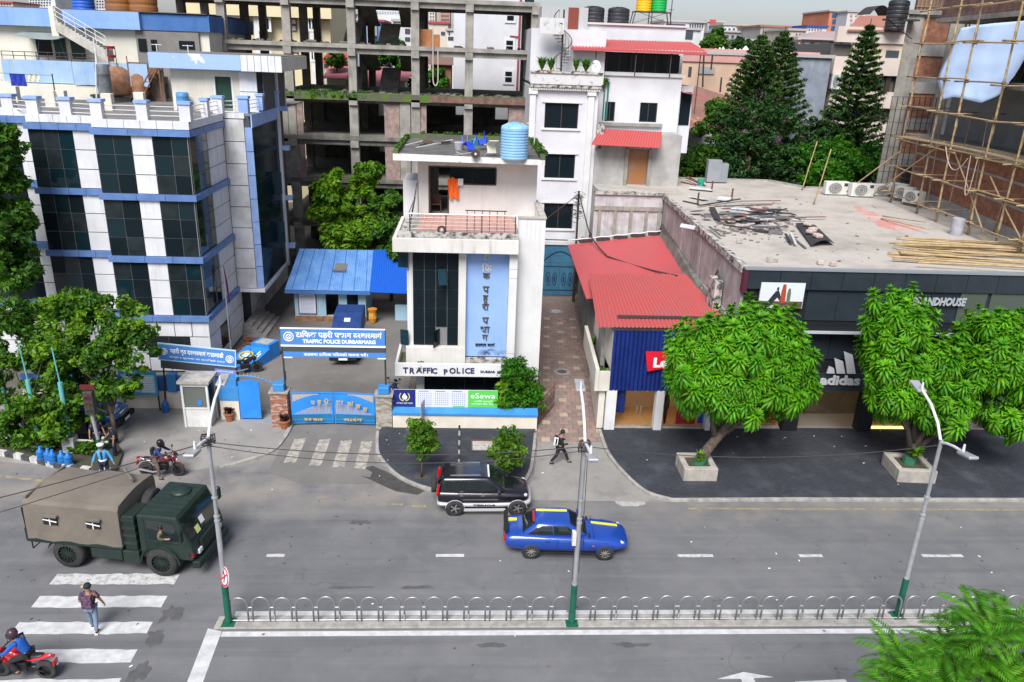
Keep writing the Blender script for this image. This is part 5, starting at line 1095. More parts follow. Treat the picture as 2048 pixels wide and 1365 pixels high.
eb=MB(); eb.box(15.9,23.6,61.6,61.8,ZR,ZR+.12); eb.hexa([(23.6,61.6,ZR),(23.8,61.8,ZR),(25.5,59,ZR),(25.3,58.8,ZR),(23.6,61.6,ZR+.12),(23.8,61.8,ZR+.12),(25.5,59,ZR+.12),(25.3,58.8,ZR+.12)]); eb.box(25.5,33,58.6,58.8,ZR,ZR+.12); eb.build('roof_kerb',m_kerb,ST)
for i in range(21):
 x0=12.9+1.5*i
 piece('fascia_panel',m_blk,ST,x0+.012,x0+1.488,34.3,34.59,7.5,ZR-.04)
 if not(13.2<x0+.7<15.9):piece('front_panel',m_blk,ST,x0+.012,x0+1.488,34.45,34.58,5.95,7.46)
 piece('front_panel',m_blk,ST,x0+.012,x0+1.488,34.42,34.58,4.0,5.55)
MB().box(12.9,44,34.5,34.59,3.2,7.9).build('backing',m_blk2,ST); MB().box(12.7,44,34.24,34.6,ZR-.035,ZR+.05).build('edge_trim',M('grey metal trim',(.22,.24,.26),rough=.5),ST)
MB().box(12.68,12.89,34.28,34.62,7.3,ZR-.04).build('end_cap',M('maroon end',(.08,.015,.03),rough=.5),ST)
MB().box(13.2,24,33.7,34.44,5.58,5.66).build('canopy',m_blk2,ST); MB().box(13.2,24,33.66,33.7,5.55,5.69).build('canopy_edge',M('pale metal',(.42,.45,.47),rough=.4),ST)
piece('glass_pane',M('dim green glass',(.07,.09,.07),rough=.15),ST,23.3,24.6,34.38,34.42,5.9,7.6); piece('glass_pane',MATS['dim green glass'],ST,24.8,26.6,34.38,34.42,5.9,7.6)
for x0,x1 in((12.75,13.0),(15.75,16.5),(19.6,20.3),(22.3,22.8),(26.5,27)):MB().box(x0,x1,34.35,34.9,.1,3.2).build('pillar',m_blk2,ST)
MB().box(12.9,30,34.3,34.6,2.35,3.25).build('shop_band',m_blk,ST)
MB().box(12.9,30,36.4,36.5,.1,3).build('shop_back',M('shop interior',(.20,.16,.10),(.12,.1,.07),scale=1.5,rough=.8),ST)
MB().box(12.9,30,34.7,36.4,.118,.13).build('shop_floor',M('shop tile',(.25,.23,.21),rough=.4),ST)
for x0,x1 in((13.0,15.75),(16.5,19.6),(20.3,22.3),(22.8,26.5)):piece('shop_window',m_clear,ST,x0+.02,x1-.02,34.8,34.82,.2,2.35)
for x in(13.8,15,17.2,18.8,21.2,24):MB().box(x-.15,x+.15,35.4,35.7,2.9,2.93).build('ceiling_lamp',m_lamp,ST)
MB().box(13.1,15.7,34.9,34.94,.2,1.3).build('window_display',M('yellow display',(.55,.42,.03),rough=.6),ST); MB().box(14.1,15.6,34.86,34.89,.3,1.5).build('window_display',M('red display',(.42,.015,.02),rough=.6),ST)
lettering('SALE  SALE',.16,MATS['sign white'],ST,(14.9,34.85,.5),ext=.003); MB().box(13,15.7,34.6,34.85,.1,.2).build('threshold',m_kerb,ST)
MB().box(20.4,22.2,34.85,34.9,.2,1.6).build('window_display',M('amber display',(.32,.2,.07),rough=.6),ST); MB().box(20.3,22.3,34.7,34.84,.1,.2).build('light_step',M('lit step',(1,.6,.25),emit=1.2),ST)
MB().slab([(23.6,.15),(25.6,.15),(24.2,1.2),(23.6,1.3)],34.7,34.74).build('red_mat',M('red cloth',(.35,.02,.03),rough=.8),ST)
ps=thing('store_poster','white photo poster of seated people on the upper dark front','poster',(14.6,34.3,7.2)); MB().box(-1.05,1.05,-.02,.06,-.62,.62).build('board',M('poster white',(.62,.66,.68),rough=.5),ps)
MB().box(-1.03,1.03,-.024,-.021,-.6,-.28).build('print_floor',M('poster brown',(.10,.05,.045),rough=.6),ps)
def pr(poly,m_,d):MB().slab(poly,-.024-d,-.021-d).build('print',m_,ps)
m_pd,m_pr,m_pg=M('print dark',(.02,.022,.03),rough=.6),M('print rust',(.35,.06,.03),rough=.6),M('print green',(.12,.14,.08),rough=.6)
pr([(-.75,-.5),(-.5,-.5),(-.2,-.1),(-.05,-.3),(.02,-.28),(-.1,.1),(-.18,.25),(-.32,.2),(-.55,-.15)],m_pd,.002); pr([(-.28,.25),(-.18,.25),(-.17,.4),(-.27,.4)],m_pd,.003)
pr([(-.05,-.35),(.2,-.35),(.18,.2),(.14,.55),(.0,.55),(-.05,.2)],m_pr,.004); pr([(.25,-.35),(.42,-.35),(.42,.1),(.38,.35),(.28,.35),(.24,.1)],m_pg,.002)
pr([(-.85,-.56),(-.55,-.6),(-.52,-.52),(-.8,-.48)],MATS['sign white'],.005); pr([(-.6,-.62),(-.35,-.6),(-.32,-.46),(-.5,-.5)],MATS['sign white'],.006)
bs=thing('store_lettering','pale grey BRANDHOUSE letters above the right street tree','sign',(22.25,34.28,7.05)); lettering('BRANDHOUSE',.52,M('pale letter metal',(.36,.38,.41),rough=.45),bs,(0,0,-.18),ext=.03,bold=.02,width=2.6,shear=.12)
ad=thing('three_bar_sign','white three bar logo with adidas lettering on the dark front','sign',(18.2,34.2,2.72)); m_sw=M('dim sign white',(.55,.56,.58),rough=.5)
lettering('adidas',.66,m_sw,ad,(-.05,0,.03),ext=.03,bold=.025,width=2.0)
for x0,h in((-.8,.4),(-.3,.8),(.22,1.15)):
 pw=.4
 MB().slab([(x0+h*0,.62),(x0+pw+.02,.62),(x0+pw+.02-(h-.1)*.33,.62+h-.16),(x0-h*.33,.62+h)] if h>.6 else[(x0,.62),(x0+pw,.62),(x0+pw-.1,.9),(x0+.05,1.0)],-.04,.03).build('bar',m_sw,ad)
t=thing('small_store_sign','small white italic lettering behind the right street tree','sign',(25.1,34.25,3.3)); lettering('asics',.42,m_sw,t,(0,0,0),ext=.02,shear=.3,bold=.01)
t=thing('steel_bucket','grey bucket on the pavement by the store entrance at the right edge','bucket',(27.0,33.9,.117)); MB().lathe([(.26,0),(.33,.62),(.36,.66),(.31,.64),(.25,.1)],18).build('body',M('grey pail',(.3,.36,.42),(.24,.27,.3),scale=4,rough=.6),t); MB().lathe([(.3,.5),(.28,.55),(.05,.58)],14).build('soil',MATS['planting soil'],t)
# ---- roof clutter
m_bam=M('bamboo',(.46,.335,.17),(.30,.215,.115),scale=1.6,rough=.6,mixlo=.35,mixhi=.65,speck=.25,spcol=(.1,.07,.04),obj=False)
m_bamd=M('old bamboo',(.30,.22,.14),(.22,.17,.12),scale=1.6,rough=.7)
def bamboo(name,p0,p1,r,parent=None,mat=None,rnd=random):
 p0,p1=Vector(p0),Vector(p1); d=p1-p0; n=max(3,int(d.length/.45)); u=d.orthogonal().normalized(); pts=[]; rs=[]
 bend=rnd.uniform(-.012,.012)*d.length
 for i in range(n+1):
  t=i/n; q=p0+d*t+u*bend*math.sin(math.pi*t); k=r*(1-.25*t)
  if 0<i<n:e=d.normalized()*.03; pts+=[q-e,q,q+e]; rs+=[k*.97,k*1.14,k*.97]
  else:pts.append(q); rs.append(k)
 return MB().tube(pts,rs,6).build(name,mat or m_bam,parent,smooth=True)
rnd=random.Random(21)
ac_m=M('white enamel',(.62,.62,.59),(.54,.54,.5),scale=2,rough=.5,streak=.5); m_fan=M('grey fan grille',(.17,.17,.17),rough=.6)
def ac_unit(label,c,rz,group='outdoor units along the store roof'):
 t=thing('air_conditioner',label,'air conditioner',c,rz,group)
 MB().box(-.45,.45,-.17,.17,.04,.66).build('case',ac_m,t,bevel=.02)
 MB().cyl((-.08,-.172,.35),(-.08,-.19,.35),.26,n=20).build('fan_grille',m_fan,t)
 rg=MB()
 for r_ in(.1,.18,.25):rg.tube([(-.08+r_*math.cos(a),-.195,.35+r_*math.sin(a)) for a in[k*math.pi/8 for k in range(17)]],.008,4)
 rg.build('grille_rings',ac_m,t); MB().box(.25,.4,-.178,-.171,.45,.6).build('badge',m_iron,t)
 for x in(-.32,.32):MB().box(x-.04,x+.04,-.18,.18,0,.04).build('foot',m_iron,t)
 return t
for p,q,lab,rz in((1671,391,'white outdoor air conditioner on the store roof, leftmost of the row',.02),(1722,395,'white outdoor air conditioner on the store roof, second from the left',.05)):
 c=G(p,q,ZR); ac_unit(lab,(c.x,c.y+.15,ZR),rz).scale=(1.9,1.5,1.5)
c=G(1762,392,ZR); t=ac_unit('open fronted dark outdoor unit behind the bamboo poles',(c.x,c.y,ZR),.1); t.scale=(1.8,1.5,1.3)
for i,(p,q,lab) in enumerate(((1795,397,'turned outdoor unit by the brick wall, farthest of three'),(1806,404,'turned outdoor unit by the brick wall, middle of three'),(1824,413,'turned outdoor unit by the brick wall, nearest of three'))):
 c=G(p,q,ZR); ac_unit(lab,(c.x,c.y,ZR+.15),R_(-62)).scale=(1.5,1.4,1.4)
for p,q,h,lab in((1604,381,3.6,'bamboo stake standing on the store roof, left of two'),(1627,410,3.7,'bamboo stake standing on the store roof, right of two')):
 c=G(p,q,ZR); o=bamboo('bamboo_stake',(0,0,0),(.55,0,h),.05,rnd=rnd); o.location=c; tag(o,lab,'stake','stakes on the store roof')
c=G(1431,366,ZR); t=thing('metal_cabinet','grey metal cabinet standing at the back of the store roof','cabinet',(c.x,c.y,ZR)); mg=M('grey enamel',(.27,.29,.31),(.22,.24,.26),scale=1,rough=.5)
MB().box(-.8,.25,-.3,.3,.08,1.75).build('body',mg,t,bevel=.02); MB().box(.26,.8,-.25,.3,.08,1.5).build('door',mg,t,bevel=.01); MB().box(-.7,.7,-.2,.2,0,.08).build('plinth',m_iron,t)
c=G(1911,470,ZR); t=thing('steel_drum','grey concrete filled drum by the scaffold foot','drum',(c.x,c.y,ZR)); MB().lathe([(.34,0),(.34,.95),(.31,.97),(.31,.9),(.05,.9)],18).build('body',M('dusty drum',(.4,.4,.43),(.3,.3,.34),scale=3,rough=.8,streak=.6),t)
c=G(1838,385,ZR); water_tank('water_tank','big black water tank beside the brick wall foot',(c.x-.5,c.y+1.5,ZR),1.0,2.0,m_tkblack,ribs=5)
c=G(1401,372,ZR); t=thing('green_bucket','small green bucket at the back of the store roof','bucket',(c.x,c.y,ZR)); MB().lathe([(.2,0),(.28,.5),(.25,.5),(.18,.05)],14).build('body',MATS['green plastic'],t)
m_dust=M('red brick dust',(.50,.22,.19),(.50,.40,.36),scale=1.1,mixlo=.4,mixhi=.62,rough=1)
P=[G(x,y,ZR+.004) for x,y in((1705,414),(1715,413),(1760,430),(1800,445),(1850,458),(1830,463),(1795,462),(1760,455),(1735,437))]
o=MB().sheet([tuple(p) for p in P]).build('brick_dust',m_dust,ST)
m_sc=[M('charred board',(.035,.034,.036),rough=.9),M('rusty bar',(.17,.06,.045),rough=.9),M('white sheet',(.6,.61,.62),(.45,.46,.47),scale=2,rough=.6),M('grey board',(.16,.155,.15),(.1,.1,.095),scale=2,rough=.9),M('pale blue sheet',(.3,.4,.52),rough=.7)]
segs=[(1366,404,1398,411,.12,0,'dark bar'),(1395,416,1420,412,.1,1,'rusty bar'),(1423,420,1434,443,.35,0,'dark steel frame side'),(1434,446,1468,447,.3,0,'dark grated frame end'),(1430,414,1545,411,.12,1,'long rusty bar'),(1445,416,1552,431,.5,2,'long white sheet'),(1400,415,1480,404,.12,0,'dark pole'),(1480,408,1560,409,.1,1,'rusty pipe'),(1465,425,1480,440,.45,4,'torn pale sheet'),(1500,432,1600,441,.3,0,'long dark slat'),(1540,440,1650,440,.14,1,'rusty angle bar'),(1490,420,1590,438,.15,0,'thin dark rod'),(1505,462,1565,470,.5,3,'grey grating'),(1515,456,1540,455,.3,4,'small blue sheet'),(1570,475,1582,492,.14,0,'dark stick'),(1580,473,1590,495,.12,2,'white slat'),(1586,478,1611,499,.12,3,'grey stick'),(1382,396,1412,403,.6,2,'white board'),(1435,401,1460,404,.8,2,'white fallen board'),(1371,361,1400,373,.14,1,'rusty rod at the back'),(1362,366,1392,372,.12,1,'brown rod at the back'),(1375,357,1410,374,.14,1,'long brown rod at the back'),(1378,380,1425,384,.6,2,'bent white sheet'),(1418,461,1441,480,.12,3,'grey slat near the roof edge')]
wh=('left end of the roof litter','in the roof litter','across the roof litter')
for i,(p0,q0,p1,q1,w,mt,nm) in enumerate(segs):
 a,b=G(p0,q0,ZR),G(p1,q1,ZR); d=b-a; h=.06+.05*(i%4)
 o=MB().obox((0,0,0),(d.length,w,.05)).build('scrap_bar' if w<.2 else 'scrap_sheet',m_sc[mt]); o.location=(a+b)/2+Vector((0,0,h)); o.rotation_euler=(rnd.uniform(-.15,.15),rnd.uniform(-.03,.03),math.atan2(d.y,d.x))
 tag(o,f'{nm} lying {("at the left end of", "in the middle of", "at the right end of")[0 if p0 < 1430 else 1 if p0 < 1520 else 2]} the store roof litter','scrap','scrap on the store roof')
for i in range(34):
 c=G(rnd.gauss(1500,50),rnd.gauss(437,14),ZR); k=rnd.random(); sz=(rnd.uniform(.8,3.2),rnd.uniform(.05,.12),.06) if k<.6 else(rnd.uniform(.4,1.1),rnd.uniform(.3,.7),.03)
 o=MB().obox((0,0,0),sz).build('scrap_bar' if k<.6 else 'scrap_sheet',m_sc[rnd.choice((0,0,1,2,3,3))]); o.location=c+Vector((0,0,rnd.uniform(.08,.3))); o.rotation_euler=(rnd.uniform(-.3,.3),rnd.uniform(-.1,.1),rnd.uniform(-.7,.7)); tag(o,'loose bar in the thick of the store roof litter' if k<.6 else 'loose sheet in the thick of the store roof litter','scrap','loose bars in the roof litter' if k<.6 else 'loose sheets in the roof litter')
a=[G(x,y,ZR) for x,y in((1590,452),(1630,456),(1667,492),(1622,496))]
t=thing('felt_sheet','black bent roofing sheet weighted with stones at the right end of the roof litter','roofing sheet',tuple(a[0])); b=MB(); rows=[]
for j in range(6):rows.append([(Vector(a[0]).lerp(a[1],k/5).lerp(Vector(a[3]).lerp(a[2],k/5),j/5)-a[0])+Vector((0,0,.12+.22*math.sin(k*.63)*(.4+j/8))) for k in range(6)])
b.sweep(rows,False); o=b.build('sheet',m_sc[0],t); o.modifiers.new('t','SOLIDIFY').thickness=.03
for p,q in((1614,463),(1624,473),(1633,487),(1620,478)):
 c=G(p,q,ZR)-a[0]; s_=rnd.uniform(.25,.4); bm=MB().obox((0,0,0),(s_*1.4,s_,s_*.5)); o=bm.build('stone',M('broken plaster',(.5,.42,.37),(.42,.33,.28),scale=4,rough=.95),t,loc=(c.x,c.y,.42),bevel=.06); o.rotation_euler=(0,0,rnd.uniform(0,3))
rb=MB()
for i in range(260):
 p,q=(rnd.gauss(1510,55),rnd.gauss(450,17)) if i<170 else(rnd.uniform(1380,2000),rnd.uniform(385,525))
 c=G(p,q,ZR)
 if c.x>28 or c.x<13.6+(c.y-36)*.03:continue
 s_=rnd.uniform(.04,.22)*(1 if i<170 else .6); rb.obox((c.x,c.y,ZR+s_*.2),(s_*rnd.uniform(1,2.2),s_,s_*.5),Matrix.Rotation(rnd.uniform(0,3),3,'Z')@Matrix.Rotation(rnd.uniform(-.3,.3),3,'X'))
o=rb.build('roof_debris',M('debris',(.24,.19,.165),(.10,.09,.085),scale=3,rough=.95)); tag(o,'small broken plaster and wood bits scattered over the store roof','debris',kind='stuff')
for p,q,lab in((1543,525,'grey concrete block near the front edge of the store roof'),(1478,487,'small greenish stone block on the store roof'),(1640,530,'broken brick near the front edge of the store roof'),(1665,533,'flat brick piece near the front edge of the store roof')):
 c=G(p,q,ZR); o=MB().obox((0,0,.12),(.5,.28,.24) if p==1543 else(.3,.22,.2)).build('loose_block',m_lid if p<1600 else MATS['broken plaster'],bevel=.03); o.location=c; o.rotation_euler[2]=rnd.uniform(-.4,.4); tag(o,lab,'block')
for p,q in((1463,400),(1423,384),(1395,409)):
 c=G(p,q,ZR); o=MB().cyl((0,0,0),(0,0,.75),.06,n=6).cyl((0,0,.75),(.05,0,.8),.02,n=5).build('starter_bar',m_rust,ST,loc=c)
rnd=random.Random(33)
for i in range(30):
 p0=G(1782+rnd.uniform(-12,60),484+52*(i/30)*rnd.uniform(.5,1)+rnd.uniform(-3,3),ZR); L_=rnd.uniform(7,10.5); ang=R_(-8+rnd.uniform(-7,6)); lay=.05+(.11 if i%3==1 else .22 if i%3==2 else 0)
 o=bamboo('bamboo_pole',(0,0,0),(L_,0,rnd.uniform(-.02,.03)),rnd.uniform(.04,.06),rnd=rnd); o.location=p0+Vector((0,0,lay)); o.rotation_euler[2]=ang
 tag(o,'long bamboo pole lying in the pile on the store roof','bamboo','bamboo pile on the store roof')
 # ---- scaffolded brick building
BK=thing('brick_building','half built red brick building with grey concrete columns behind bamboo scaffold','building',(32,48,8.4),world=True)
wl_=[Vector((29.2,34)),Vector((29.9,38)),Vector((30.6,42)),Vector((31.3,46)),Vector((32.0,51)),Vector((32.75,57.2))]
def wallrun(name,z0,z1,mat,off=0.0,t=.3,pts=wl_,i0=0,i1=None):
 pts=pts[i0:i1]; b=MB(); rings=[]
 for i,p in enumerate(pts):
  d=(pts[min(i+1,len(pts)-1)]-pts[max(i-1,0)]).normalized(); nrm=Vector((-d.y,d.x)); o_=p+nrm*off; q=p-nrm*t
  rings.append([(o_.x,o_.y,z0),(q.x,q.y,z0),(q.x,q.y,z1),(o_.x,o_.y,z1)])
 b.sweep(rings,True,True); return b.build(name,mat,BK)
wallrun('plinth',0,9.05,m_gpl,.06); wallrun('brick_wall',9.051,12.6,m_brr)
for z in(10.1,11.4):wallrun('concrete_band',z,z+.14,m_gpl,.02,.1)
wallrun('slab_edge',12.61,12.85,m_conc,1.1,3.0)
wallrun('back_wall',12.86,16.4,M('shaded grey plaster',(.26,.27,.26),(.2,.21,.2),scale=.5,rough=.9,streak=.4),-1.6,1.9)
wallrun('brick_wall',12.861,16.4,m_brr,-.3,.3,i0=0,i1=3)
wallrun('slab_edge',16.41,16.75,m_conc,1.0,3.0)
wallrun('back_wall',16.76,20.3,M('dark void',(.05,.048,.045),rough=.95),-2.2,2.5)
wallrun('slab_edge',20.31,20.6,m_conc,.6,3.0); wallrun('formwork',20.61,24,brickmat('formwork',(.2,.1,.08),(.16,.09,.07),(.25,.2,.16),.6,.4),.3,.2)
pr_=MB(); rnd=random.Random(12)
for i in range(60):
 t=rnd.uniform(0,4.99); k=int(t); p=wl_[k].lerp(wl_[k+1],t-k); d=rnd.uniform(.1,1.8); pr_.cyl((p.x+d,p.y,16.76),(p.x+d+rnd.uniform(-.15,.15),p.y+rnd.uniform(-.2,.2),20.3),.05,n=5)
pr_.build('props',m_bamd,BK)
YK=59.0
a0,a1,a2=W(1803,100,YK).x,W(1836,100,YK).x,W(1880,60,YK).x
MB().prism([(a0,YK-.1),(a1-.05,YK-.1),(a1+1,YK+1.5),(a0+1,YK+1.5)],0,20.9).build('column',m_conc,BK)
for k in range(5):
 z0=8.6+2.6*k
 MB().box(a1,a2+.6,YK,YK+.25,z0,z0+1.75).build('brick_wall',m_brr,BK); MB().box(a1,a2+1,YK-.1,YK+.3,z0+1.76,z0+2.59).build('concrete_band',m_gpl,BK)
MB().box(a2+.62,a2+1.6,YK-.15,YK+1,8,21).build('column',m_conc,BK); MB().prism([(a1,YK+.26),(44,YK+.26),(48,YK+9),(a1+7,YK+9)],0,20.5).build('core_wall',m_gpl,BK)
MB().box(a0-.2,a2+2,YK-.3,YK+1.2,20.91,21.2).build('slab_edge',m_conc,BK); MB().box(a0+.4,a2+2,YK-.2,YK+.1,21.21,23.5).build('formwork',MATS['formwork'],BK)
sc=MB()
for i in range(14):x=a0+.4+i*.28; sc.box(x,x+.06,YK-.26,YK-.21,20.9,23.4)
for z in(21.4,22.1,22.8):sc.box(a0+.3,a2+2,YK-.3,YK-.265,z,z+.06)
sc.build('formwork_battens',m_bamd,BK)
rc=MB()
for i in range(9):x=a0-.3+.42*i; rc.cyl((x,YK-.6-.03*i,8.4),(x,YK-.6,15.3),.03,n=4)
for z in[9+.9*k for k in range(8)]:rc.cyl((a0-.4,YK-.6,z),(a0+3.2,YK-.7,z),.02,n=4)
rc.build('rebar_cage',m_iron,BK)
t=water_tank('water_tank','black tank on a shelf at the top left of the half built building',(W(1796,30,YK-.5).x,YK-.4,W(1796,38,YK-.5).z),.7,1.3,m_tkblack,ribs=4)
t=thing('tank_shelf','thin steel shelf bracketed to the half built building under the black tank','shelf',(W(1800,40,YK-.5).x,YK-.4,W(1796,38,YK-.5).z-.1)); MB().box(-1.0,1.2,-.6,.5,-.03,.09).build('plate',m_iron,t); MB().tube([(-.8,0,0),(1.2,0,-1.2)],.04,4).build('bracket',m_iron,t)
SCF=thing('bamboo_scaffold','bamboo pole scaffold tied in front of the red brick building','scaffold',(28.7,46,ZR),world=True)
rnd=random.Random(44)
feet=[G(p,q,ZR) for p,q in((1778,404),(1825,426),(1860,439),(1936,470),(1984,490))]
feet=[Vector((29.3,53.2,ZR)),Vector((29.0,49.2,ZR)),Vector((28.8,46.6,ZR)),Vector((28.65,43.0,ZR)),Vector((28.5,40.3,ZR)),Vector((28.4,38.2,ZR)),Vector((28.3,35.8,ZR))]
for i,f in enumerate(feet):
 z=0; base=f.copy()
 lean=Vector((rnd.uniform(-.012,.012),rnd.uniform(-.02,.02),0))
 for k in range(3):
  a=base+Vector((0,0,z))+lean*z+Vector((.07*k,.05*k,0)); b=base+Vector((0,0,z+6.2))+lean*(z+6.2)+Vector((.07*k,.05*k,0)); bamboo('bamboo_pole',a,b,.075,SCF,None if rnd.random()<.75 else m_bamd,rnd); z+=5.2
for i in range(6):
 f=Vector((30.1+.3*i*.6,40.5+2.7*i,ZR)); bamboo('bamboo_pole',f,f+Vector((rnd.uniform(-.3,.2),rnd.uniform(-.5,.5),rnd.uniform(3.5,8))),.055,SCF,m_bamd,rnd)
for z in(.75,2.5,4.3,6.4,8.3,10.4,12.4):
 for i in range(len(feet)-1):
  a,b=feet[i],feet[i+1]; d=(a-b).normalized()
  bamboo('ledger',a+Vector((-.12,0,z+rnd.uniform(-.12,.12)))+d*rnd.uniform(.5,1.2),b+Vector((-.12,0,z+rnd.uniform(-.12,.12)))-d*rnd.uniform(.3,1),.055,SCF,None if rnd.random()<.7 else m_bamd,rnd)
for i,f in enumerate(feet):
 for z in(.8,2.55,4.35,6.45,10.45):
  if rnd.random()<.75:bamboo('transom',f+Vector((-.7,rnd.uniform(-.2,.2),z)),f+Vector((2.6,rnd.uniform(-.3,.3),z+rnd.uniform(-.05,.1))),.045,SCF,m_bamd if rnd.random()<.4 else None,rnd)
for a,b in(((29.0,55.5,ZR),(28.8,47.5,13.2)),((28.4,37.0,ZR),(28.6,42.2,11.9)),((28.5,41,ZR),(28.8,46.4,12.8)),((29.3,53.2,12),(27.0,55.9,ZR))):bamboo('brace',a,b,.055,SCF,None,rnd)
for i in range(7):bamboo('platform_pole',(28.6+.28*i,53.5,12.93+.03*(i%2)),(28.1+.28*i,36.5,12.93+.02*(i%3)),.05,SCF,None if i%2 else m_bamd,rnd)
kn=MB()
for f in feet:
 for z in(.75,2.5,4.3,6.4,8.3,10.4):kn.cyl((f.x-.03,f.y,f.z+z-.1),(f.x-.03,f.y,f.z+z+.1),.12,n=6)
kn.build('rope_knots',M('rope',(.16,.10,.06),rough=.9),SCF)
TA=thing('blue_tarpaulin','large sagging pale blue tarpaulin hung behind the bamboo poles','tarpaulin',(29.4,44,14),world=True)
top=[(1922,57),(1945,52),(1990,47),(2048,42),(2110,38)]; bot=[(1885,196),(1895,203),(1957,206),(1985,195),(2060,110)]
left=[(1922,57),(1897,90),(1875,130),(1870,165),(1885,200)]
N,K=28,22; rows=[]
def poly_at(P,t):
 t=t*(len(P)-1); k=min(int(t),len(P)-2); f=t-k; return(P[k][0]+(P[k+1][0]-P[k][0])*f,P[k][1]+(P[k+1][1]-P[k][1])*f)
botp=[(1885,200),(1908,194),(1945,203),(1965,206),(2000,190),(2030,150),(2075,60)]
for j in range(K+1):
 v=j/K; row=[]
 l0=poly_at(left,v)
 for i in range(N+1):
  u=i/N; a=poly_at(top,u); b=poly_at(botp,u); px_=a[0]+(b[0]-a[0])*v; py_=a[1]+(b[1]-a[1])*v
  w=(1-u)**3; px_+=(l0[0]-(left[0][0]+(left[-1][0]-left[0][0])*v))*w; py_+=(l0[1]-(left[0][1]+(left[-1][1]-left[0][1])*v))*w
  q=HX(px_,py_,29.1+1.5*(1-v)); fold=.16*math.sin(7*u+5*v)*math.sin(math.pi*min(1,v*1.2))+.10*noise.noise((u*5,v*5,1.3)); row.append((q.x+fold+.25*math.sin(math.pi*v),q.y,q.z))
 rows.append(row)
b=MB().sweep(rows,False); o=b.build('sheet',M('pale blue tarpaulin',(.56,.71,.93),(.51,.66,.89),scale=.6,rough=.55),TA,smooth=True); o.modifiers.new('t','SOLIDIFY').thickness=.01
cable([(28.5,44.2,12.8),(28.5,44.0,10.9),(28.5,43.6,10.85),(28.5,43.5,12.7)],.025,'pale rope hanging in a loop from the scaffold platform',M('pale rope',(.55,.42,.36),rough=.9),.3)
cable([(28.5,46.8,13),(28.5,44.4,12.6)],.025,'slack pale rope between two scaffold poles',MATS['pale rope'],1.0)
a,b=G(1762,440,ZR),G(1856,470,ZR); o=bamboo('loose_pole',(0,0,0),tuple(b-a+Vector((0,0,.25))),.04,rnd=rnd); o.location=a+Vector((0,0,.06)); tag(o,'thin pole lying over the red dust on the store roof','pole')
a,b=G(1764,437,ZR),G(1850,453,ZR); o=bamboo('loose_pole',(0,0,0),tuple(b-a+Vector((0,0,.1))),.04,mat=m_bamd,rnd=rnd); o.location=a+Vector((0,0,.15)); tag(o,'dark thin pole lying across the red dust on the store roof','pole')
# ==== town behind
def town_mat(name,c):return M('town '+name,c,tuple(q*.82 for q in c),scale=.25,rough=.9,streak=.4,scol=tuple(q*.5 for q in c),sscale=.4)
m_fwin=M('far window',(.06,.075,.09),rough=.2)
m_fwl=M('far pale window',(.30,.36,.42),rough=.3)
def block(name,label,p0,p1,qt,Y,mat,wins=(),depth=9,cat='building',roof=None,group=None,z0=0.0,wm=None,slabs=()):
 pc=(p0+p1)/2; zt=W(pc,qt,Y).z; x0,x1=W(p0,qt,Y).x,W(p1,qt,Y).x
 t=thing(name,label,cat,((x0+x1)/2,Y,z0),group=group,world=True)
 MB().box(x0,x1,Y,Y+depth,z0,zt).build('wall',mat,t)
 MB().box(x0-.25,x1+.25,Y-.25,Y+depth,zt+.002,zt+.3).build('roof',roof or M('town coping',(.4,.38,.36),rough=.9),t)
 for w in wins:
  if w[0]=='g':
   _,nx,nz,a,b,c,d,fx,fz=w
   for i in range(nx):
    for j in range(nz):
     pa=a+(b-a)*(i+.5-fx/2)/nx; pb=a+(b-a)*(i+.5+fx/2)/nx; qa=c+(d-c)*(j+.5-fz/2)/nz; qb=c+(d-c)*(j+.5+fz/2)/nz
     u,v=W(pa,qb,Y-.1),W(pb,qa,Y-.1); piece('window',wm or m_fwin,t,u.x,v.x,Y-.12,Y-.005,u.z,v.z)
  else:
   u,v=W(w[0],w[3],Y-.1),W(w[1],w[2],Y-.1); piece('window',wm or m_fwin,t,u.x,v.x,Y-.12,Y-.005,u.z,v.z)
 for a,b,c,d,mm in slabs:
  u,v=W(a,d,Y-.4),W(b,c,Y-.4); piece('panel',mm,t,u.x,v.x,Y-.5,Y-.13,u.z,v.z)
 return t
m_pk,m_pk2=town_mat('pink',(.60,.33,.29)),town_mat('peach',(.62,.43,.31)); m_tw,m_tc,m_tg,m_tr,m_tb=town_mat('white',(.64,.64,.64)),town_mat('cream',(.62,.55,.45)),town_mat('grey',(.36,.36,.36)),town_mat('brick',(.34,.15,.11)),town_mat('blue',(.3,.4,.56))
PB=block('pink_building','peach and pink house with little white spires behind the red terrace roof',1345,1640,112,82,m_pk2,((1376,1384,134,152),),12)
u,v=W(1345,122,81.9),W(1640,108,81.9); MB().box(u.x,v.x,81.85,81.99,u.z,v.z+.1).build('pink_band',m_pk,PB); u,v=W(1396,148,81.9),W(1430,134,81.9); MB().box(u.x,v.x,81.88,81.98,u.z,v.z).build('panel',m_tg,PB)
for p,q,w_,mm in((1432,97,.5,m_tw),(1440,95,.55,m_tw),(1447,94,.6,m_tw),(1459,98,.7,m_pk),(1471,97,.7,m_tw),(1481,98,.7,m_tw),(1492,92,1.0,m_tw),(1505,104,.8,m_tw)):
 a=W(p,117,83); b=W(p,q,83); MB().lathe([(w_,a.z),(w_*.8,a.z+.6),(w_*.4,(a.z+b.z)/2+.2),(.05,b.z)],8,(a.x,83.5,0)).build('spire',mm,PB)
for p,q0,q1 in((1405,104,175),(1422,110,140),(1440,155,185)):
 a,b=W(p,q1,80.5),W(p+3,q0,80.5); MB().cyl(a,b,.09,n=5).build('drain_pipe',m_iron,PB)
t=thing('brown_roof_house','house with plain brown sloping roof below the pink building','house',(W(1400,230,74).x,74,0),world=True)
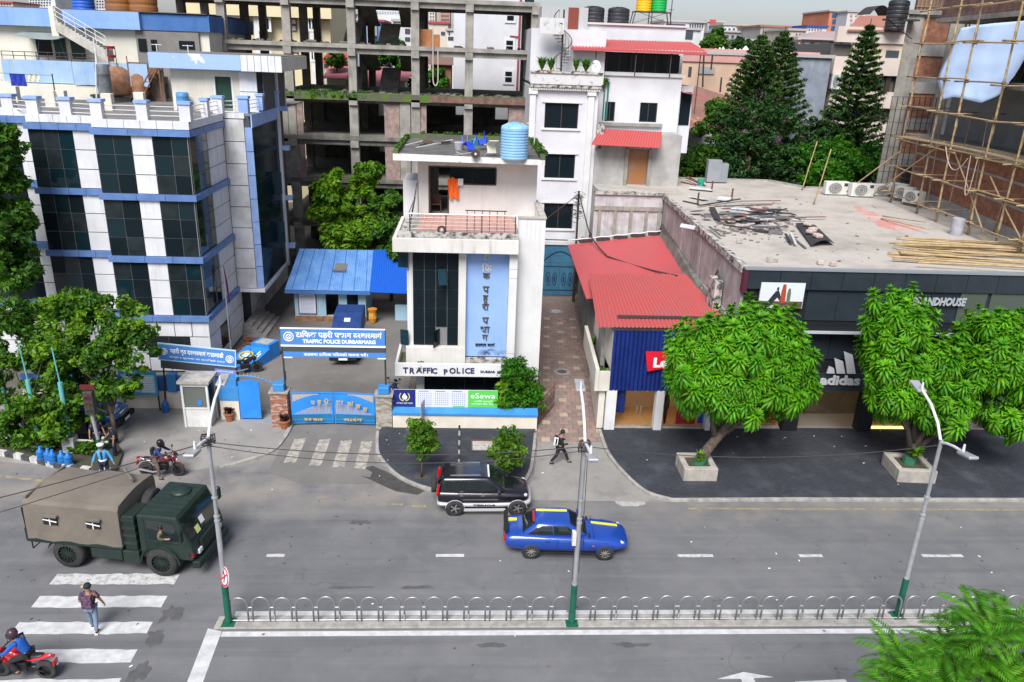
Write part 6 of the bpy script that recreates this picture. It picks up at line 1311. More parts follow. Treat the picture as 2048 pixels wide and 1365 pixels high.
def quadpx(pts,mat,name,th=.12):
 P=[W(*p) for p in pts]; MB().hexa([(q.x,q.y,q.z-th) for q in P]+[tuple(q) for q in P]).build(name,mat,t)
quadpx(((1365,235,72),(1470,262,72),(1480,200,79),(1390,172,79)),M('brown tin',(.26,.13,.10),(.21,.11,.085),scale=.8,rough=.8),'roof')
quadpx(((1362,262,69),(1415,264,69),(1418,236,72),(1364,232,72)),M('flaking brown tin',(.30,.13,.09),(.45,.3,.24),scale=1.1,mixlo=.52,mixhi=.6,rough=.8),'lower_roof'); MB().box(W(1362,262,69.5).x,W(1465,262,69.5).x,72.5,80,0,W(1400,264,69.5).z-.2).build('wall',m_tw,t)
CB=thing('cream_apartments','cream apartment block with long dark window bands beside the tall pine','building',(W(1740,200,80).x,80,0),world=True)
def cbx(p,q,Y=80):v=W(p,q,Y); return v.x,v.z
m_cb,m_cb2=town_mat('blush',(.64,.54,.47)),town_mat('sand',(.6,.49,.37))
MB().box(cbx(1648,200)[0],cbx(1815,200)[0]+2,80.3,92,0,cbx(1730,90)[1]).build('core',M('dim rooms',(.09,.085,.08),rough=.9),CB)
for qa,qb in((118,148),(186,213),(246,290),(58,84)):
 a,c=cbx(1662-(qa-118)*.13,qb); b,d=cbx(1815,qa); MB().box(a,b+1,79.7,80.29,c,d).build('floor_band',m_cb,CB)
MB().box(cbx(1706,90)[0],cbx(1815,90)[0],79.9,80.29,cbx(1750,118)[1],cbx(1750,84)[1]).build('wall',m_cb2,CB)
for qa,qb in((149,185),(214,245)):
 for p in[1660-(qa-149)*.13+18*i for i in range(9)]:
  a,c=cbx(p,qb); b,d=cbx(p+16.5,qa); piece('window',m_glass if p<1720 else M('dusk glass',(.05,.035,.03),rough=.2),CB,a,b,80.0,80.1,c,d)
  if p<1705 and qa<200:piece('curtain',M('beige curtain',(.3,.25,.2),rough=.9),CB,a+.1,b-.25,79.97,79.995,c,c+(d-c)*.7)
a,c=cbx(1768,121); b,d=cbx(1797,102); piece('window',m_fwin,CB,a,b,79.8,79.88,c,d); a,c=cbx(1711,116); b,d=cbx(1718,95); piece('window',m_fwin,CB,a,b,79.8,79.88,c,d)
a,c=cbx(1662,183,79.5); ac=ac_unit('white outdoor unit in the window band of the cream apartments',(a+.3,79.4,c+.1),0,group='unit on the cream apartments'); ac.scale=(1.2,1.2,2.4)
u=[W(1695,60,79.5),W(1810,62,79.5),W(1800,32,85),W(1718,32,85)]; MB().hexa([(q.x,q.y,q.z-.15) for q in u]+[tuple(q) for q in u]).build('roof',m_tr,CB)
a,b=W(1730,34,86),W(1776,26,86); MB().sweep([[(a.x+(b.x-a.x)*i/10,yy,a.z+.2+.9*math.sin(math.pi*i/10)) for i in range(11)] for yy in(85,88)],False).build('arched_roof',m_iron,CB)
c=W(1791,60,79); water_tank('water_tank','black tank low on the brown roof of the cream apartments',(c.x,79.3,W(1791,61,79).z),.9,1.3,m_tkblack,ribs=4)
BW=block('blank_wall_building','tall blank blue grey rendered wall between the pines',1596,1664,116,78,M('blue grey render',(.26,.29,.34),(.19,.215,.26),scale=.8,rough=.9,streak=.7,scol=(.4,.42,.44),sscale=.5),depth=10)
PV=block('pavilion','pink parapet pavilion with orange panels and hipped roof',1598,1704,82,90,town_mat('blush2',(.60,.46,.42)),(),8)
for i,p in enumerate((1606,1627,1643,1665,1683)):
 u,v=W(p,99,89.8),W(p+15,84,89.8); piece('window',m_fwl,PV,u.x,v.x,89.8,89.95,u.z,v.z)
 u,v=W(p-5,99,89.8),W(p-.5,84,89.8); piece('panel',M('orange panel',(.45,.16,.05),rough=.8),PV,u.x,v.x,89.85,89.98,u.z,v.z)
u,v=W(1596,108,89.5),W(1704,100,89.5); MB().box(u.x,v.x,89.4,89.79,u.z,v.z).build('parapet',m_pk,PV)
a,b,c=W(1604,79,89.5),W(1702,82,89.5),W(1655,63,94); MB().add([(a.x,89.4,a.z),(b.x,89.4,a.z),(b.x,98.5,a.z),(a.x,98.5,a.z),(c.x-1,94,c.z),(c.x+1,94,c.z)],[(0,1,5,4),(1,2,5),(2,3,4,5),(3,0,4),(3,2,1,0)]).build('hipped_roof',M('mauve roof',(.34,.25,.25),rough=.8),PV)
block('white_modern_house','white modern house with big dark windows behind the red terrace roof',1330,1402,60,120,m_tw,((1353,1361,60,78),(1370,1387,60,78),(1331,1371,49,55)),10,'house')
block('white_modern_house','white house storey with balcony band on the skyline',1330,1410,45,126,m_tw,(('g',6,1,1378,1408,47,56,.7,.8),),10,'house')
block('painted_house','red and yellow painted house on the skyline',1415,1449,45,170,town_mat('yellow',(.65,.52,.25)),((1424,1430,59,63),(1446,1452,56,61)),10,slabs=((1419,1432,40,55,town_mat('red',(.45,.07,.07))),(1413,1420,49,66,m_tb)))
block('white_flats','long white flats right of the painted house on the skyline',1448,1520,52,160,m_tw,(('g',5,2,1446,1490,56,66,.5,.5),),12)
block('cream_flats','cream flats below the white flats on the skyline',1445,1515,66,145,m_tg,(('g',6,2,1450,1512,68,88,.5,.45),),12)
block('grey_shed_house','grey gabled house right of the round tree on the skyline',1480,1512,82,130,town_mat('warm grey',(.42,.39,.36)),(),10)
block('grey_tower_house','grey concrete house with red edge behind the left pine',1522,1580,55,135,town_mat('concrete',(.42,.40,.37)),(('g',2,3,1524,1535,60,85,.5,.5),),12,roof=m_tr)
block('pale_house','pale cream house right of the left pines on the skyline',1578,1612,62,125,m_tc,(('g',3,2,1590,1610,66,80,.5,.5),),12)
block('blue_roof_hall','small white hall with bright blue roof on the skyline',1614,1654,55,150,m_tw,(('g',5,2,1616,1645,57,70,.4,.4),),12,roof=M('blue tin',(.03,.06,.35),rough=.6))
block('striped_tower','tower with blue glass and orange stripes on the skyline',1660,1698,24,170,town_mat('orange',(.55,.2,.11)),((1664,1695,28,35),(1664,1694,40,48),(1662,1692,53,61)),14,wm=M('blue curtain glass',(.02,.10,.22),rough=.15))
block('checked_tower','white and pink chequered block beside the striped tower',1696,1732,25,165,m_tw,(('g',3,4,1698,1728,27,62,.6,.5),),14,wm=m_pk)
block('wide_flats','wide low white flats at the right skyline',1600,1700,72,200,m_tw,(('g',10,1,1600,1700,74,80,.5,.6),),12)
block('white_tower','white hotel tower with rows of windows above the blue fascia, left',52,105,-30,190,m_tw,(('g',8,6,58,102,-20,14,.45,.5),),14)
block('white_tower','white gridded block above the blue fascia, right of the blue tank',190,220,-20,210,m_tw,(('g',5,5,192,218,-12,18,.5,.5),),14)
block('hillside_house','low red roofed house at the far left skyline',-20,25,6,170,m_tc,(('g',4,1,0,22,7,11,.5,.6),),10,roof=m_redt)
block('glass_tower','blue glass tower seen between columns of the concrete frame',664,676,-60,260,town_mat('steel blue',(.2,.3,.42)),(('g',2,9,664,676,-50,38,.8,.7),),14,wm=M('tower glass',(.1,.18,.28),rough=.2))
block('balcony_flats','cream flats with balconies left of the mossy stair in the frame',664,690,38,140,m_tc,(('g',2,4,665,680,46,74,.5,.5),),10)
block('cream_tall_flats','tall pale flats behind the cream balcony flats in the frame',676,700,28,170,m_tc,(('g',2,4,680,700,32,60,.5,.5),),10)
block('white_gridded_tower','tall white gridded tower high between the dark stairs of the frame',740,806,-60,230,m_tw,(('g',12,8,742,804,-40,30,.55,.55),),14,wm=m_fwl)
block('lilac_house','pale blue house with small square windows behind the frame',714,742,42,120,m_tb,((719,722,48,52),(724,727,48,52),(724,727,66,70)),10,'house')
block('blue_white_house','blue and white house with red edge behind the frame',742,766,44,122,town_mat('mid blue',(.16,.24,.4)),((748,753,66,70),),10,'house',roof=m_redt,slabs=((746,753,47,72,m_tw),))
block('white_corner_house','white house with two dark windows right of the mossy stair in the frame',786,830,44,112,m_tw,((810,820,58,67),(810,820,75,82),(794,797,57,64)),10,'house')
block('brown_tower','brick coloured tower block with rows of windows in the frame',879,900,2,240,town_mat('terracotta',(.44,.25,.19)),(('g',4,5,882,898,4,44,.6,.45),),12)
block('cream_red_roof_house','cream house with red roof line behind the crate in the frame',858,896,48,130,m_tc,((882,890,64,70),(861,865,64,68)),10,'house',roof=m_redt)
block('small_white_house','small white house at the foot of the brown tower in the frame',894,908,62,118,m_tw,((897,900,64,70),(896,908,74,80)),10,'house')
block('pale_column_tower','slim pale tower between two columns of the frame',858,870,20,200,m_tc,(('g',2,3,859,869,24,44,.5,.4),),10)
rnd=random.Random(77); kinds=(('far_white_house','small white house far off in the hazy town',m_tw),('far_brick_house','small brick coloured house far off in the hazy town',m_tr),('far_cream_house','small cream house far off in the hazy town',m_tc))
for i in range(70):
 Y=rnd.uniform(170,620); p=rnd.uniform(-40,1780); hq=rnd.uniform(7,17); w=rnd.uniform(9,16); k=rnd.randrange(3); c=W(p,100,Y); nm,lb,mm=kinds[k]
 t=thing(nm,lb,'house',(c.x,Y,0),group=('far white houses','far brick houses','far cream houses')[k])
 MB().box(-w/2,w/2,0,10,0,hq).build('wall',mm,t); MB().box(-w/2-.3,w/2+.3,-.3,10,hq,hq+.4).build('roof',MATS['town coping'],t)
 for a in range(3):
  for b in range(2):piece('window',m_fwin,t,-w/2+w*(a+.3)/3,-w/2+w*(a+.7)/3,-.1,.0-.003,hq-2.4-3*b,hq-1.1-3*b)
hm=MB(); N=60; ring=[[],[]]
for i in range(N+1):
 a=R_(-62+124*i/N); r=2000; ring[0].append((r*math.sin(a),r*math.cos(a),-5)); ring[1].append((r*math.sin(a),r*math.cos(a)+200,62+42*noise.noise((i*.21,2.2,0))+14*noise.noise((i*.9,1,0))))
hm.sweep(ring,False); struct(hm.build('hills',M('hazy hills',(.10,.14,.13),(.13,.16,.15),scale=.004,rough=1)))
# ==== street furniture
m_galv=M('galvanised steel',(.42,.43,.44),(.34,.35,.36),scale=3,rough=.5,metal=.35); m_pgreen=M('post green',(.006,.085,.05),(.01,.11,.065),scale=3,rough=.6); m_led=M('lamp glass',(.2,.25,.3),rough=.2)
def lamp_post(label,x,y,arms):
 t=thing('street_lamp',label,'street lamp',(x,y,.073),group='lamp posts on the median')
 MB().cyl((0,0,0),(0,0,1.5),.105,.1,12).build('painted_base',m_pgreen,t); MB().cyl((0,0,1.5),(0,0,3.9),.078,n=12).cyl((0,0,3.9),(0,0,6.65),.06,n=12).build('pole',m_galv,t)
 b=MB()
 for z in(1.52,3.8,3.95,4.6):b.cyl((0,0,z),(0,0,z+.05),.092,n=12)
 b.build('collar',m_galv,t); MB().box(-.2,.2,-.2,.2,0,.02).build('base_plate',m_pgreen,t)
 for s,l,h in arms:
  MB().tube([(0,0,6.55),(0,s*l*.25,6.55+h*.45),(0,s*l*.6,6.55+h*.8),(0,s*l,6.55+h)],.045,8).build('arm',m_steelw,t)
  hd=MB().obox((0,s*(l+.28),6.57+h),(.3,.62,.09),Matrix.Rotation(R_(12*s),3,'X')).build('lamp_head',m_galv,t,bevel=.03); MB().obox((0,s*(l+.32),6.515+h),(.24,.44,.02),Matrix.Rotation(R_(12*s),3,'X')).build('lens',m_led,hd)
  MB().cyl((0,s*(l+.05),6.58+h),(0,s*(l+.05),6.8+h),.045,.03,8).build('sensor',m_steelw,t)
 return t
LPX=((-7.49,20.57,'street lamp with the no-turn sign at the left end of the median'),(3.51,20.5,'street lamp in front of the blue car with taped cables'),(14.6,20.79,'street lamp at the right end of the visible median'))
lamps=[lamp_post(l,x,y,((1,1.5,1.1),(-1,1.0,.25))) for x,y,l in LPX]
for i in(0,1):
 b=MB(); rnd=random.Random(i)
 for k in range(10):r=rnd.uniform(.1,.22); zz=6.5+rnd.uniform(-.15,.15); b.tube([(r*math.cos(a),r*math.sin(a),zz+.05*math.sin(3*a)) for a in[j*.7 for j in range(9)]],.014,4)
 if i:b.tube([(.1,0,6.4),(.12,-.06,4.5),(.09,-.04,2.0)],.012,4).tube([(-.09,-.04,6.4),(-.1,-.04,1.7)],.012,4)
 b.build('cable_coil',m_iron,lamps[i])
MB().box(-.2,-.08,-.18,.02,3.1,3.55).build('junction_box',m_steelw,lamps[1])
A,B,C=[Vector((x,y,6.55)) for x,y,_ in LPX]
cable([A,B],.015,'upper black cable between the left and middle street lamps',sag=.35,n=24); cable([A+Vector((0,0,-.12)),B+Vector((0,0,-.14))],.013,'lower black cable between the left and middle street lamps',sag=.5,n=24); cable([B,C],.013,'black cable between the middle and right street lamps',sag=.4,n=24)
cable([A,Vector((-25,14.5,4.6))],.017,'black cable from the left street lamp over the army truck',sag=.3,n=24); cable([A+Vector((0,0,-.1)),Vector((-25,13.2,3.9))],.013,'thin second cable from the left street lamp over the army truck',sag=.3,n=24)
def no_turn():
 m=Matrix.Rotation(R_(-58),3,'Z')@Matrix.Rotation(R_(90),3,'X'); t=thing('no_turn_sign','round white no-turn sign with red ring on the left street lamp','sign',(-7.42,20.42,1.95)); t.rotation_euler=(R_(-12),0,R_(-52))
 MB().cyl((0,0,0),(0,.02,0),.32,n=28).build('plate',M('sign plate white',(.7,.7,.7),rough=.5),t); mr=M('sign ring red',(.55,.02,.04),rough=.5)
 MB().sweep([[(r*math.cos(a),-.006,r*math.sin(a)) for a in[k*math.pi/14 for k in range(29)]] for r in(.24,.31)],False).build('ring',mr,t); MB().obox((0,-.01,0),(.5,.006,.05),Matrix.Rotation(R_(-45),3,'Y')).build('slash',mr,t)
 mk=M('sign black',(.01,.01,.01),rough=.5); MB().box(.0,.06,-.009,-.003,-.17,.06).obox((-.04,-.006,.09),(.06,.006,.14),Matrix.Rotation(R_(-45),3,'Y')).tri((-.16,-.008,.17),(-.03,-.008,.19),(-.14,-.008,.05)).build('arrow',mk,t)
no_turn()
hoop=MB().tube([(-.27,0,.02),(-.27,0,.66)]+[(-.27*math.cos(a),0,.66+.27*math.sin(a)) for a in[k*math.pi/8 for k in range(1,8)]]+[(.27,0,.66),(.27,0,.02)],.031,8).mesh('hoop',M('hoop steel',(.34,.34,.34),rough=.4,metal=.7),True)
for k,(x0,x1,lab) in enumerate(((-7.49,3.51,'steel hoop railing between the left and middle lamp posts'),(3.51,14.6,'steel hoop railing between the middle and right lamp posts'),(14.6,25.7,'steel hoop railing right of the right lamp post'))):
 t=thing('hoop_railing',lab,'railing',(x0,20.62,.07)); n=16; pt=(x1-x0)/n; b=MB()
 for i in range(n):share(hoop,'hoop',t,((i+.5)*pt,random.uniform(-.01,.01),random.uniform(0,.02)),(random.uniform(-.03,.03),0,random.uniform(-.03,.03))); b.cyl((i*pt-pt/2+.27 if i else .1,0,.56),(i*pt+pt/2-.27,0,.56),.018,n=6)
 b.cyl((0,0,.06),(x1-x0,0,.06),.02,n=6)
 for i in(2,5,8,11,14):b.cyl((i*pt+.07,-.02,-.03),(i*pt+.07,-.02,.3),.025,n=6)
 b.build('rail',m_galv,t)
 # ---- wall with banner, pillars and gates of the yard
m_ccr=M('cream wall paint',(.68,.63,.53),(.60,.55,.45),scale=1,rough=.9,streak=.45,scol=(.36,.32,.25)); m_pb=M('police blue',(.035,.20,.48),(.045,.24,.53),scale=1.3,rough=.55,streak=.35,scol=(.05,.12,.22)); m_pbr=M('gate blue',(.02,.20,.62),(.03,.25,.66),scale=1.2,rough=.5,streak=.3,scol=(.05,.12,.3))
t=thing('banner_wall','cream front wall with broad blue coping under the calendar banner','wall',(0,34.3,0),world=True); MB().box(-3.6,3.42,34.32,34.52,0,.84).build('wall',m_ccr,t); MB().hexa([(-3.62,34.26,.82),(3.45,34.26,.78),(3.45,34.75,.78),(-3.62,34.75,.82),(-3.62,34.26,.92),(3.45,34.26,.88),(3.45,34.75,1.03),(-3.62,34.75,1.07)]).build('coping',m_pb,t)
t=thing('calendar_banner','long calendar banner with navy crest end and green lettered end','banner',(-1.07,34.72,1.05)); MB().box(-2.5,2.55,-.02,.02,0,.92).build('sheet',M('banner white',(.62,.64,.68),rough=.6),t); mn=M('banner navy',(.012,.02,.16),rough=.6); mgn=M('banner green',(.10,.52,.08),rough=.6); MB().box(-2.5,-1.45,-.026,-.021,0,.92).build('navy_panel',mn,t); MB().box(1.1,2.55,-.026,-.021,0,.92).build('green_panel',mgn,t)
sw=MATS['sign white']; my=M('emblem yellow',(.62,.58,.12),rough=.6); lettering('eSewa',.4,sw,t,(1.22,-.03,.5),ext=.002,align='LEFT',width=1.2); lettering('टाि फक पहरी नमबर',.1,sw,t,(-1.98,-.03,.16),ext=.002,width=.8); lettering('सजिलो भुकतानी',.1,sw,t,(1.85,-.03,.3),ext=.002,width=.9); lettering('अनलाइन सेवा नेपाल',.1,sw,t,(1.85,-.03,.16),ext=.002,width=1.2)
b=MB()
for s_ in(-1,1):b.tube([(-1.98+s_*.24*math.sin(a),-.03,.56-.24*math.cos(a)) for a in[.2+k*.27 for k in range(9)]],.03,4)
b.build('wreath',my,t); MB().slab([(-2.05,.4),(-1.9,.4),(-1.84,.52),(-1.98,.74),(-2.1,.55)],-.04,-.03).build('emblem',sw,t)
b=MB()
for k in range(3):
 x0=-1.32+.82*k; b.box(x0+.02,x0+.5,-.026,-.022,.83,.86)
 for i in range(7):
  for j in range(6):b.box(x0+.1*i,x0+.035+.1*i,-.026,-.022,.12+.115*j,.165+.115*j)
o=b.build('calendar_print',M('print blue grey',(.10,.14,.26),rough=.6),t); o['kind']='stuff'; MB().box(.35,.95,-.027,-.022,.02,.08).build('green_strip',mgn,t)
def brick_pillar(label,x0,x1,y0,y1,h,mats,name='gate_pillar',bl=.21,bh=.065):
 t=thing(name,label,'pillar',((x0+x1)/2,y0,0),world=True); MB().box(x0+.015,x1-.015,y0+.015,y1-.015,0,h).build('core',M('pillar mortar',(.34,.31,.28),(.25,.23,.2),scale=3,rough=1),t); rnd=random.Random(int(x0*10)); k=0; z=.02
 while z<h-bh:
  off=(k%2)*bl/2
  x=x0-off
  while x<x1:
   a,b=max(x,x0)+.005,min(x+bl,x1)-.005
   if b-a>.03:piece('brick',rnd.choice(mats),t,a,b,y0+rnd.uniform(-.006,.004),y0+.05,z+.005,z+bh-.004)
   x+=bl
  y=y0+.055-off
  while y<y1:
   a,b=max(y,y0+.052)+.005,min(y+bl,y1)-.005
   if b-a>.03:piece('brick',rnd.choice(mats),t,x1-.05,x1+rnd.uniform(-.004,.006),a,b,z+.005,z+bh-.004)
   y+=bl
  z+=bh; k+=1
 MB().box(x0-.06,x1+.06,y0-.06,y1+.06,h,h+.07).build('cap_slab',m_kerb,t); cx,cy=(x0+x1)/2,(y0+y1)/2; MB().box(cx-.27,cx+.27,cy-.25,cy+.25,h+.071,h+.45).build('blue_cap',m_pb,t,bevel=.05); return t
mb_r=[M('pillar brick %d'%i,c,tuple(q*.8 for q in c),scale=6,rough=.9,speck=.3,spcol=(.5,.45,.4)) for i,c in enumerate(((.36,.14,.085),(.30,.12,.08),(.42,.2,.13),(.46,.36,.30)))]; mb_s=[M('pillar stone %d'%i,c,tuple(q*.75 for q in c),scale=6,rough=.95) for i,c in enumerate(((.40,.37,.31),(.33,.30,.25),(.28,.24,.17),(.45,.42,.37)))]
brick_pillar('red brick gate pillar with blue cap beside the small gate',-9.42,-8.62,34.45,35.1,1.78,mb_r); brick_pillar('grey stone gate pillar with blue cap left of the banner wall',-4.42,-3.64,34.35,35.0,1.72,mb_s,bl=.27,bh=.075)
t=thing('cap_flag','small blue triangular fin on the brick gate pillar','ornament',(-8.85,34.9,2.3)); MB().slab([(-.1,0),(.15,0),(.15,.5)],-.03,.03).build('fin',m_pb,t)
GT=thing('yard_gate','wide bright blue double gate with arched mesh panels and brass letters','gate',(-6.5,34.7,0)); m_mesh=M('gate mesh',(.42,.40,.40),(.3,.29,.29),scale=20,rough=.7); m_brass=M('brass letters',(.45,.34,.12),rough=.5); m_teal=M('gate teal',(.015,.17,.33),(.02,.13,.26),scale=1.5,rough=.6,streak=.5)
for s in(-1,1):
 o=thing('leaf_pivot',None,None); COL.objects.unlink(o); bpy.data.objects.remove(o); w=1.98; rz=-s*R_(5); lv=MB().box(0,w,-.03,.03,.1,1.72).build('gate_leaf',m_pbr,GT); lv.location=(-2.0+(0 if s<0 else 4.0),0,0); lv.rotation_euler=(0,0,R_(4) if s<0 else R_(176)); f=-1 if s<0 else 1; yo=f*.032
 def lq(pts,d,m,nm):MB().slab([(p[0],p[1]) for p in(pts if f<0 else pts[::-1])],yo+f*d-.004,yo+f*d+.004).build(nm,m,lv)
 arc=[(.15+1.75*k/10,.62+.52*math.sin(math.pi/2*k/10)) for k in range(11)]; lq([(.15,.6),(1.9,.6)]+arc[::-1],.004,m_mesh,'mesh_panel'); up=[(.06+1.25*k/8,1.25+.36*math.sin(math.pi/2*k/8)) for k in range(9)]; lq(up+[(1.3,1.66),(.06,1.66)],.004,m_mesh,'mesh_panel'); lq([(0,.1),(w,.1),(w,.55),(0,.55)],.003,m_teal,'kick_panel')
 bars=MB()
 for k in range(26):x=.15+1.75*k/26; bars.box(x,x+.018,yo+f*.012-.006,yo+f*.012+.006,.6,.62+.5*math.sin(math.pi/2*k/26))
 for z in(.1,.28,.56,1.68):bars.box(0,w,yo+f*.01-.012,yo+f*.01+.012,z,z+.035)
 bars.box(w-.05,w,yo-.02,yo+.02,.1,1.74); bars.build('leaf_bars',m_pbr,lv)
for s_,x,z in(('प~',-.92,1.32),('ह',-.62,1.36),('री',-.28,1.37),('का',.35,1.35),('या`',.86,1.28),('ल',1.22,1.14),('य',1.56,.98)):lettering(s_,.3,m_brass,GT,(x,-.16-(.03 if abs(x)<1 else 0),z-.12),ext=.008,bold=.012,name='letter')
for x,s_ in((-.95,'दर बार'),(.95,'मार`ग')):lettering(s_,.2,m_brass,GT,(x,-.15,.32),ext=.006,bold=.008,width=.9)
PG=thing('small_gate','bright blue pedestrian gate with spiked curved rail','gate',(-11.1,35.2,0)); MB().slab([(0,.12),(1.0,.12),(1.0,2.05)]+[(1.0-.1*k,2.05+.1*math.sin(math.pi*k/10)) for k in range(1,10)]+[(0,2.05)],-.03,.03).build('leaf',m_pbr,PG); b=MB()
for k in range(6):b.cyl((.08+.16*k,-.02,0),(.08+.16*k,-.02,.4),.015,n=4)
b.tube([(0,0,.02),(1.7,0,.02)],.03,5); b.build('bottom_bars',m_pbr,PG); b=MB(); b.tube([(-.05+1.85*k/12,.05,2.3-.42*(k/12)**1.6+.12*math.sin(math.pi*k/12)) for k in range(13)],.03,5); b.build('curved_rail',m_pbr,PG); b=MB()
for k in range(11):u=k/10.5; x=-.05+1.85*u; z=2.3-.42*u**1.6+.12*math.sin(math.pi*u); b.cyl((x,.05,z),(x,.05,z+.2),.018,.004,5)
b.build('spikes',m_brass,PG)
t=thing('gate_pier','cream pier with stepped blue top left of the small gate','pillar',(-11.55,35.2,0),world=True); MB().box(-12.05,-11.15,35.2,35.8,0,1.05).build('wall',m_ccr,t); MB().box(-12.08,-11.12,35.17,35.83,1.051,1.75).build('blue_block',m_pb,t); MB().box(-11.95,-11.2,35.25,35.8,1.751,2.15).build('blue_block',m_pb,t)
t=thing('yard_wall','long cream wall with deep blue top behind the guard booth','wall',(-16,36.6,0),world=True); MB().box(-22,-12.06,36.4,36.6,0,.95).build('wall',m_ccr,t); MB().box(-22,-12.06,36.43,36.58,.951,1.75).build('blue_wall',m_fascd,t)
for x in(-19.4,-17,-14.7,-13.4):MB().box(x-.22,x+.22,36.3,36.68,.952,1.9).build('blue_pier',m_pb,t)
t=thing('guard_booth','small white guard booth with dirty flat roof by the gate','booth',(-12.9,34.9,0)); mw=M('booth white',(.66,.66,.64),(.56,.55,.52),scale=2,rough=.7,streak=.5); x0,x1,y0,y1,h=-.58,.58,-.5,.55,2.3
MB().box(x0,x1,y0,y0+.04,0,.95).box(x0,x1,y1-.04,y1,0,h).box(x0,x0+.04,y0+.041,y1-.041,0,h).box(x1-.04,x1,y0+.041,y1-.041,0,.95).build('wall',mw,t); b=MB()
for x,y in((x0,y0),(x1,y0),(x1,y1)):b.box(x-.05,x+.05,y-.05,y+.05,0,h)
b.box(x0+.05,x1-.05,y0-.03,y0+.05,h-.18,h).box(x1-.05,x1+.03,y0+.05,y1-.05,h-.18,h).box(x0+.05,x1-.05,y0-.03,y0+.05,.951,1.03); b.build('frame',mw,t); mgl=M('booth glass',(.12,.13,.12),rough=.15,spec=.6); piece('pane',mgl,t,x0+.06,x1-.06,y0+.01,y0+.02,1.03,h-.18); piece('pane',m_glassb,t,x1-.02,x1-.01,y0+.06,y1-.06,1.0,h-.18)
MB().box(x0-.16,x1+.16,y0-.16,y1+.16,h,h+.12).build('roof',M('booth roof',(.45,.43,.4),(.28,.27,.25),scale=2.5,rough=.95),t); MB().box(.1,.28,y0-.02,y0-.005,1.15,1.4).build('sticker',m_pbr,t)
m_sgb=M('sign blue',(.065,.22,.56),rough=.45); m_sgw=sw
def emblem(t,x,z,r,y):b=MB(); b.tube([(x+r*math.cos(a),y,z+r*math.sin(a)) for a in[k*math.pi/10 for k in range(21)]],r*.14,4); b.tube([(x+r*.55*math.cos(a),y,z+r*.55*math.sin(a)) for a in[k*math.pi/6 for k in range(13)]],r*.12,4); b.obox((x,y,z),(r*.9,.01,r*.14),Matrix.Rotation(.8,3,'Y')).obox((x,y,z),(r*.9,.01,r*.14),Matrix.Rotation(-.8,3,'Y')); b.build('emblem',m_sgw,t)
SG=thing('gateway_sign','blue TRAFFIC POLICE DURBARMARG sign board over the yard gate','sign',(-6.35,34.75,0)); MB().box(-2.42,2.42,-.03,.03,4.2,4.98).build('board',m_sgb,SG); MB().box(-2.44,2.44,-.04,.04,4.1,4.19).box(-2.44,2.44,-.04,.04,4.985,5.03).build('trim',m_sgw,SG); MB().box(-2.3,2.42,-.01,.02,3.84,4.095).build('dark_band',M('dark band',(.06,.065,.075),rough=.6),SG); MB().box(-2.35,2.44,-.03,.03,3.58,3.835).build('lower_board',m_sgb,SG); MB().box(-2.35,-1.95,-.04,.04,3.52,3.575).box(2.05,2.44,-.04,.04,3.52,3.575).build('trim',m_sgw,SG)
for x in(-2.4,2.4):MB().cyl((x,.06,0),(x,.06,5.0),.045,n=8).build('post',m_iron,SG)
emblem(SG,-2.05,4.6,.22,-.04); lettering('ट~ािफक प~हरी प~भाग दरबारमाग`',.36,m_sgw,SG,(.28,-.035,4.58),ext=.006,bold=.01,width=4.0); lettering('TRAFFIC POLICE DURBARMARG',.26,m_sgw,SG,(.28,-.035,4.29),ext=.006,bold=.012,width=3.4); lettering('सडकमा टािफक नियमको पालना गरौ।',.19,m_sgw,SG,(.1,-.035,3.65),ext=.005,bold=.004,width=3.0)
S2=thing('circle_sign','blue police circle sign board above the dark blue yard wall','sign',(-13.45,36.2,0)); S2.rotation_euler=(0,R_(4),R_(-3)); MB().box(-1.85,1.85,-.03,.03,2.62,3.42).build('board',m_sgb,S2); b=MB(); b.box(-1.9,1.9,-.035,.035,3.421,3.47).box(-1.9,1.9,-.035,.035,2.57,2.619).box(-1.9,-1.851,-.035,.035,2.62,3.42).box(1.851,1.9,-.035,.035,2.62,3.42); b.build('trim',M('pale blue trim',(.45,.62,.75),rough=.5),S2); MB().box(-1.8,1.85,-.01,.02,2.15,2.56).build('dark_band',MATS['dark band'],S2); MB().box(.85,1.88,-.03,.03,2.16,2.4).build('small_board',M('violet blue',(.16,.24,.62),rough=.5),S2)
for x in(-1.7,1.7):MB().cyl((x,.06,0),(x,.06,3.4),.045,n=8).build('post',m_iron,S2)
emblem(S2,-1.6,3.05,.16,-.04); emblem(S2,1.6,2.98,.18,-.04); lettering('प~हरी वृत दरबारमाग` काठमाडौ',.3,m_sgw,S2,(0,-.035,3.02),ext=.006,bold=.008,width=2.6); lettering('कानून र सुरकषा का लागि सधै तयार',.11,m_sgw,S2,(0,-.035,2.76),ext=.005,width=2.7); lettering('दरबारमाग` प~हरी',.12,m_sgw,S2,(1.36,-.035,2.24),ext=.004,width=.8)
NB=thing('notice_board','turquoise blue notice board on posts left of the guard booth','notice board',(-16.2,36.1,0)); MB().box(-.9,.9,-.03,.03,.9,2.15).build('board',M('notice blue',(.05,.28,.48),rough=.5),NB); MB().box(-.8,.05,-.036,-.031,1.05,2.0).box(.1,.8,-.036,-.031,1.0,1.95).build('paper',M('notice paper',(.35,.52,.62),rough=.6),NB); b=MB()
for j in range(7):b.box(-.72,-.05,-.04,-.037,1.12+.12*j,1.15+.12*j).box(.16,.72,-.04,-.037,1.08+.12*j,1.11+.12*j)
b.build('print',m_sgw,NB)
for x in(-.8,.85):MB().cyl((x,.05,0),(x,.05,2.1),.04,n=6).build('post',m_iron,NB)
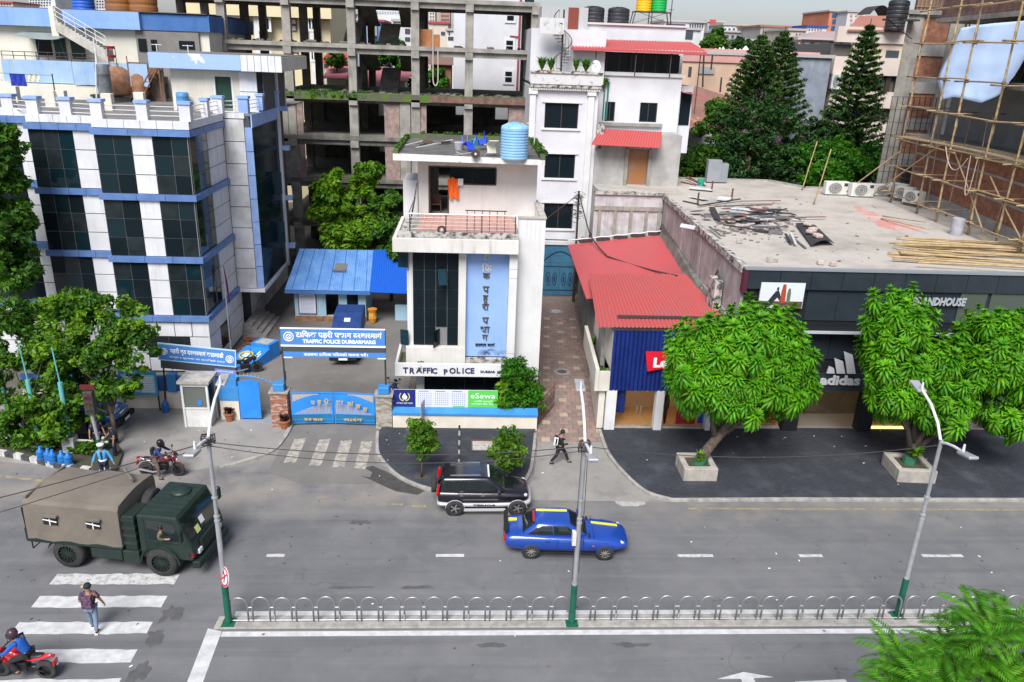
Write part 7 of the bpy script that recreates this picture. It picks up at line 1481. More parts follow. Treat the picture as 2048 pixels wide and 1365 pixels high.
p=G(846,858,.12); t=thing('metal_sign','grey metal sign seen edge on before the banner wall','sign',(p.x,p.y-.1,.116),R_(78)); MB().box(-.32,.32,-.015,.015,.35,1.5).build('plate',m_galv,t); MB().cyl((0,.03,0),(0,.03,1.5),.03).build('post',m_galv,t)
p=G(918,927,.12); t=thing('striped_post','black and white striped post on the island behind the black SUV','post',(p.x,p.y,.116))
for k in range(8):MB().cyl((0,0,.235*k),(0,0,.235*(k+1)),.045,n=10).build('band',m_kd if k%2 else m_kw,t)
t=thing('iron_grille','rusty iron grille gate standing open at the alley mouth','gate',(3.5,34.8,.03),R_(66)); b=MB()
for k in range(17):b.cyl((.16*k,0,.05),(.16*k,0,1.25),.012,n=4)
for z in(.06,.65,1.25):b.cyl((0,0,z),(2.6,0,z),.02,n=5)
for k in range(8):b.tube([(.16+.32*k+.14*math.cos(a),.01,.65+.3*math.sin(a)) for a in[j*.7 for j in range(10)]],.012,4)
b.build('grille',m_rust,t)
p=G(205,932); t=thing('traffic_light','dark traffic light on a green and grey post among the leaves','traffic light',(p.x,p.y,0)); MB().cyl((0,0,0),(0,0,1.3),.09,n=10).build('painted_base',m_pgreen,t); MB().cyl((0,0,1.3),(-.1,0,2.6),.07,n=10).build('post',m_galv,t); b=MB().box(-.28,.12,-.15,.15,2.5,3.55).build('housing',m_iron,t,bevel=.03)
for z,mm in((3.3,M('red lens',(.12,.01,.01),rough=.3)),(3.0,M('amber lens',(.1,.05,.01),rough=.3)),(2.7,M('green lens',(.01,.07,.03),rough=.3))):MB().cyl((-.08,-.15,z),(-.08,-.17,z),.1,n=14).build('lens',mm,t); MB().tube([(-.08+.12*math.cos(a),-.24,z+.12*math.sin(a)) for a in[k*math.pi/6 for k in range(7)]],.02,4).build('hood',m_iron,t)
MB().box(-.4,.2,.0,.1,3.6,3.8).build('red_backing',M('dull red',(.1,.012,.012),rough=.7),t)
m_teal2=M('turquoise paint',(.10,.42,.42),(.14,.36,.36),scale=3,rough=.7,speck=.3)
for i,(a,b_) in enumerate(((75,902),(138,908),(20,880))):p=G(a,b_,.14); t=thing('fence_post',('turquoise pipe post in a concrete block, middle of the corner fence','turquoise pipe post in a concrete block, nearest the traffic light','turquoise pipe post in a concrete block, leftmost of the corner fence')[i],'post',(p.x,p.y+.25,.14),group='posts of the corner fence'); MB().box(-.26,.26,-.24,.24,0,.75).build('block',MATS['kerb white'],t,bevel=.03); MB().cyl((0,0,.7),(0,.05,3.3),.1,n=10).build('pipe',m_teal2,t); MB().cyl((0,.05,3.3),(-.1,.1,4.9),.03,n=6).build('rod',m_teal2,t); MB().cyl((.2,.1,.5),(1.6,.1,.4),.06,n=6).build('rail',MATS['kerb white'],t)
for i,(a,b_) in enumerate(((172,925),(212,930))):pass
m_jug=M('water jug blue',(.015,.11,.36),(.02,.16,.44),scale=5,rough=.3)
for a,b_,l in((84,920,'leftmost of five blue water jugs on the corner kerb'),(99,924,'second of five blue water jugs from the left'),(108,927,'third of five blue water jugs, in front of the second'),(126,929,'fourth of five blue water jugs from the left'),(139,931,'rightmost of five blue water jugs on the corner kerb'),(332,824,'single blue water jug against the cream yard wall')):
 p=G(a,b_,.14 if a<300 else .01); t=thing('water_jug',l,'water jug',(p.x,p.y,p.z),group='blue water jugs'); MB().lathe([(.14,0),(.155,.03),(.155,.12),(.145,.14),(.155,.16),(.155,.27),(.145,.29),(.155,.31),(.15,.4),(.06,.47),(.05,.53),(.0,.53)],18).build('body',m_jug,t,smooth=True); MB().cyl((0,0,.5),(0,0,.56),.055,n=10).build('cap',m_pbr,t); t.scale=(1.15,)*3
m_pot=M('terracotta pot',(.36,.12,.05)); g_red=leafmat('maroon leaf',(.05,.012,.012),(.1,.03,.025))
def pot(label,c,s=1.0,plant=None,seed=1):
 t=thing('flower_pot',label,'flower pot',c,group='terracotta pots'); t.scale=(s,)*3; MB().lathe([(.16,0),(.24,.36),(.28,.38),(.28,.45),(.22,.45),(.2,.3)],16).build('pot',m_pot,t); MB().lathe([(.22,.38),(.1,.4),(0,.4)],12).build('soil',MATS['planting soil'],t)
 if plant:tuft('leaves',(0,0,.38),.32,.4,plant,t,70,seed,.07)
for a,b_,l,pl in((460,842,'terracotta pot with dark red plant by the cream gate pier',g_red),(570,857,'terracotta pot with dark red plant before the brick gate pillar',g_red),(497,690,'terracotta pot at the foot of the headquarters steps',None),(498,702,'small terracotta pot below the steps pot',None),(525,640,'round terracotta pot beside the headquarters door',None),(486,712,'low terracotta pot at the foot of the headquarters wall',None)):p=G(a,b_,.01); pot(l,tuple(p),1.0,pl,a)
t=thing('entrance_steps','grey stone steps up to the headquarters entrance','steps',(-13.3,48,0),world=True)
for k in range(4):MB().box(-14.2,-12.7-.32*k,46.8+.12*k,50.5,.18*k+.006,.18*(k+1)).build('step',m_kerb,t)
MB().box(-15.78,-15.7,47.65,49.45,.2,2.9).build('door',m_glass,HQ)
t=thing('blue_monument','low blue sloping plinth with yellow crest in the yard','monument',(-12.6,42.4,0)); t.rotation_euler[2]=R_(-22); MB().hexa([(-.8,-.9,0),(.8,-.9,0),(.8,.9,0),(-.8,.9,0),(-.8,-.9,.35),(.8,-.9,.35),(.8,.9,.75),(-.8,.9,.75)]).build('plinth',m_pbr,t); MB().box(-.5,.75,.91,1.9,0,.95).build('rear_block',m_pbr,t); MB().box(-.3,.55,1.0,1.8,.951,.97).build('stone_slab',m_lid,t); b=MB(); b.tube([(-.15+.38*math.cos(a),-.05+.34*math.sin(a),.565+.075*math.sin(a)) for a in[k*math.pi/10 for k in range(21)]],.06,5); b.build('crest_ring',M('crest yellow',(.6,.45,.04),rough=.6),t); MB().obox((-.15,-.05,.575),(.3,.35,.03),Matrix.Rotation(.22,3,'X')).build('crest',m_sgw,t); MB().obox((.45,.1,.6),(.08,.8,.03),Matrix.Rotation(.22,3,'X')).obox((.62,.0,.58),(.08,.6,.03),Matrix.Rotation(.22,3,'X')).build('scroll',m_sgw,t)
p=G(463,712); t=thing('flag_pole','white flag pole with furled dark red flag beside the headquarters','flag pole',(p.x,p.y,0)); MB().cyl((0,0,0),(0,0,5.6),.05,.03,8).build('pole',m_steelw,t); b=MB(); b.sweep([[(.03+.16*(j/8)**.7+.05*math.sin(i*2.2),.05*math.cos(i*2.2+j),5.5-2.2*j/8) for i in range(5)] for j in range(9)],True); b.build('flag',M('flag crimson',(.20,.012,.05),(.03,.02,.14),scale=2,rough=.9),t)
t=thing('blue_shed','pale blue shed with corrugated blue roof in the police yard','shed',(-8.6,50,0),world=True); m_sbw=M('shed blue wall',(.33,.50,.60),(.28,.44,.54),scale=.8,rough=.85,streak=.4); MB().wall(-11.6,-6.9,.35,2.25,[(-9.55,-8.7,.36,2.1),(-8.15,-7.4,1.1,2.1)],50.2,.2).build('wall',m_sbw,t); MB().box(-11.6,-11.4,50.41,53.5,.0,2.25).build('wall',m_sbw,t); MB().box(-7.1,-6.9,50.41,53.5,0,2.3).build('wall',m_sbw,t); MB().box(-11.55,-6.95,53.3,53.5,0,4).build('wall',m_concd,t); MB().box(-11.65,-6.88,50.12,50.6,0,.349).build('plinth',MATS['rusted steel'],t); piece('window',m_glass,t,-8.15,-7.4,50.32,50.35,1.1,2.1)
mc=M('blue corrugated',(.10,.24,.52),(.16,.32,.60),scale=1.2,rough=.5,streak=.5,scol=(.05,.1,.22)); mcd=M('deep blue corrugated',(.012,.10,.48),rough=.5); corrugated('roof',[(-11.75,53.4,4.15),(-6.7,53.4,4.15),(-6.55,49.6,2.33),(-12.05,49.6,2.33)],mc,t,.15,.025); corrugated('roof',[(-6.68,53.4,4.2),(-3.2,53.4,4.2),(-3.2,49.4,2.25),(-6.53,49.5,2.3)],mcd,t,.15,.025); MB().box(-12.05,-6.5,49.55,49.62,2.1,2.3).build('fascia',m_fascd,t); MB().box(-9.2,-8.3,51.2,51.9,3.2,3.25).obox((-8.7,51.6,3.35),(.8,.9,.03),Matrix.Rotation(R_(26),3,'X')).build('loose_sheet',m_roof,t)
for i in range(7):MB().hexa([(-11.6+.8*i,49.62,2.4),(-11.58+.8*i,49.62,2.4),(-11.4+.72*i,53.3,4.17),(-11.42+.72*i,53.3,4.17),(-11.6+.8*i,49.62,2.43),(-11.58+.8*i,49.62,2.43),(-11.4+.72*i,53.3,4.2),(-11.42+.72*i,53.3,4.2)]).build('roof_lap',m_fascd,t)
MB().box(-5,-3.2,50.6,50.8,0,1.1).build('low_wall',m_sbw,t)
t=thing('duty_board','framed white duty list on the pale blue shed wall','notice board',(-10.75,50.15,.5)); MB().box(-.6,.6,-.03,.03,0,1.7).build('frame',M('maroon frame',(.1,.03,.04),rough=.6),t); MB().box(-.54,.54,-.04,-.031,.06,1.64).build('sheet',M('list paper',(.6,.62,.7),rough=.7),t); lettering('ट~ािफक प~हरी कार`य',.13,MATS['navy letters'],t,(0,-.045,1.42),ext=.003,width=.8); b=MB()
for j in range(13):b.box(-.45,.45,-.045,-.041,.12+.09*j,.135+.09*j)
b.build('print',M('print blue grey',(.25,.3,.42)),t)
t=thing('yellow_sack','crumpled yellow and orange sack beside the blue shed','sack',(-6.45,50.0,.05)); MB().lathe([(.2,0),(.28,.3),(.25,.7),(.32,.95),(.1,.9)],10).build('sack',M('sack yellow',(.6,.35,.03),(.5,.12,.02),scale=4,rough=.7),t)
# ==== vehicles
m_tyre=M('tyre rubber',(.022,.022,.023),(.04,.038,.036),scale=5,rough=.85); m_alloy=M('alloy',(.5,.5,.52),rough=.3,metal=.8); m_carglass=M('car glass',(.012,.018,.02),rough=.05,spec=.6); m_chrome=M('chrome',(.6,.6,.6),rough=.2,metal=.9); m_tail=M('tail lamp',(.45,.01,.012),rough=.2); m_head=M('head lamp',(.6,.62,.62),rough=.12); m_amber=M('indicator',(.6,.18,.01),rough=.3); m_under=M('underbody',(.012,.012,.013),rough=.8)
def wheel(parent,x,y,r,w,side,hub=None,spokes=5,hubm=None,name='wheel'):
 o=MB().lathe([(r*.6,-w/2),(r*.9,-w/2),(r,-w*.32),(r,w*.32),(r*.9,w/2),(r*.6,w/2)],28,close=False).build(name,m_tyre,parent,smooth=True); o.location=(x,y,r); o.rotation_euler=(R_(90),0,0); s=side
 b=MB()
 k=-w*.40*s
 b.lathe([(r*.62,min(0,k)),(r*.62,max(0,k))],24,close=False); b.cyl((0,0,k*.55),(0,0,k*.6),r*.6,n=20); b.build('rim',hubm or m_alloy,o)
 b=MB()
 for i in range(spokes):a=6.283*i/spokes; b.obox((r*.34*math.cos(a),r*.34*math.sin(a),k*.8),(r*.5,r*(.16 if spokes<8 else .07),abs(k)*.3),Matrix.Rotation(a,3,'Z'))
 b.cyl((0,0,k*.6),(0,0,k*.98),r*.15,n=10); b.build('hub',hub or hubm or m_alloy,o); return o
def loft(name,st,mat,parent,sub=2):
 
 R0=[]
 for x,zb,zt,wb,wm,wt in st:
  zm=zb+(zt-zb)*.55; R0.append([(x,-wb*.6,zb),(x,wb*.6,zb),(x,wb,zb+.04),(x,wm,zm),(x,wt,zt-.03),(x,wt*.55,zt+.015),(x,-wt*.55,zt+.015),(x,-wt,zt-.03),(x,-wm,zm),(x,-wb,zb+.04)])
 return MB().sweep(R0,True,True).build(name,mat,parent,smooth=True,sub=sub)
def cabin(parent,paint,x,z,w,glass,bev=.13,pill=.09,rear=True,roofm=None,sidewin=None):
 
 (a,b,c,d),(z0,z1),(w0,w1)=x,z,w; V=[(a,-w0,z0),(b,-w0,z0),(b,w0,z0),(a,w0,z0),(c,-w1,z1),(d,-w1,z1),(d,w1,z1),(c,w1,z1)]
 cb=MB().hexa(V).build('cabin',paint,parent,smooth=True,bevel=bev,seg=6); V=[Vector(v) for v in V]
 def pane(p,q,r,s_,u0,u1,v0,v1,nm,mm=None):
  n=(q-p).cross(s_-p).normalized()*.1; f=lambda u,v:p.lerp(q,u).lerp(s_.lerp(r,u),v)+n; o=MB().sweep([[f(u0+(u1-u0)*i/20,v0+(v1-v0)*j/12) for i in range(21)] for j in range(13)],False).build(nm,mm or glass,parent,smooth=True); sw_=o.modifiers.new('fit','SHRINKWRAP'); sw_.target=cb; sw_.wrap_mode='ABOVE_SURFACE'; sw_.offset=.01 if mm is None else .018; return o
 pane(V[1],V[2],V[6],V[5],.06,.94,.06,.93,'windscreen')
 if rear:pane(V[3],V[0],V[4],V[7],.08,.92,.1,.9,'rear_window')
 for u0,u1 in sidewin or((.1,.48),(.52,.88)):
  pane(V[0],V[1],V[5],V[4],u0,u1,.1,.87,'side_window'); pane(V[2],V[3],V[7],V[6],1-u1,1-u0,.1,.87,'side_window')
 return V,pane
def paint(n,c,c2=None):m=M(n,c,c2,scale=1.5,rough=.22,coat=.9,spec=.5); return m
def arch(parent,x,w,r,mat=None):
 for s in(-1,1):
  MB().sweep([[(x+q*math.cos(a),s*(w+dy),r*.95+q*math.sin(a)) for a in[.05+k*(math.pi-.1)/14 for k in range(15)]] for q,dy in((r*1.02,-.02),(r*1.12,.006),(r*1.16,-.02))],False).build('wheel_arch',mat or m_under,parent)
  MB().cyl((x,s*(w-.22),r*.95),(x,s*(w-.004),r*.95),r*1.1,n=20).build('wheel_well',m_under,parent)
  # ---- blue saloon
BC=thing('blue_car','bright blue saloon with yellow stripe driving past','car',(2.42,24.86,0),R_(-2)); pb=paint('car blue',(.009,.05,.29),(.011,.058,.33)); pz=.62
loft('body',[(-.98,.42,.78,.55,.68,.6),(-.88,.3,.92,.7,.82,.74),(-.45,.24,.96,.76,.85,.78),(.5,.22,.93,.78,.86,.80),(1.6,.22,.91,.78,.86,.80),(2.5,.23,.87,.78,.85,.77),(3.2,.27,.78,.74,.82,.70),(3.55,.34,.68,.6,.72,.58),(3.66,.42,.6,.45,.56,.45)],pb,BC)
V,pn=cabin(BC,pb,(-.42,2.2,.22,1.38),(.86,1.4),(.78,.6),m_carglass,.24,sidewin=((.07,.47),(.485,.9)))
ys=M('stripe yellow',(.72,.72,.03),rough=.4); MB().box(.2,1.36,.18,.32,1.395,1.408).build('stripe',ys,BC); MB().hexa([(2.3,.2,.9),(3.3,.2,.79),(3.3,.34,.785),(2.3,.34,.895),(2.3,.2,.915),(3.3,.2,.805),(3.3,.34,.80),(2.3,.34,.91)]).build('stripe',ys,BC); MB().box(-.9,-.5,.2,.34,.93,.985).build('stripe',ys,BC)
sp=MB().box(-1.0,-.84,-.66,.66,1.06,1.1).box(-.95,-.85,-.62,-.56,.92,1.06).box(-.95,-.85,.56,.62,.92,1.06).build('spoiler',m_under,BC); V0,V3,V7,V4=V[0],V[3],V[7],V[4]; pn(V[3],V[0],V[4],V[7],.2,.8,.78,.9,'sun_strip',M('red film',(.4,.02,.04),rough=.4))
for x in(.03,2.74):arch(BC,x,.832,.30,pb); [wheel(BC,x,s*.78,.31,.19,s,spokes=9,hubm=M('dull rim',(.25,.24,.22),rough=.5)) for s in(-1,1)]
for s in(-1,1):MB().obox((3.34,s*.53,.635),(.16,.3,.1),Matrix.Rotation(s*-.55,3,'Z')@Matrix.Rotation(.5,3,'Y')).build('headlight',m_head,BC,bevel=.04); MB().obox((-.93,s*.62,.74),(.1,.22,.16),Matrix.Rotation(s*.25,3,'Z')).build('tail_light',m_tail,BC,bevel=.03); MB().obox((1.85,s*.93,.96),(.12,.2,.12)).build('mirror',pb,BC,bevel=.04); MB().obox((.62,s*.862,.77),(.16,.02,.03)).obox((1.5,s*.862,.76),(.16,.02,.03)).build('door_handle',pb,BC); MB().obox((2.3,s*.855,.62),(.07,.02,.03)).build('side_marker',m_amber,BC); MB().box(.98,.99,s*.862-.004,s*.862+.004,.3,.9).build('door_gap',m_under,BC)
MB().box(2.12,2.2,-.7,.7,.868,.885).build('cowl',m_under,BC); MB().box(2.32,2.325,-.74,.74,.86,.9).build('bonnet_gap',m_under,BC); MB().box(-.5,-.495,-.7,.7,.93,.975).build('boot_gap',m_under,BC); MB().box(-1.0,-.97,-.26,.26,.55,.67).build('number_plate',m_tail,BC); MB().box(3.56,3.62,-.4,.4,.4,.48).build('grille',m_under,BC)
for s in(-1,1):MB().box(.1,2.62,s*.825-.02,s*.825+.02,.2,.27).build('sill',m_under,BC); MB().box(1.93,1.935,s*.858-.006,s*.858+.006,.32,.86).build('door_gap',m_under,BC)
# ---- black and silver off-roader
SV=thing('black_suv','parked black off-roader with silver lower body and spare wheel','car',(-.44,27.62,0),R_(1)); pk=paint('car black',(.008,.008,.012)); sl=paint('car silver',(.42,.42,.43));
loft('body',[(-.72,.5,1.02,.6,.72,.66),(-.66,.42,1.08,.7,.78,.74),(0,.4,1.05,.74,.79,.76),(1.6,.4,1.03,.74,.79,.76),(2.2,.42,1.0,.74,.79,.74),(2.8,.48,.95,.7,.76,.68),(3.0,.56,.86,.6,.66,.58)],pk,SV); loft('lower_body',[(-.74,.36,.60,.62,.76,.7),(-.66,.3,.62,.72,.81,.79),(.9,.3,.56,.74,.81,.80),(2.6,.3,.62,.74,.81,.79),(2.95,.34,.66,.68,.75,.7),(3.1,.4,.62,.52,.58,.52)],sl,SV)
cabin(SV,pk,(-.68,2.05,-.5,1.35),(1.0,1.62),(.75,.63),m_carglass,sidewin=((.03,.2),(.25,.52),(.55,.86)))
for s in(-1,1):MB().box(-.2,1.0,s*.5-.02,s*.5+.02,1.66,1.7).build('roof_rail',m_chrome,SV); MB().obox((-.68,s*.68,1.12),(.1,.14,.5),Matrix.Rotation(R_(8),3,'Y')).build('tail_light',m_tail,SV,bevel=.03); MB().obox((2.78,s*.55,.82),(.14,.26,.15),Matrix.Rotation(s*-.4,3,'Z')).build('headlight',m_head,SV,bevel=.03); MB().box(.35,2.0,s*.82-.06,s*.82+.06,.26,.32).build('side_step',sl,SV); MB().obox((1.75,s*.85,1.08),(.12,.18,.14)).build('mirror',pk,SV,bevel=.03); MB().box(.1,1.95,s*.80-.003,s*.80+.003,1.02,1.04).box(.3,1.7,s*.795-.003,s*.795+.004,.72,.75).build('chrome_strip',m_chrome,SV); MB().obox((.25,s*.795,.92),(.14,.02,.05)).obox((1.1,s*.795,.92),(.14,.02,.05)).build('door_handle',m_chrome,SV)
for x in(.0,2.5):arch(SV,x,.80,.34,sl); [wheel(SV,x,s*.73,.34,.2,s,spokes=5) for s in(-1,1)]
o=wheel(SV,-.86,.1,.33,.2,-1,name='spare_wheel'); o.rotation_euler=(0,R_(90),0); o.location=(-.86,.1,.92); lettering('TERIOS',.12,MATS['black letters'],SV,(1.15,-.828,.46),ext=.003,bold=.004,width=.9); MB().box(1.3,1.36,.62-1.1,.46,1.6,1.615).build('screen_sticker',m_sgw,SV); MB().box(-.45,1.25,-.56,.56,1.625,1.635).build('roof_panel',pk,SV)
# ---- army truck
TK=thing('army_truck','dark green army truck with tan canvas cover on the crossing','truck',(-13.62,24.62,0),R_(-8.5)); mg_=M('army green',(.013,.026,.021),(.019,.034,.027),scale=1.5,rough=.42,streak=.3); mgd=M('army green dark',(.012,.022,.018),rough=.6); mcv=M('tan canvas',(.17,.147,.118),(.14,.12,.098),scale=.9,rough=.95,streak=.35,scol=(.17,.14,.11),bump=1.0,bscale=3.2)
MB().box(-1.3,4.2,-.45,.45,.62,.85).build('chassis',mgd,TK); MB().box(-1.35,2.1,-1.18,1.18,.98,1.2).build('cargo_bed',mg_,TK,bevel=.02); b=MB(); R0=[]
for i in range(12):
 x=-1.3+3.42*i/11; j=.02*math.sin(i*2.1); zt=2.62+.03*math.sin(i*1.3); R0.append([(x,-1.2,1.12+.04*math.sin(i*1.7)),(x,-1.19+j,1.7),(x,-1.16+j,2.5),(x,-1.08,zt+.02),(x,-.5,zt+.1),(x,0,zt+.13),(x,.5,zt+.1),(x,1.08,zt+.02),(x,1.15-j,2.45),(x,1.19,1.7),(x,1.2,1.12)])
b.sweep(R0,True,True); cv=b.build('canvas_cover',mcv,TK,smooth=False)
for x in(-.35,1.2):w=MB().box(x-.25,x+.25,-1.225,-1.2,1.78,2.1).build('canvas_window',m_under,TK); MB().obox((x,-1.25,2.14),(.6,.1,.07)).build('rolled_flap',mcv,w); MB().obox((x,-1.235,1.95),(.5,.02,.03),Matrix.Rotation(.15,3,'Y')).obox((x,-1.235,1.9),(.03,.02,.25)).build('tie',m_sgw,w)
MB().cyl((-1.2,-1.1,2.72),(-1.2,1.1,2.72),.05,n=6).cyl((1.9,.2,2.92),(1.2,.9,2.9),.06,n=6).build('rolled_strap',mcv,TK); cabx=2.72
MB().slab([(cabx,.75),(4.55,.75),(4.62,1.0),(4.55,1.35),(4.12,2.42),(cabx,2.42)],-1.12,1.12).build('cab',mg_,TK,bevel=.05); nrm=Vector((1.07,0,.43)).normalized()
def scr(y0,y1,nm='windscreen'):P=[Vector((4.52,y0,1.44)),Vector((4.52,y1,1.44)),Vector((4.17,y1,2.3)),Vector((4.17,y0,2.3))]; MB().hexa([p-nrm*.01 for p in P]+[p+nrm*.012 for p in P]).build(nm,m_carglass,TK)
scr(-1.0,1.0)
for y,m_,z in((-.45,M('paper yellow',(.6,.68,.25),rough=.7),1.62),(-.05,m_sgw,1.75)):P=[Vector((4.55-(zz-1.4)*.4,yy,zz)) for yy,zz in((y-.13,z-.12),(y+.13,z-.12),(y+.13,z+.12),(y-.13,z+.12))]; MB().hexa([p+nrm*.012 for p in P]+[p+nrm*.016 for p in P]).build('windscreen_paper',m_,TK)
for s in(-1,1):
 MB().slab([(3.05,1.5),(4.2,1.5),(3.98,2.25),(3.05,2.25)],s*1.128-.006,s*1.128+.006).build('side_window',m_carglass,TK); MB().box(2.95,2.97,s*1.126-.006,s*1.126+.006,.95,2.3).box(2.97,4.35,s*1.126-.006,s*1.126+.006,1.36,1.385).build('door_gap',mgd,TK); MB().obox((4.5,s*.95,.98),(.2,.34,.22)).build('indicator',m_tail if s<0 else m_amber,TK,bevel=.04); MB().obox((4.62,s*.72,.95),(.12,.25,.18)).build('headlight',m_head,TK,bevel=.03); MB().tube([(4.3,s*1.1,2.2),(4.4,s*1.4,2.2),(4.4,s*1.4,1.7)],.02,5).obox((4.4,s*1.4,1.9),(.06,.18,.42)).build('mirror',mgd,TK)
 MB().sweep([[(3.4+q*math.cos(a),s*yy,.57+q*math.sin(a)) for a in[k*math.pi/10 for k in range(11)]] for q,yy in((.66,1.18),(.72,1.2),(.72,.8))],False).build('mudguard',mg_,TK); MB().sweep([[(q*math.cos(a),s*yy,.57+q*math.sin(a)) for a in[.3+k*2.54/8 for k in range(9)]] for q,yy in((.66,1.16),(.70,1.18),(.7,.7))],False).build('mudguard',mgd,TK); MB().box(.85,2.0,s*.7 if s>0 else-1.12,1.12 if s>0 else-.7,.5,.92).build('fuel_tank',mg_,TK,bevel=.05); MB().box(2.05,2.65,s*.75 if s>0 else-1.15,1.15 if s>0 else-.75,.45,.95).build('battery_box',mg_,TK,bevel=.03)
 for x in(0,3.4):wheel(TK,x,s*.98,.56,.36,s,hubm=mgd,spokes=14)
MB().box(4.5,4.78,-1.1,1.1,.45,.72).build('bumper',mgd,TK,bevel=.04); MB().box(4.56,4.66,-.6,.6,.8,1.3).build('grille',mgd,TK); MB().box(2.76,4.1,-1.0,1.0,2.425,2.44).build('roof_panel',mg_,TK)
for i in range(7):MB().box(2.8,4.05,-.9+.28*i,-.86+.28*i,2.44,2.458).build('roof_rib',mg_,TK)
MB().lathe([(.34,2.43),(.36,2.47),(.33,2.54),(0,2.55)],22,(3.5,.45,0)).build('roof_hatch',mg_,TK,smooth=True); o=wheel(TK,2.42,.35,.54,.32,-1,hubm=mgd,name='spare_wheel'); o.rotation_euler=(0,R_(90),0); o.location=(2.42,.35,1.95); MB().box(2.15,2.6,-1.1,-.2,.95,2.3).build('air_intake',mgd,TK,bevel=.04)
for z in(1.2,1.5,1.8,2.1):MB().box(2.13,2.62,-1.13,-.9,z,z+.12).build('locker',mg_,TK)
b=MB(); b.tube([(-1.38,-1.1,1.0),(-1.4,-1.1,2.3)],.03,5).tube([(-1.38,1.1,1.0),(-1.4,1.1,2.3)],.03,5).tube([(-1.45,-.9,.5),(-1.45,-.9,1.0),(-1.45,-.5,1.0),(-1.45,-.5,.5),(-1.45,-.9,.5)],.025,5); b.build('rear_frame',mgd,TK); MB().box(-1.42,-1.36,-1.15,1.15,.98,1.5).build('tailgate',mg_,TK)
# ---- pickups of the police
def pickup(name,label,loc,rz,body,canopy=None):
 t=thing(name,label,'pickup',loc,rz); loft('body',[(-2.3,.5,.95,.7,.82,.8),(-1.2,.42,1.0,.76,.86,.84),(.6,.42,1.0,.76,.86,.84),(1.5,.42,1.0,.76,.86,.82),(2.3,.46,.98,.74,.84,.78),(2.6,.52,.86,.64,.74,.66)],body,t); cabin(t,body,(-.9,1.35,-.75,.7),(.95,1.62),(.8,.66),m_carglass)
 for x in(-1.45,1.55):arch(t,x,.85,.36); [wheel(t,x,s*.78,.36,.23,s) for s in(-1,1)]
 for s in(-1,1):MB().obox((2.36,s*.58,.8),(.16,.3,.18),Matrix.Rotation(s*-.35,3,'Z')).build('headlight',m_head,t,bevel=.04); MB().obox((1.15,s*.95,1.1),(.12,.2,.16)).build('mirror',m_under,t)
 MB().box(2.52,2.72,-.8,.8,.36,.62).build('bumper',m_under,t,bevel=.05); MB().box(2.55,2.62,-.4,.4,.66,.86).build('grille',m_chrome,t); MB().box(2.722,2.73,-.25,.25,.42,.54).build('number_plate',m_sgw,t)
 if canopy:MB().slab([(-2.35,.95),(-.6,.95),(1.0,1.62),(.3,1.85),(-.7,2.2),(-2.3,2.2)],-.86,.86).build('tarpaulin',canopy,t,bevel=.06); MB().obox((.1,0,1.98),(.3,.35,.04),Matrix.Rotation(R_(24),3,'Y')).build('patch',m_sgw,t)
 return t
pickup('yard_pickup','dark pickup under a navy tarpaulin parked in the police yard',(-7.3,44.9,0),R_(-88),paint('pickup dark',(.012,.016,.03)),M('navy tarpaulin',(.012,.035,.14),(.018,.05,.18),scale=1.5,rough=.5)); pickup('blue_pickup','blue police pickup half hidden behind the corner tree',(-18.9,34.5,0),R_(-2),paint('police car blue',(.015,.11,.34)))
# ---- motorcycles
def bike(label,loc,rz,red,name='motorcycle',plate=None):
 t=thing(name,label,'motorcycle',loc,rz); rd=paint('bike red '+str(red),red); bk=M('bike black',(.013,.013,.014),rough=.4)
 for x,w in((-.66,.13),(.68,.1)):wheel(t,x,0,.305,w,-1,spokes=6,hubm=bk)
 loft('tank',[(-.08,.68,.86,.06,.12,.1),(.1,.64,.96,.1,.17,.13),(.3,.64,.98,.1,.17,.13),(.48,.7,.92,.06,.1,.08)],rd,t); loft('seat',[(-.72,.78,.88,.06,.09,.08),(-.5,.74,.86,.1,.13,.12),(-.1,.72,.82,.1,.13,.11),(.05,.74,.82,.07,.09,.08)],bk,t); loft('tail',[(-.95,.8,.9,.03,.05,.04),(-.7,.7,.84,.08,.12,.1),(-.35,.6,.76,.08,.13,.1),(-.1,.6,.72,.06,.1,.08)],rd,t)
 MB().box(-.2,.3,-.14,.14,.28,.62).build('engine',bk,t,bevel=.05); MB().tube([(.2,-.12,.32),(-.3,-.16,.24),(-.9,-.18,.38)],[.03,.04,.055],8).build('exhaust',m_alloy,t); b=MB()
 for s in(-1,1):b.tube([(.68,s*.09,.3),(.46,s*.09,.95)],.028,6).tube([(-.66,s*.09,.3),(-.15,s*.07,.42)],.025,5)
 b.tube([(.42,-.36,1.0),(.46,-.15,1.02),(.46,.15,1.02),(.42,.36,1.0)],.018,6).tube([(-.1,0,.6),(.44,0,.86)],.03,6); b.build('frame',bk,t); loft('headlamp',[(.46,.72,1.0,.08,.12,.09),(.6,.72,1.02,.08,.13,.08),(.74,.76,.9,.05,.08,.05)],rd,t); MB().obox((.72,0,.82),(.06,.14,.1)).build('lamp',m_head,t,bevel=.02); MB().obox((.68,0,1.06),(.03,.2,.2),Matrix.Rotation(-.6,3,'Y')).build('visor',m_carglass,t); MB().sweep([[(.68+.34*math.cos(a),y,.305+.34*math.sin(a)) for a in[.5+k*.26 for k in range(9)]] for y in(-.06,.06)],False).build('front_mudguard',rd,t)
 for s in(-1,1):MB().tube([(.46,s*.2,1.02),(.42,s*.3,1.24)],.01,5).obox((.42,s*.32,1.27),(.03,.12,.08)).build('mirror',bk,t)
 MB().box(-1.0,-.96,-.1,.1,.52,.68).build('number_plate',plate or m_tail,t); MB().obox((-.96,0,.82),(.05,.1,.07)).build('tail_light',m_tail,t); return t
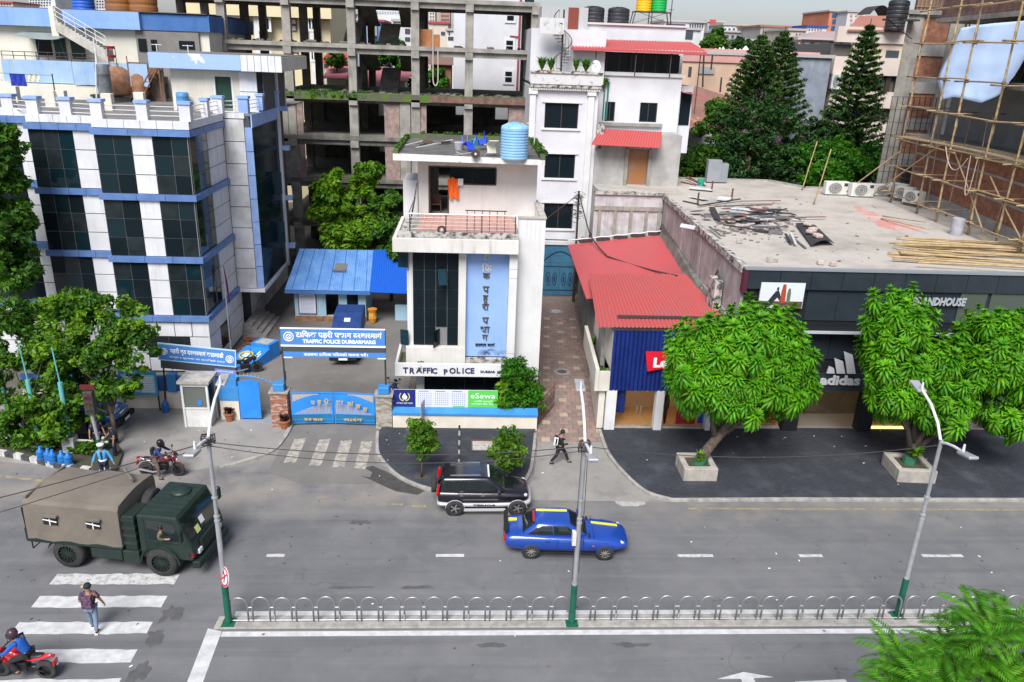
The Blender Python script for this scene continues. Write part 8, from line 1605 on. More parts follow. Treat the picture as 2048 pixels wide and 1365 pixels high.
MOT1=bike('red and black motorcycle turning at the yard entrance',(-12.95,29.85,0),R_(-3),(.16,.008,.012)); MOT2=bike('bright red motorcycle with a red number plate at the left corner',(-12.68,18.42,0),R_(176),(.62,.012,.02)); bike('dark blue motorcycle parked behind the stone gate pillar',(-3.95,37.2,.01),R_(75),(.02,.03,.12)); bike('black motorcycle parked behind the blue monument',(-12.5,41.0,.01),R_(20),(.02,.012,.02))
# ==== people
m_skin=M('skin',(.33,.18,.11),rough=.6); m_hair=M('black hair',(.012,.01,.009),rough=.6); m_shoe=M('dark shoe',(.015,.014,.014),rough=.6)
def skin(name,pts,links,mat,parent):
 me=bpy.data.meshes.new(name); me.from_pydata([p[:3] for p in pts],links,[]); me.materials.append(mat); o=bpy.data.objects.new(name,me); COL.objects.link(o); o.parent=parent
 md=o.modifiers.new('skin','SKIN'); md.use_smooth_shade=True
 for i,p in enumerate(pts):r=p[3]; me.skin_vertices[0].data[i].radius=r if isinstance(r,tuple) else(r,r)
 me.skin_vertices[0].data[0].use_root=True; s=o.modifiers.new('sub','SUBSURF'); s.levels=1; s.render_levels=2; return o
def lerp(a,b,t):return tuple(a[i]+(b[i]-a[i])*t for i in range(3))
def person(label,loc,rz,J,shirt,trousers,shoes=None,hat=None,sleeves=1.0,hair=True,look=0.0):
 
 t=thing('person',label,'person',loc,rz); A=lambda k,r:J[k]+(r,)
 pts=[A('pel',(.13,.1)),A('che',(.15,.11)),A('nec',.055),A('hea',(.085,.095)),lerp(J['hea'],J['hea'],0)[:2]+(J['hea'][2]+.1,(.07,.08))]; lk=[(0,1),(1,2),(2,3),(3,4)]
 for s in 'lr':
  b=len(pts); h=J['ha'+s]; e=J['el'+s]; d=Vector(h)-Vector(e); d.normalize(); u=d.orthogonal().normalized(); w=d.cross(u); pm=tuple(Vector(h)+d*.07)
  pts+=[A('sh'+s,.06),A('el'+s,.045),A('ha'+s,.028),pm+(.03,)]; lk+=[(1,b),(b,b+1),(b+1,b+2),(b+2,b+3)]
  for k,(o1,o2,l) in enumerate(((-.024,0,.075),(-.008,0,.085),(.008,0,.08),(.024,0,.065),(-.04,.02,.02))):
   q=Vector(pm)+u*o1+w*o2+d*(.02 if k<4 else-.03); q2=q+d*l*.55+w*.02; n=len(pts); pts+=[tuple(q)+(.009,),tuple(q2)+(.008,),tuple(q2+d*l*.35+w*.02)+(.007,)]; lk+=[(b+3,n),(n,n+1),(n+1,n+2)]
  b=len(pts); an=J['an'+s]; pts+=[A('hi'+s,.085),A('kn'+s,.06),A('an'+s,.042),(an[0]+.12,an[1],an[2]-.06,.03)]; lk+=[(0,b),(b,b+1),(b+1,b+2),(b+2,b+3)]
 skin('body',pts,lk,m_skin,t)
 P=lambda k,r:J[k]+(r,)
 sh=[P('pel',(.165,.12)),lerp(J['pel'],J['che'],.5)+((.16,.12),),P('che',(.175,.125)),lerp(J['che'],J['nec'],.75)+(.085,)]; ls=[(0,1),(1,2),(2,3)]
 for s in 'lr':b=len(sh); sh+=[P('sh'+s,.078),P('el'+s,.06) if sleeves>.5 else lerp(J['sh'+s],J['el'+s],.8)+(.07,)]; ls+=[(2,b),(b,b+1)];
 if sleeves>.5:
  for s in 'lr':i=sh.index(P('el'+s,.06)); sh.append(lerp(J['el'+s],J['ha'+s],.92)+(.045,)); ls.append((i,len(sh)-1))
 skin('shirt',sh,ls,shirt,t); tr=[P('pel',(.155,.12))]; lt=[]
 for s in 'lr':b=len(tr); tr+=[P('hi'+s,.105),P('kn'+s,.08),lerp(J['kn'+s],J['an'+s],.93)+(.06,)]; lt+=[(0,b),(b,b+1),(b+1,b+2)]
 skin('trousers',tr,lt,trousers,t)
 for s in 'lr':x,y,z=J['an'+s]; skin('shoe',[(x-.04,y,z-.03,.045),(x+.08,y,z-.05,.042),(x+.18,y,z-.06,.034)],[(0,1),(1,2)],shoes or m_shoe,t)
 hx,hy,hz=J['hea']; c,s_=math.cos(look),math.sin(look); f=MB(); mm=Matrix.Rotation(look,3,'Z')
 for q,sz in(((.1,0,.01),(.03,.02,.045)),((.095,.035,.035),(.012,.02,.01)),((.095,-.035,.035),(.012,.02,.01)),((.092,0,-.04),(.012,.045,.01)),((0,.092,.01),(.03,.02,.05)),((0,-.092,.01),(.03,.02,.05))):f.obox(Vector((hx,hy,hz+.03))+mm@Vector(q),sz,mm)
 f.build('face',m_skin,t)
 if hair:MB().lathe([(.098,.0),(.108,.05),(.1,.11),(.07,.15),(0,.165)],14,(hx-.015*c,hy-.015*s_,hz)).build('hair',m_hair,t,smooth=True)
 if hat:hat(t,hx,hy,hz)
 return t
def stand(step=.0,arm=.1,sw=.0):
 return dict(pel=(0,0,.95),che=(.01,0,1.3),nec=(.02,0,1.48),hea=(.03,0,1.6),shl=(0,.19,1.42),shr=(0,-.19,1.42),ell=(-sw,.24+arm*.5,1.14),elr=(sw,-.24-arm*.5,1.14),hal=(-sw+.06,.26+arm,.9),har=(sw+.1,-.26-arm,.9),hil=(step*.1,.1,.9),hir=(-step*.1,-.1,.9),knl=(step*.55,.11,.5),knr=(-step*.35,-.11,.5),anl=(step,.11,.09),anr=(-step,-.11,.1))
def cap_w(m_,peak,ang=0.0):
 def f(t,x,y,z):MB().lathe([(.108,.02),(.115,.07),(.09,.13),(0,.15)],16,(x,y,z+.02)).build('hat',m_,t,smooth=True); o=MB().slab([(.0,-.01),(.0,.01),(.1,.01),(.1,-.01)],-.08,.08).build('peak',peak,t); o.location=(x+.09*math.cos(ang),y+.09*math.sin(ang),z+.045); o.rotation_euler[2]=ang
 return f
def cap_white(t,x,y,z):MB().lathe([(.11,.03),(.115,.08),(.15,.13),(.14,.16),(0,.17)],18,(x,y,z)).build('hat',M('white cap',(.68,.66,.58),rough=.7),t,smooth=True); MB().box(x+.06,x+.16,y-.08,y+.08,z+.05,z+.065).build('peak',m_shoe,t)
def helmet(m_):
 def f(t,x,y,z):MB().lathe([(.1,-.1),(.135,-.03),(.15,.06),(.125,.15),(.07,.2),(0,.215)],18,(x-.01,y,z)).build('helmet',m_,t,smooth=True); MB().obox((x+.115,y,z+.03),(.06,.19,.11)).build('visor',m_carglass,t,bevel=.03); MB().obox((x+.12,y,z-.06),(.06,.16,.06)).build('chin_guard',m_,t,bevel=.02)
 return f
m_den=M('light jeans',(.20,.28,.36),(.15,.21,.29),scale=5,rough=.9); m_print=M('dark floral print',(.045,.03,.06),(.16,.08,.12),scale=14,rough=.9,mixlo=.45,mixhi=.6); m_black=M('black cloth',(.014,.014,.017),rough=.85); m_nv=M('navy uniform',(.012,.017,.04),rough=.85); m_sky=M('sky blue shirt',(.07,.33,.62),(.06,.28,.55),scale=6,rough=.85)
p=G(190,1262); J=stand(.16,.06,.08); J['ell']=(-.02,.28,1.16); J['hal']=(.22,.16,1.0); t=person('pedestrian with floral shirt and sideways cap walking away over the crossing',(p.x,p.y,0),R_(96),J,m_print,m_den,None,cap_w(M('dark cap',(.01,.02,.025),rough=.8),M('tan peak',(.6,.38,.22),rough=.8),1.1),.2,False)
MB().obox((-.2,0,1.25),(.16,.32,.44)).build('backpack',m_print,t,bevel=.06); MB().tube([(-.12,.13,1.42),(.08,.15,1.44),(.12,.14,1.25),(-.1,.15,1.08)],.02,5).tube([(-.12,-.13,1.42),(.08,-.15,1.44),(.12,-.14,1.25),(-.1,-.15,1.08)],.02,5).build('straps',m_black,t)
for s in(-1,1):MB().box(-.02,.26,-.045,.045,0,.03).build('white_sole',m_sgw,t,loc=(J['anl' if s>0 else 'anr'][0]-.05,s*.11,.01))
p=G(1118,928); J=stand(.38,.04,.1); J.update(pel=(0,0,.9),knl=(.28,.1,.5),anl=(.42,.1,.1),knr=(-.16,-.1,.46),anr=(-.42,-.1,.14),ell=(.02,.24,1.1),hal=(.28,.26,1.12),elr=(.1,-.26,1.12),har=(.36,-.24,1.15),hil=(.05,.1,.86),hir=(-.05,-.1,.86),che=(.03,0,1.27),nec=(.06,0,1.45),hea=(.09,0,1.57)); t=person('man all in black with a white backpack striding past the alley',(p.x,p.y,0),0,J,m_black,m_black); MB().obox((-.2,0,1.2),(.17,.3,.42),Matrix.Rotation(.1,3,'Y')).build('backpack',m_black,t,bevel=.05); MB().obox((-.21,-.1,1.2),(.19,.1,.4),Matrix.Rotation(.1,3,'Y')).build('white_panel',m_sgw,t,bevel=.03)
p=G(213,962); J=stand(.04,.14,.0); J['anl']=(.05,.18,.09); J['anr']=(-.02,-.18,.09); t=person('traffic policeman in sky blue shirt and white cap behind the army truck',(p.x,p.y,0),R_(-82),J,m_sky,m_nv,None,cap_white,1,False); MB().obox((.13,0,1.25),(.02,.06,.36)).build('tie',m_nv,t); MB().obox((0,.2,1.47),(.1,.1,.03)).obox((0,-.2,1.47),(.1,.1,.03)).build('epaulettes',m_black,t); MB().cyl((0,0,.99),(0,0,1.04),.165,n=14).build('belt',m_sgw,t)
p=G(232,916); J=stand(.06,.05,.0); J['hea']=(.1,0,1.57); J['har']=(.28,-.16,1.0); J['elr']=(.06,-.27,1.12); t=person('officer in navy uniform and cap looking down beside the traffic light',(p.x,p.y,.01),R_(215),J,m_nv,m_nv,None,cap_w(m_nv,m_nv),.2); MB().obox((.36,-.14,1.0),(.1,.03,.14)).build('phone',m_sgw,t)
p=G(200,905); person('officer in navy and blue half hidden behind the green post',(p.x,p.y,.01),R_(-60),stand(.05,.04),m_nv,m_nv,None,cap_w(m_nv,m_nv),.2)
def rider(label,bike_,J2,shirt,trs,hm):
 J=dict(pel=(-.25,0,.9),che=(-.05,0,1.2),nec=(.05,0,1.38),hea=(.1,0,1.5),shl=(0,.19,1.33),shr=(0,-.19,1.33),ell=(.17,.31,1.12),elr=(.17,-.31,1.12),hal=(.36,.33,1.04),har=(.36,-.33,1.04),hil=(-.2,.12,.87),hir=(-.2,-.12,.87),knl=(.2,.22,.74),knr=(.2,-.22,.74),anl=(-.02,.22,.38),anr=(-.02,-.22,.38)); J.update(J2)
 return person(label,bike_.location,bike_.rotation_euler[2],J,shirt,trs,None,helmet(hm),1,False)
t=rider('rider in navy jacket with one foot down on the red and black motorcycle',MOT1,dict(knr=(.02,-.32,.52),anr=(.05,-.38,.1)),M('navy jacket',(.018,.035,.12),rough=.8),M('brown trousers',(.11,.08,.065),rough=.9),M('black helmet',(.012,.012,.013),rough=.2)); MB().obox((-.28,0,1.15),(.14,.26,.34)).build('backpack',m_black,t,bevel=.05)
rider('rider in bright blue sweater on the red motorcycle at the left corner',MOT2,dict(che=(-.1,0,1.22)),M('bright blue sweater',(.012,.10,.40),(.01,.08,.34),scale=5,rough=.9),M('charcoal trousers',(.02,.02,.022),rough=.9),M('plum helmet',(.05,.03,.04),rough=.25))
J=stand(); J.update(pel=(0,.32,1.25),che=(.02,.04,1.6),nec=(.03,0,1.74),hea=(.05,0,1.86),shl=(0,.19,1.68),shr=(0,-.1,1.68),elr=(.05,-.2,1.55),har=(.25,-.16,1.55),ell=(.1,.26,1.45),hal=(.4,.2,1.5),hil=(.05,.42,1.2),hir=(.05,.25,1.2),knl=(.45,.42,1.2),knr=(.45,.25,1.2),anl=(.5,.42,.85),anr=(.5,.25,.85))
q=Matrix.Rotation(R_(-8.5),3,'Z')@Vector((3.5,-1.1,.1)); person('driver in camouflage leaning at the side window of the army truck',tuple(Vector((-13.62,24.62,0))+q),R_(-8.5),J,M('camouflage',(.05,.06,.03),(.11,.10,.05),scale=16,rough=.9,mixlo=.45,mixhi=.55),M('camouflage',(.05,.06,.03)))
# ==== vegetation
import numpy as np
def leafcloud(name,clusters,per,size,mat,parent,seed=0,up=.5,elong=1.9,flat=.7,shell=.55):
 
 rg=np.random.default_rng(seed); C=np.repeat(np.array(clusters,float),per,axis=0); n=len(C)
 d=rg.normal(size=(n,3)); d/=np.linalg.norm(d,axis=1,keepdims=True); rad=rg.uniform(shell,1,n)**.6
 P=C[:,:3]+d*(C[:,3]*rad)[:,None]*np.array([1,1,flat])
 nrm=d*.6+np.array([0,0,up])+rg.normal(size=(n,3))*.55; nrm/=np.linalg.norm(nrm,axis=1,keepdims=True)
 ax=np.cross(nrm,rg.normal(size=(n,3))); ax/=np.linalg.norm(ax,axis=1,keepdims=True); sd=np.cross(nrm,ax)
 s=size*rg.uniform(.6,1.35,n)[:,None]; dr=nrm*s*.18
 A=P-ax*s*elong*.5; B=P+sd*s*.5+dr; T=P+ax*s*elong*.5-dr; D=P-sd*s*.5+dr
 V=np.stack([A,B,T,D],1).reshape(-1,3); me=bpy.data.meshes.new(name); me.vertices.add(4*n); me.vertices.foreach_set('co',V.ravel())
 me.loops.add(4*n); me.loops.foreach_set('vertex_index',np.arange(4*n)); me.polygons.add(n); me.polygons.foreach_set('loop_start',np.arange(n)*4); me.polygons.foreach_set('loop_total',np.full(n,4))
 me.update(); me.validate(); me.materials.append(mat)
 o=bpy.data.objects.new(name,me); COL.objects.link(o); o.parent=parent
 if parent is not None and parent.name in ORG:o.location=-ORG[parent.name]
 return o
def crown_clusters(ells,n,r0,r1,seed,gap=.15,hollow=.45):
 rnd=random.Random(seed); out=[]; tries=0
 while len(out)<n and tries<n*40:
  tries+=1; e=rnd.choice(ells); d=Vector((rnd.gauss(0,1),rnd.gauss(0,1),rnd.gauss(0,1))).normalized(); k=rnd.uniform(hollow,1)
  p=Vector((e[0]+d.x*e[3]*k,e[1]+d.y*e[4]*k,e[2]+d.z*e[5]*k))
  if noise.noise(p*.75+Vector((seed,0,0)))<-gap:continue
  out.append((p.x,p.y,p.z,rnd.uniform(r0,r1)))
 return out
def limbs(trunk_pts,radii,ends,mat,parent,seed=0,name='trunk'):
 rnd=random.Random(seed); b=MB().tube(trunk_pts,radii,9); top=Vector(trunk_pts[-1]); k=len(trunk_pts)
 for e in ends:
  e=Vector(e); s=Vector(trunk_pts[rnd.randrange(max(1,k-2),k)]); m1=s.lerp(e,.35)+Vector((rnd.uniform(-.2,.2),rnd.uniform(-.2,.2),.25)); m2=s.lerp(e,.7)+Vector((rnd.uniform(-.2,.2),rnd.uniform(-.2,.2),.15)); r=radii[-1]
  b.tube([s,m1,m2,e],[r*.8,r*.5,r*.32,r*.12],6)
 return b.build(name,mat,parent,smooth=True)
m_bark=M('grey brown bark',(.13,.10,.075),(.07,.055,.042),scale=5,rough=.95,bump=.8,bscale=22)
m_barkd=M('dark bark',(.06,.048,.038),(.035,.03,.025),scale=4,rough=.95)
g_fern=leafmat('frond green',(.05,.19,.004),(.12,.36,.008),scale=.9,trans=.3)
g_mid=leafmat('mid green leaf',(.03,.095,.010),(.085,.205,.016),scale=.8)
g_lite=leafmat('yellow green leaf',(.05,.15,.008),(.17,.32,.014),scale=.7)
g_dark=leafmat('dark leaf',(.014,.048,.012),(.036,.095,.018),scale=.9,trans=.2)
g_hedge=leafmat('hedge leaf',(.022,.105,.006),(.07,.24,.010),scale=.6)
g_pine=leafmat('pine needle',(.018,.06,.014),(.065,.125,.022),scale=.5,trans=.2)
# ---- rosette trees of the right pavement
def rosette(seed,tiers=6,per=11,L=.66,wd=.042):
 rnd=random.Random(seed); V=[]; F=[]
 for k in range(tiers):
  el=R_(76-112*k/(tiers-1)); ln=L*(.34+.66*min(1,(k+1)/4.5)); zb=.5-.75*k/(tiers-1)
  for i in range(per):
   az=2*math.pi*(i+.5*(k%2)+rnd.uniform(-.16,.16))/per; e=el+rnd.uniform(-.14,.14); l=ln*rnd.uniform(.85,1.12)
   out=Vector((math.cos(az),math.sin(az),0)); sd=Vector((-math.sin(az),math.cos(az),0)); p=Vector((0,0,zb)); b=len(V); ns=4; cur=e
   for s in range(ns+1):
    t=s/ns; w=wd*(.35+.95*math.sin(math.pi*min(1,.18+t*.72)))*(1 if t<1 else .55); dz=-.35*w
    V+=[p-sd*w+Vector((0,0,dz)),p,p+sd*w+Vector((0,0,dz))]
    cur-=.22*(1+.5*t); p=p+(out*math.cos(cur)+Vector((0,0,1))*math.sin(cur))*l/ns
   for s in range(ns):
    a=b+3*s; F+=[(a,a+1,a+4,a+3),(a+1,a+2,a+5,a+4)]
 return np.array([tuple(v) for v in V]),np.array(F)
def rosette_crown(name,spots,mat,parent,seed,protos):
 rnd=random.Random(seed); Vs,Fs=[],[]; off=0
 for(p,ax,sc) in spots:
  v,f=protos[rnd.randrange(len(protos))]; q=Vector((0,0,1)).rotation_difference(Vector(ax).normalized()).to_matrix()@Matrix.Rotation(rnd.uniform(0,6.28),3,'Z'); m=np.array(q)*sc
  Vs.append(v@m.T+np.array(p)); Fs.append(f+off); off+=len(v)
 V=np.concatenate(Vs); Fq=np.concatenate(Fs); n=len(Fq); me=bpy.data.meshes.new(name); me.vertices.add(len(V)); me.vertices.foreach_set('co',V.ravel()); me.loops.add(4*n); me.loops.foreach_set('vertex_index',Fq.ravel()); me.polygons.add(n); me.polygons.foreach_set('loop_start',np.arange(n)*4); me.polygons.foreach_set('loop_total',np.full(n,4)); me.update(); me.materials.append(mat)
 o=bpy.data.objects.new(name,me); COL.objects.link(o); o.parent=parent
 if parent.name in ORG:o.location=-ORG[parent.name]
 return o
protos=[rosette(i) for i in range(5)]
def crown_spots(ells,n,seed,sc=(.6,1.0),mind=.44):
 rnd=random.Random(seed); out=[]; tries=0
 while len(out)<n and tries<9000:
  tries+=1; e=rnd.choice(ells); d=Vector((rnd.gauss(0,1),rnd.gauss(0,1),rnd.gauss(.35,1))).normalized(); k=rnd.uniform(.78,1.0)
  p=Vector((e[0]+d.x*e[3]*k,e[1]+d.y*e[4]*k,e[2]+d.z*e[5]*k))
  if any((Vector(q[0])-p).length<mind for q in out) or noise.noise(p*.8+Vector((seed*1.7,0,0)))<-.28:continue
  if rnd.random()<.12:p=p+d*rnd.uniform(.25,.55)
  ax=Vector((d.x*.55,d.y*.55,.9+.3*d.z)); out.append((tuple(p),ax,rnd.uniform(*sc)))
 return out
def planter(label,c,rz,s=1.5,h=.62):
 t=thing('tree_planter',label,'planter',c,rz); m=M('planter concrete',(.40,.37,.32),(.29,.27,.235),scale=2.2,rough=.95,streak=.6,scol=(.14,.13,.11)); o,i=s/2,s/2-.26
 b=MB(); b.box(-o,o,-o,-i,0,h).box(-o,o,i,o,0,h).box(-o,-i,-i+.001,i-.001,0,h).box(i,o,-i+.001,i-.001,0,h); b.build('wall',m,t,bevel=.03); MB().box(-i,i,-i,i,.02,h-.12).build('soil',MATS['planting soil'],t); return t
m_tgreen=M('green trunk paint',(.02,.12,.06),(.03,.15,.08),scale=3,rough=.8)
c1=Vector((10.22,30.15,.116)); planter('square concrete planter of the left street tree',c1,0)
T1=thing('street_tree','leaning street tree with frond crown before the blue ribbed shop','tree',(c1.x,c1.y,.6),world=True)
tr1=[(c1.x+.1,c1.y,.55),(c1.x+.35,c1.y+.1,1.1),(c1.x+.75,c1.y+.15,1.7),(c1.x+1.1,c1.y+.2,2.2)]
E1=[(10.2,30.4,5.5,1.7,1.6,1.6),(12.0,30.4,6.2,2.0,1.7,1.5),(13.1,30.5,5.5,1.6,1.6,1.6),(11.5,30.3,4.7,2.2,1.8,1.5),(13.9,30.5,4.5,1.0,1.3,1.1),(9.7,30.3,4.6,1.1,1.2,1.1),(12.8,30.2,4.2,1.6,1.5,1.2)]
limbs(tr1,[.26,.23,.21,.19],[(10.0,30.3,4.6),(10.8,30.5,5.6),(12.0,30.5,5.9),(13.3,30.4,5.2),(14.0,30.5,4.2),(12.4,29.8,4.2)],m_bark,T1,1)
MB().tube([(tr1[0][0],tr1[0][1],.54),(tr1[0][0]+.12,tr1[0][1],.95)],.285,9).build('painted_foot',m_tgreen,T1)
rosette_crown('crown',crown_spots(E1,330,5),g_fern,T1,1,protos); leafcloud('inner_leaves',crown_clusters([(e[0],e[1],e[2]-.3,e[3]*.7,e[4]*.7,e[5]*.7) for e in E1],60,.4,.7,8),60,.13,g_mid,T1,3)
tuft('shoots',(c1.x+.05,c1.y-.2,.6),.28,.75,g_lite,T1,90,7,.05)
c2=Vector((20.0,30.2,.116)); planter('square concrete planter of the right street tree',c2,R_(-4),1.7)
T2=thing('street_tree','wide street tree with several frond crowns before the dark store','tree',(c2.x,c2.y,.6),world=True)
tr2=[(c2.x,c2.y+.1,.5),(c2.x+.05,c2.y+.15,1.0),(c2.x,c2.y+.2,1.6)]
E2=[(18.2,30.4,7.0,1.15,1.4,1.3),(19.4,30.4,5.6,1.5,1.5,1.0),(18.2,30.3,5.5,1.0,1.3,1.1),(22.5,30.5,6.6,1.2,1.4,1.1),(23.1,30.5,6.1,1.6,1.5,1.5),(20.9,30.2,5.0,1.5,1.4,1.1),(22.7,30.3,4.5,1.6,1.4,1.2),(18.5,30.2,4.1,1.0,1.1,.9),(20.6,30.1,3.6,1.1,1.1,.8),(24.2,30.4,3.6,1.2,1.2,1.0)]
limbs(tr2,[.27,.25,.22],[(18.4,30.4,6.4),(19.6,30.4,5.9),(21.6,30.5,6.3),(22.8,30.4,5.2),(23.9,30.5,3.9),(18.5,30.3,4.1),(20.8,30.1,4.0)],m_barkd,T2,2)
MB().tube([(c2.x,c2.y+.1,.49),(c2.x+.02,c2.y+.12,1.0)],.29,9).build('painted_foot',m_tgreen,T2)
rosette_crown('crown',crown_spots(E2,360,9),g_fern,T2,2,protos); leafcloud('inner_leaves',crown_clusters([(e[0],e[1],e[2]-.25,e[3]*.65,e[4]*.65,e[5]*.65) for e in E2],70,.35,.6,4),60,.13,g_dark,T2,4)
tuft('shoots',(c2.x+.05,c2.y-.15,.9),.4,.7,g_lite,T2,110,8,.06)
g_small=leafmat('small tree leaf',(.04,.115,.010),(.12,.25,.014),scale=1.5)
# ---- small lollipop trees on the island
def small_tree(label,c,h0,r,rz,mat,seed):
 t=thing('young_tree',label,'tree',c); MB().tube([(0,0,0),(.03,0,h0*.6),(0,.02,h0+r*.8)],[.05,.045,.03],7).build('trunk',m_bark,t,smooth=True)
 leafcloud('crown',crown_clusters([(0,0,h0+r,r*.72,r*.72,r*.8),(0,0,h0+r*.7,r*.5,r*.5,r*.7)],90,.2,.34,seed,.4,.3),48,.085,mat,t,seed,elong=2.2,shell=.2); return t
p=G(843,955,.116); small_tree('small round clipped tree on the island, left of the black SUV',tuple(p),1.0,1.06,0,g_small,3); MB().box(-.3,.3,-.16,.2,0,.012).build('tree_pit',MATS['planting soil'],bpy.data.objects['young_tree'])
p=G(1012,962,.116); small_tree('small round clipped tree on the island, right behind the black SUV',tuple(p),.55,1.06,0,g_small,6)
# ---- topiary bush at the corner of the wall
tb=thing('corner_bush','big rounded evergreen bush at the right end of the banner wall','bush',(2.55,35.3,.1),world=True)
leafcloud('crown',crown_clusters([(2.6,35.4,1.55,1.05,.8,1.3),(2.4,35.3,2.7,.62,.6,.75),(3.1,35.4,1.3,.7,.6,.8),(1.8,35.2,1.2,.5,.5,.7)],190,.22,.4,11,.5,.5),75,.075,g_hedge,tb,11,elong=2.4,shell=.3)
leafcloud('light_sprays',crown_clusters([(1.75,35.1,1.9,.35,.4,.8),(1.7,35.0,1.2,.4,.4,.5)],26,.18,.3,12,.6,.2),34,.13,g_lite,tb,12); MB().tube([(2.5,35.4,.1),(2.5,35.4,2.4)],[.12,.05],7).build('trunk',m_bark,tb)
# ---- tree and bamboo-like shrub behind the blue shed
ts_=thing('yard_tree','light green leafy tree behind the blue roofed shed','tree',(-11.3,57,0),world=True)
def we(p,q,Y,rx,ry,rz):v=W(p,q,Y); return(v.x,Y,v.z,rx,ry,rz)
EY=[we(690,370,56,1.9,1.6,1.2),we(660,410,56,1.6,1.5,1.5),we(715,430,55.5,2.4,1.8,1.6),we(740,460,55,2.2,1.7,1.6),we(700,470,55,1.8,1.5,1.2),we(735,350,56.5,1.0,1.0,.8)]
limbs([(W(700,500,56).x,56,0),(W(700,480,56).x,56,3),(W(700,450,56).x,56,5)],[.3,.25,.2],[e[:3] for e in EY],m_barkd,ts_,5)
leafcloud('crown',crown_clusters(EY,190,.3,.62,21,.25,.5),70,.17,g_lite,ts_,21,elong=2.3)
tv=thing('yard_shrub','feathery dark green shrub between the yard tree and the white post','shrub',(W(780,440,55).x,55,0),world=True); leafcloud('crown',crown_clusters([we(780,420,54.5,1.2,1.1,2.0),we(775,470,54,1.4,1.2,1.4),we(795,500,53,.8,.8,1.0)],90,.25,.5,23,.3,.4),60,.13,g_mid,tv,23,elong=3.2); MB().tube([(W(780,440,55).x,55,0),(W(780,440,55).x,55,6)],[.15,.05],6).build('trunk',m_barkd,tv)
# ---- corner planting at the left
TL=thing('corner_tree','bushy yellow green tree over the corner fence and traffic light','tree',(-15.9,33.2,.1),world=True)
EL=[we(250,650,34,1.2,1.2,1.0),we(215,690,33.5,1.6,1.3,1.1),we(265,700,33.5,1.3,1.2,1.2),we(180,760,33,1.6,1.3,1.0),we(240,760,33,1.2,1.1,.8),we(130,640,34.5,1.2,1.2,.9),we(120,700,33.5,1.3,1.2,1.0),we(200,620,35,.9,1,.7),we(150,820,32.5,1.4,1.1,.8),we(95,660,34.5,1.2,1.2,1.2)]
limbs([(-16.0,32.6,.1),(-16.1,32.8,1.4),(-16.4,33.1,2.6)],[.12,.1,.08],[e[:3] for e in EL],m_bark,TL,6); leafcloud('crown',crown_clusters(EL,190,.22,.46,31,.02,.5),64,.115,g_mid,TL,31); leafcloud('lit_leaves',[(c[0],c[1]-.15,c[2]+.2,c[3]) for c in crown_clusters(EL,110,.2,.42,32,.02,.8)],46,.12,g_lite,TL,32)  # paler leaf layer, raised and forward: lit clumps put into the leaf colour
TL2=thing('corner_tree','bright yellow green young tree at the far left of the corner planting','tree',(-19.3,32.6,.1),world=True)
EL2=[we(30,740,32.5,1.2,1.1,.9),we(85,720,32.5,1.1,1.0,.8),we(20,800,32,1.3,1.1,1.0),we(90,790,32,1.2,1,.9),we(40,850,31.8,1.2,1,.8),we(105,850,31.8,1.0,.9,.7)]
limbs([(-19.2,32.4,.1),(-19.2,32.4,1.5)],[.1,.08],[e[:3] for e in EL2],m_bark,TL2,7); leafcloud('crown',crown_clusters(EL2,95,.2,.42,33,.05,.5),64,.12,g_mid,TL2,33); leafcloud('lit_leaves',crown_clusters(EL2,75,.2,.4,34,.05,.8),46,.13,g_lite,TL2,34)  # outer shell of paler leaves, lit clumps by leaf colour again
TL3=thing('corner_tree','dull green feathery tree behind the corner planting','tree',(-20.5,36,.1),world=True); EL3=[we(30,620,36,1.6,1.4,1.2),we(70,650,36,1.3,1.2,1.2),we(20,680,35.5,1.4,1.2,1.0),we(150,610,36.5,.9,.9,.6)]
limbs([(-20.5,36,.1),(-20.4,36,3)],[.14,.1],[e[:3] for e in EL3],m_bark,TL3,8); leafcloud('crown',crown_clusters(EL3,110,.25,.5,35,.2,.5),60,.11,g_mid,TL3,35,elong=2.8)
TL4=thing('edge_tree','tall dark green tree at the left edge before the police headquarters','tree',(-25.6,38.5,0),world=True); EL4=[we(0,330,39,1.2,1.3,1.3),we(15,420,39,1.3,1.3,1.3),we(10,500,38.5,1.5,1.3,1.2),we(-40,420,39,2,1.6,3),we(20,545,38,1.1,1.1,.7),we(-10,280,39,.8,1,.8)]
limbs([(-25.8,38.8,0),(-25.6,38.8,5),(-25.4,38.8,8)],[.3,.25,.18],[e[:3] for e in EL4],m_barkd,TL4,9); leafcloud('crown',crown_clusters(EL4,190,.3,.6,36,.25,.5),72,.17,g_mid,TL4,36)
sh=thing('corner_hedge','low weedy shrubs along the painted kerb','shrub',(-18.4,31.8,.14),world=True); leafcloud('crown',crown_clusters([(-20.2,31.9,.5,1.3,.5,.5),(-18.2,31.7,.45,1.2,.5,.45),(-16.8,31.6,.4,.8,.4,.4)],70,.15,.3,37,.4,.2),45,.09,g_mid,sh,37)
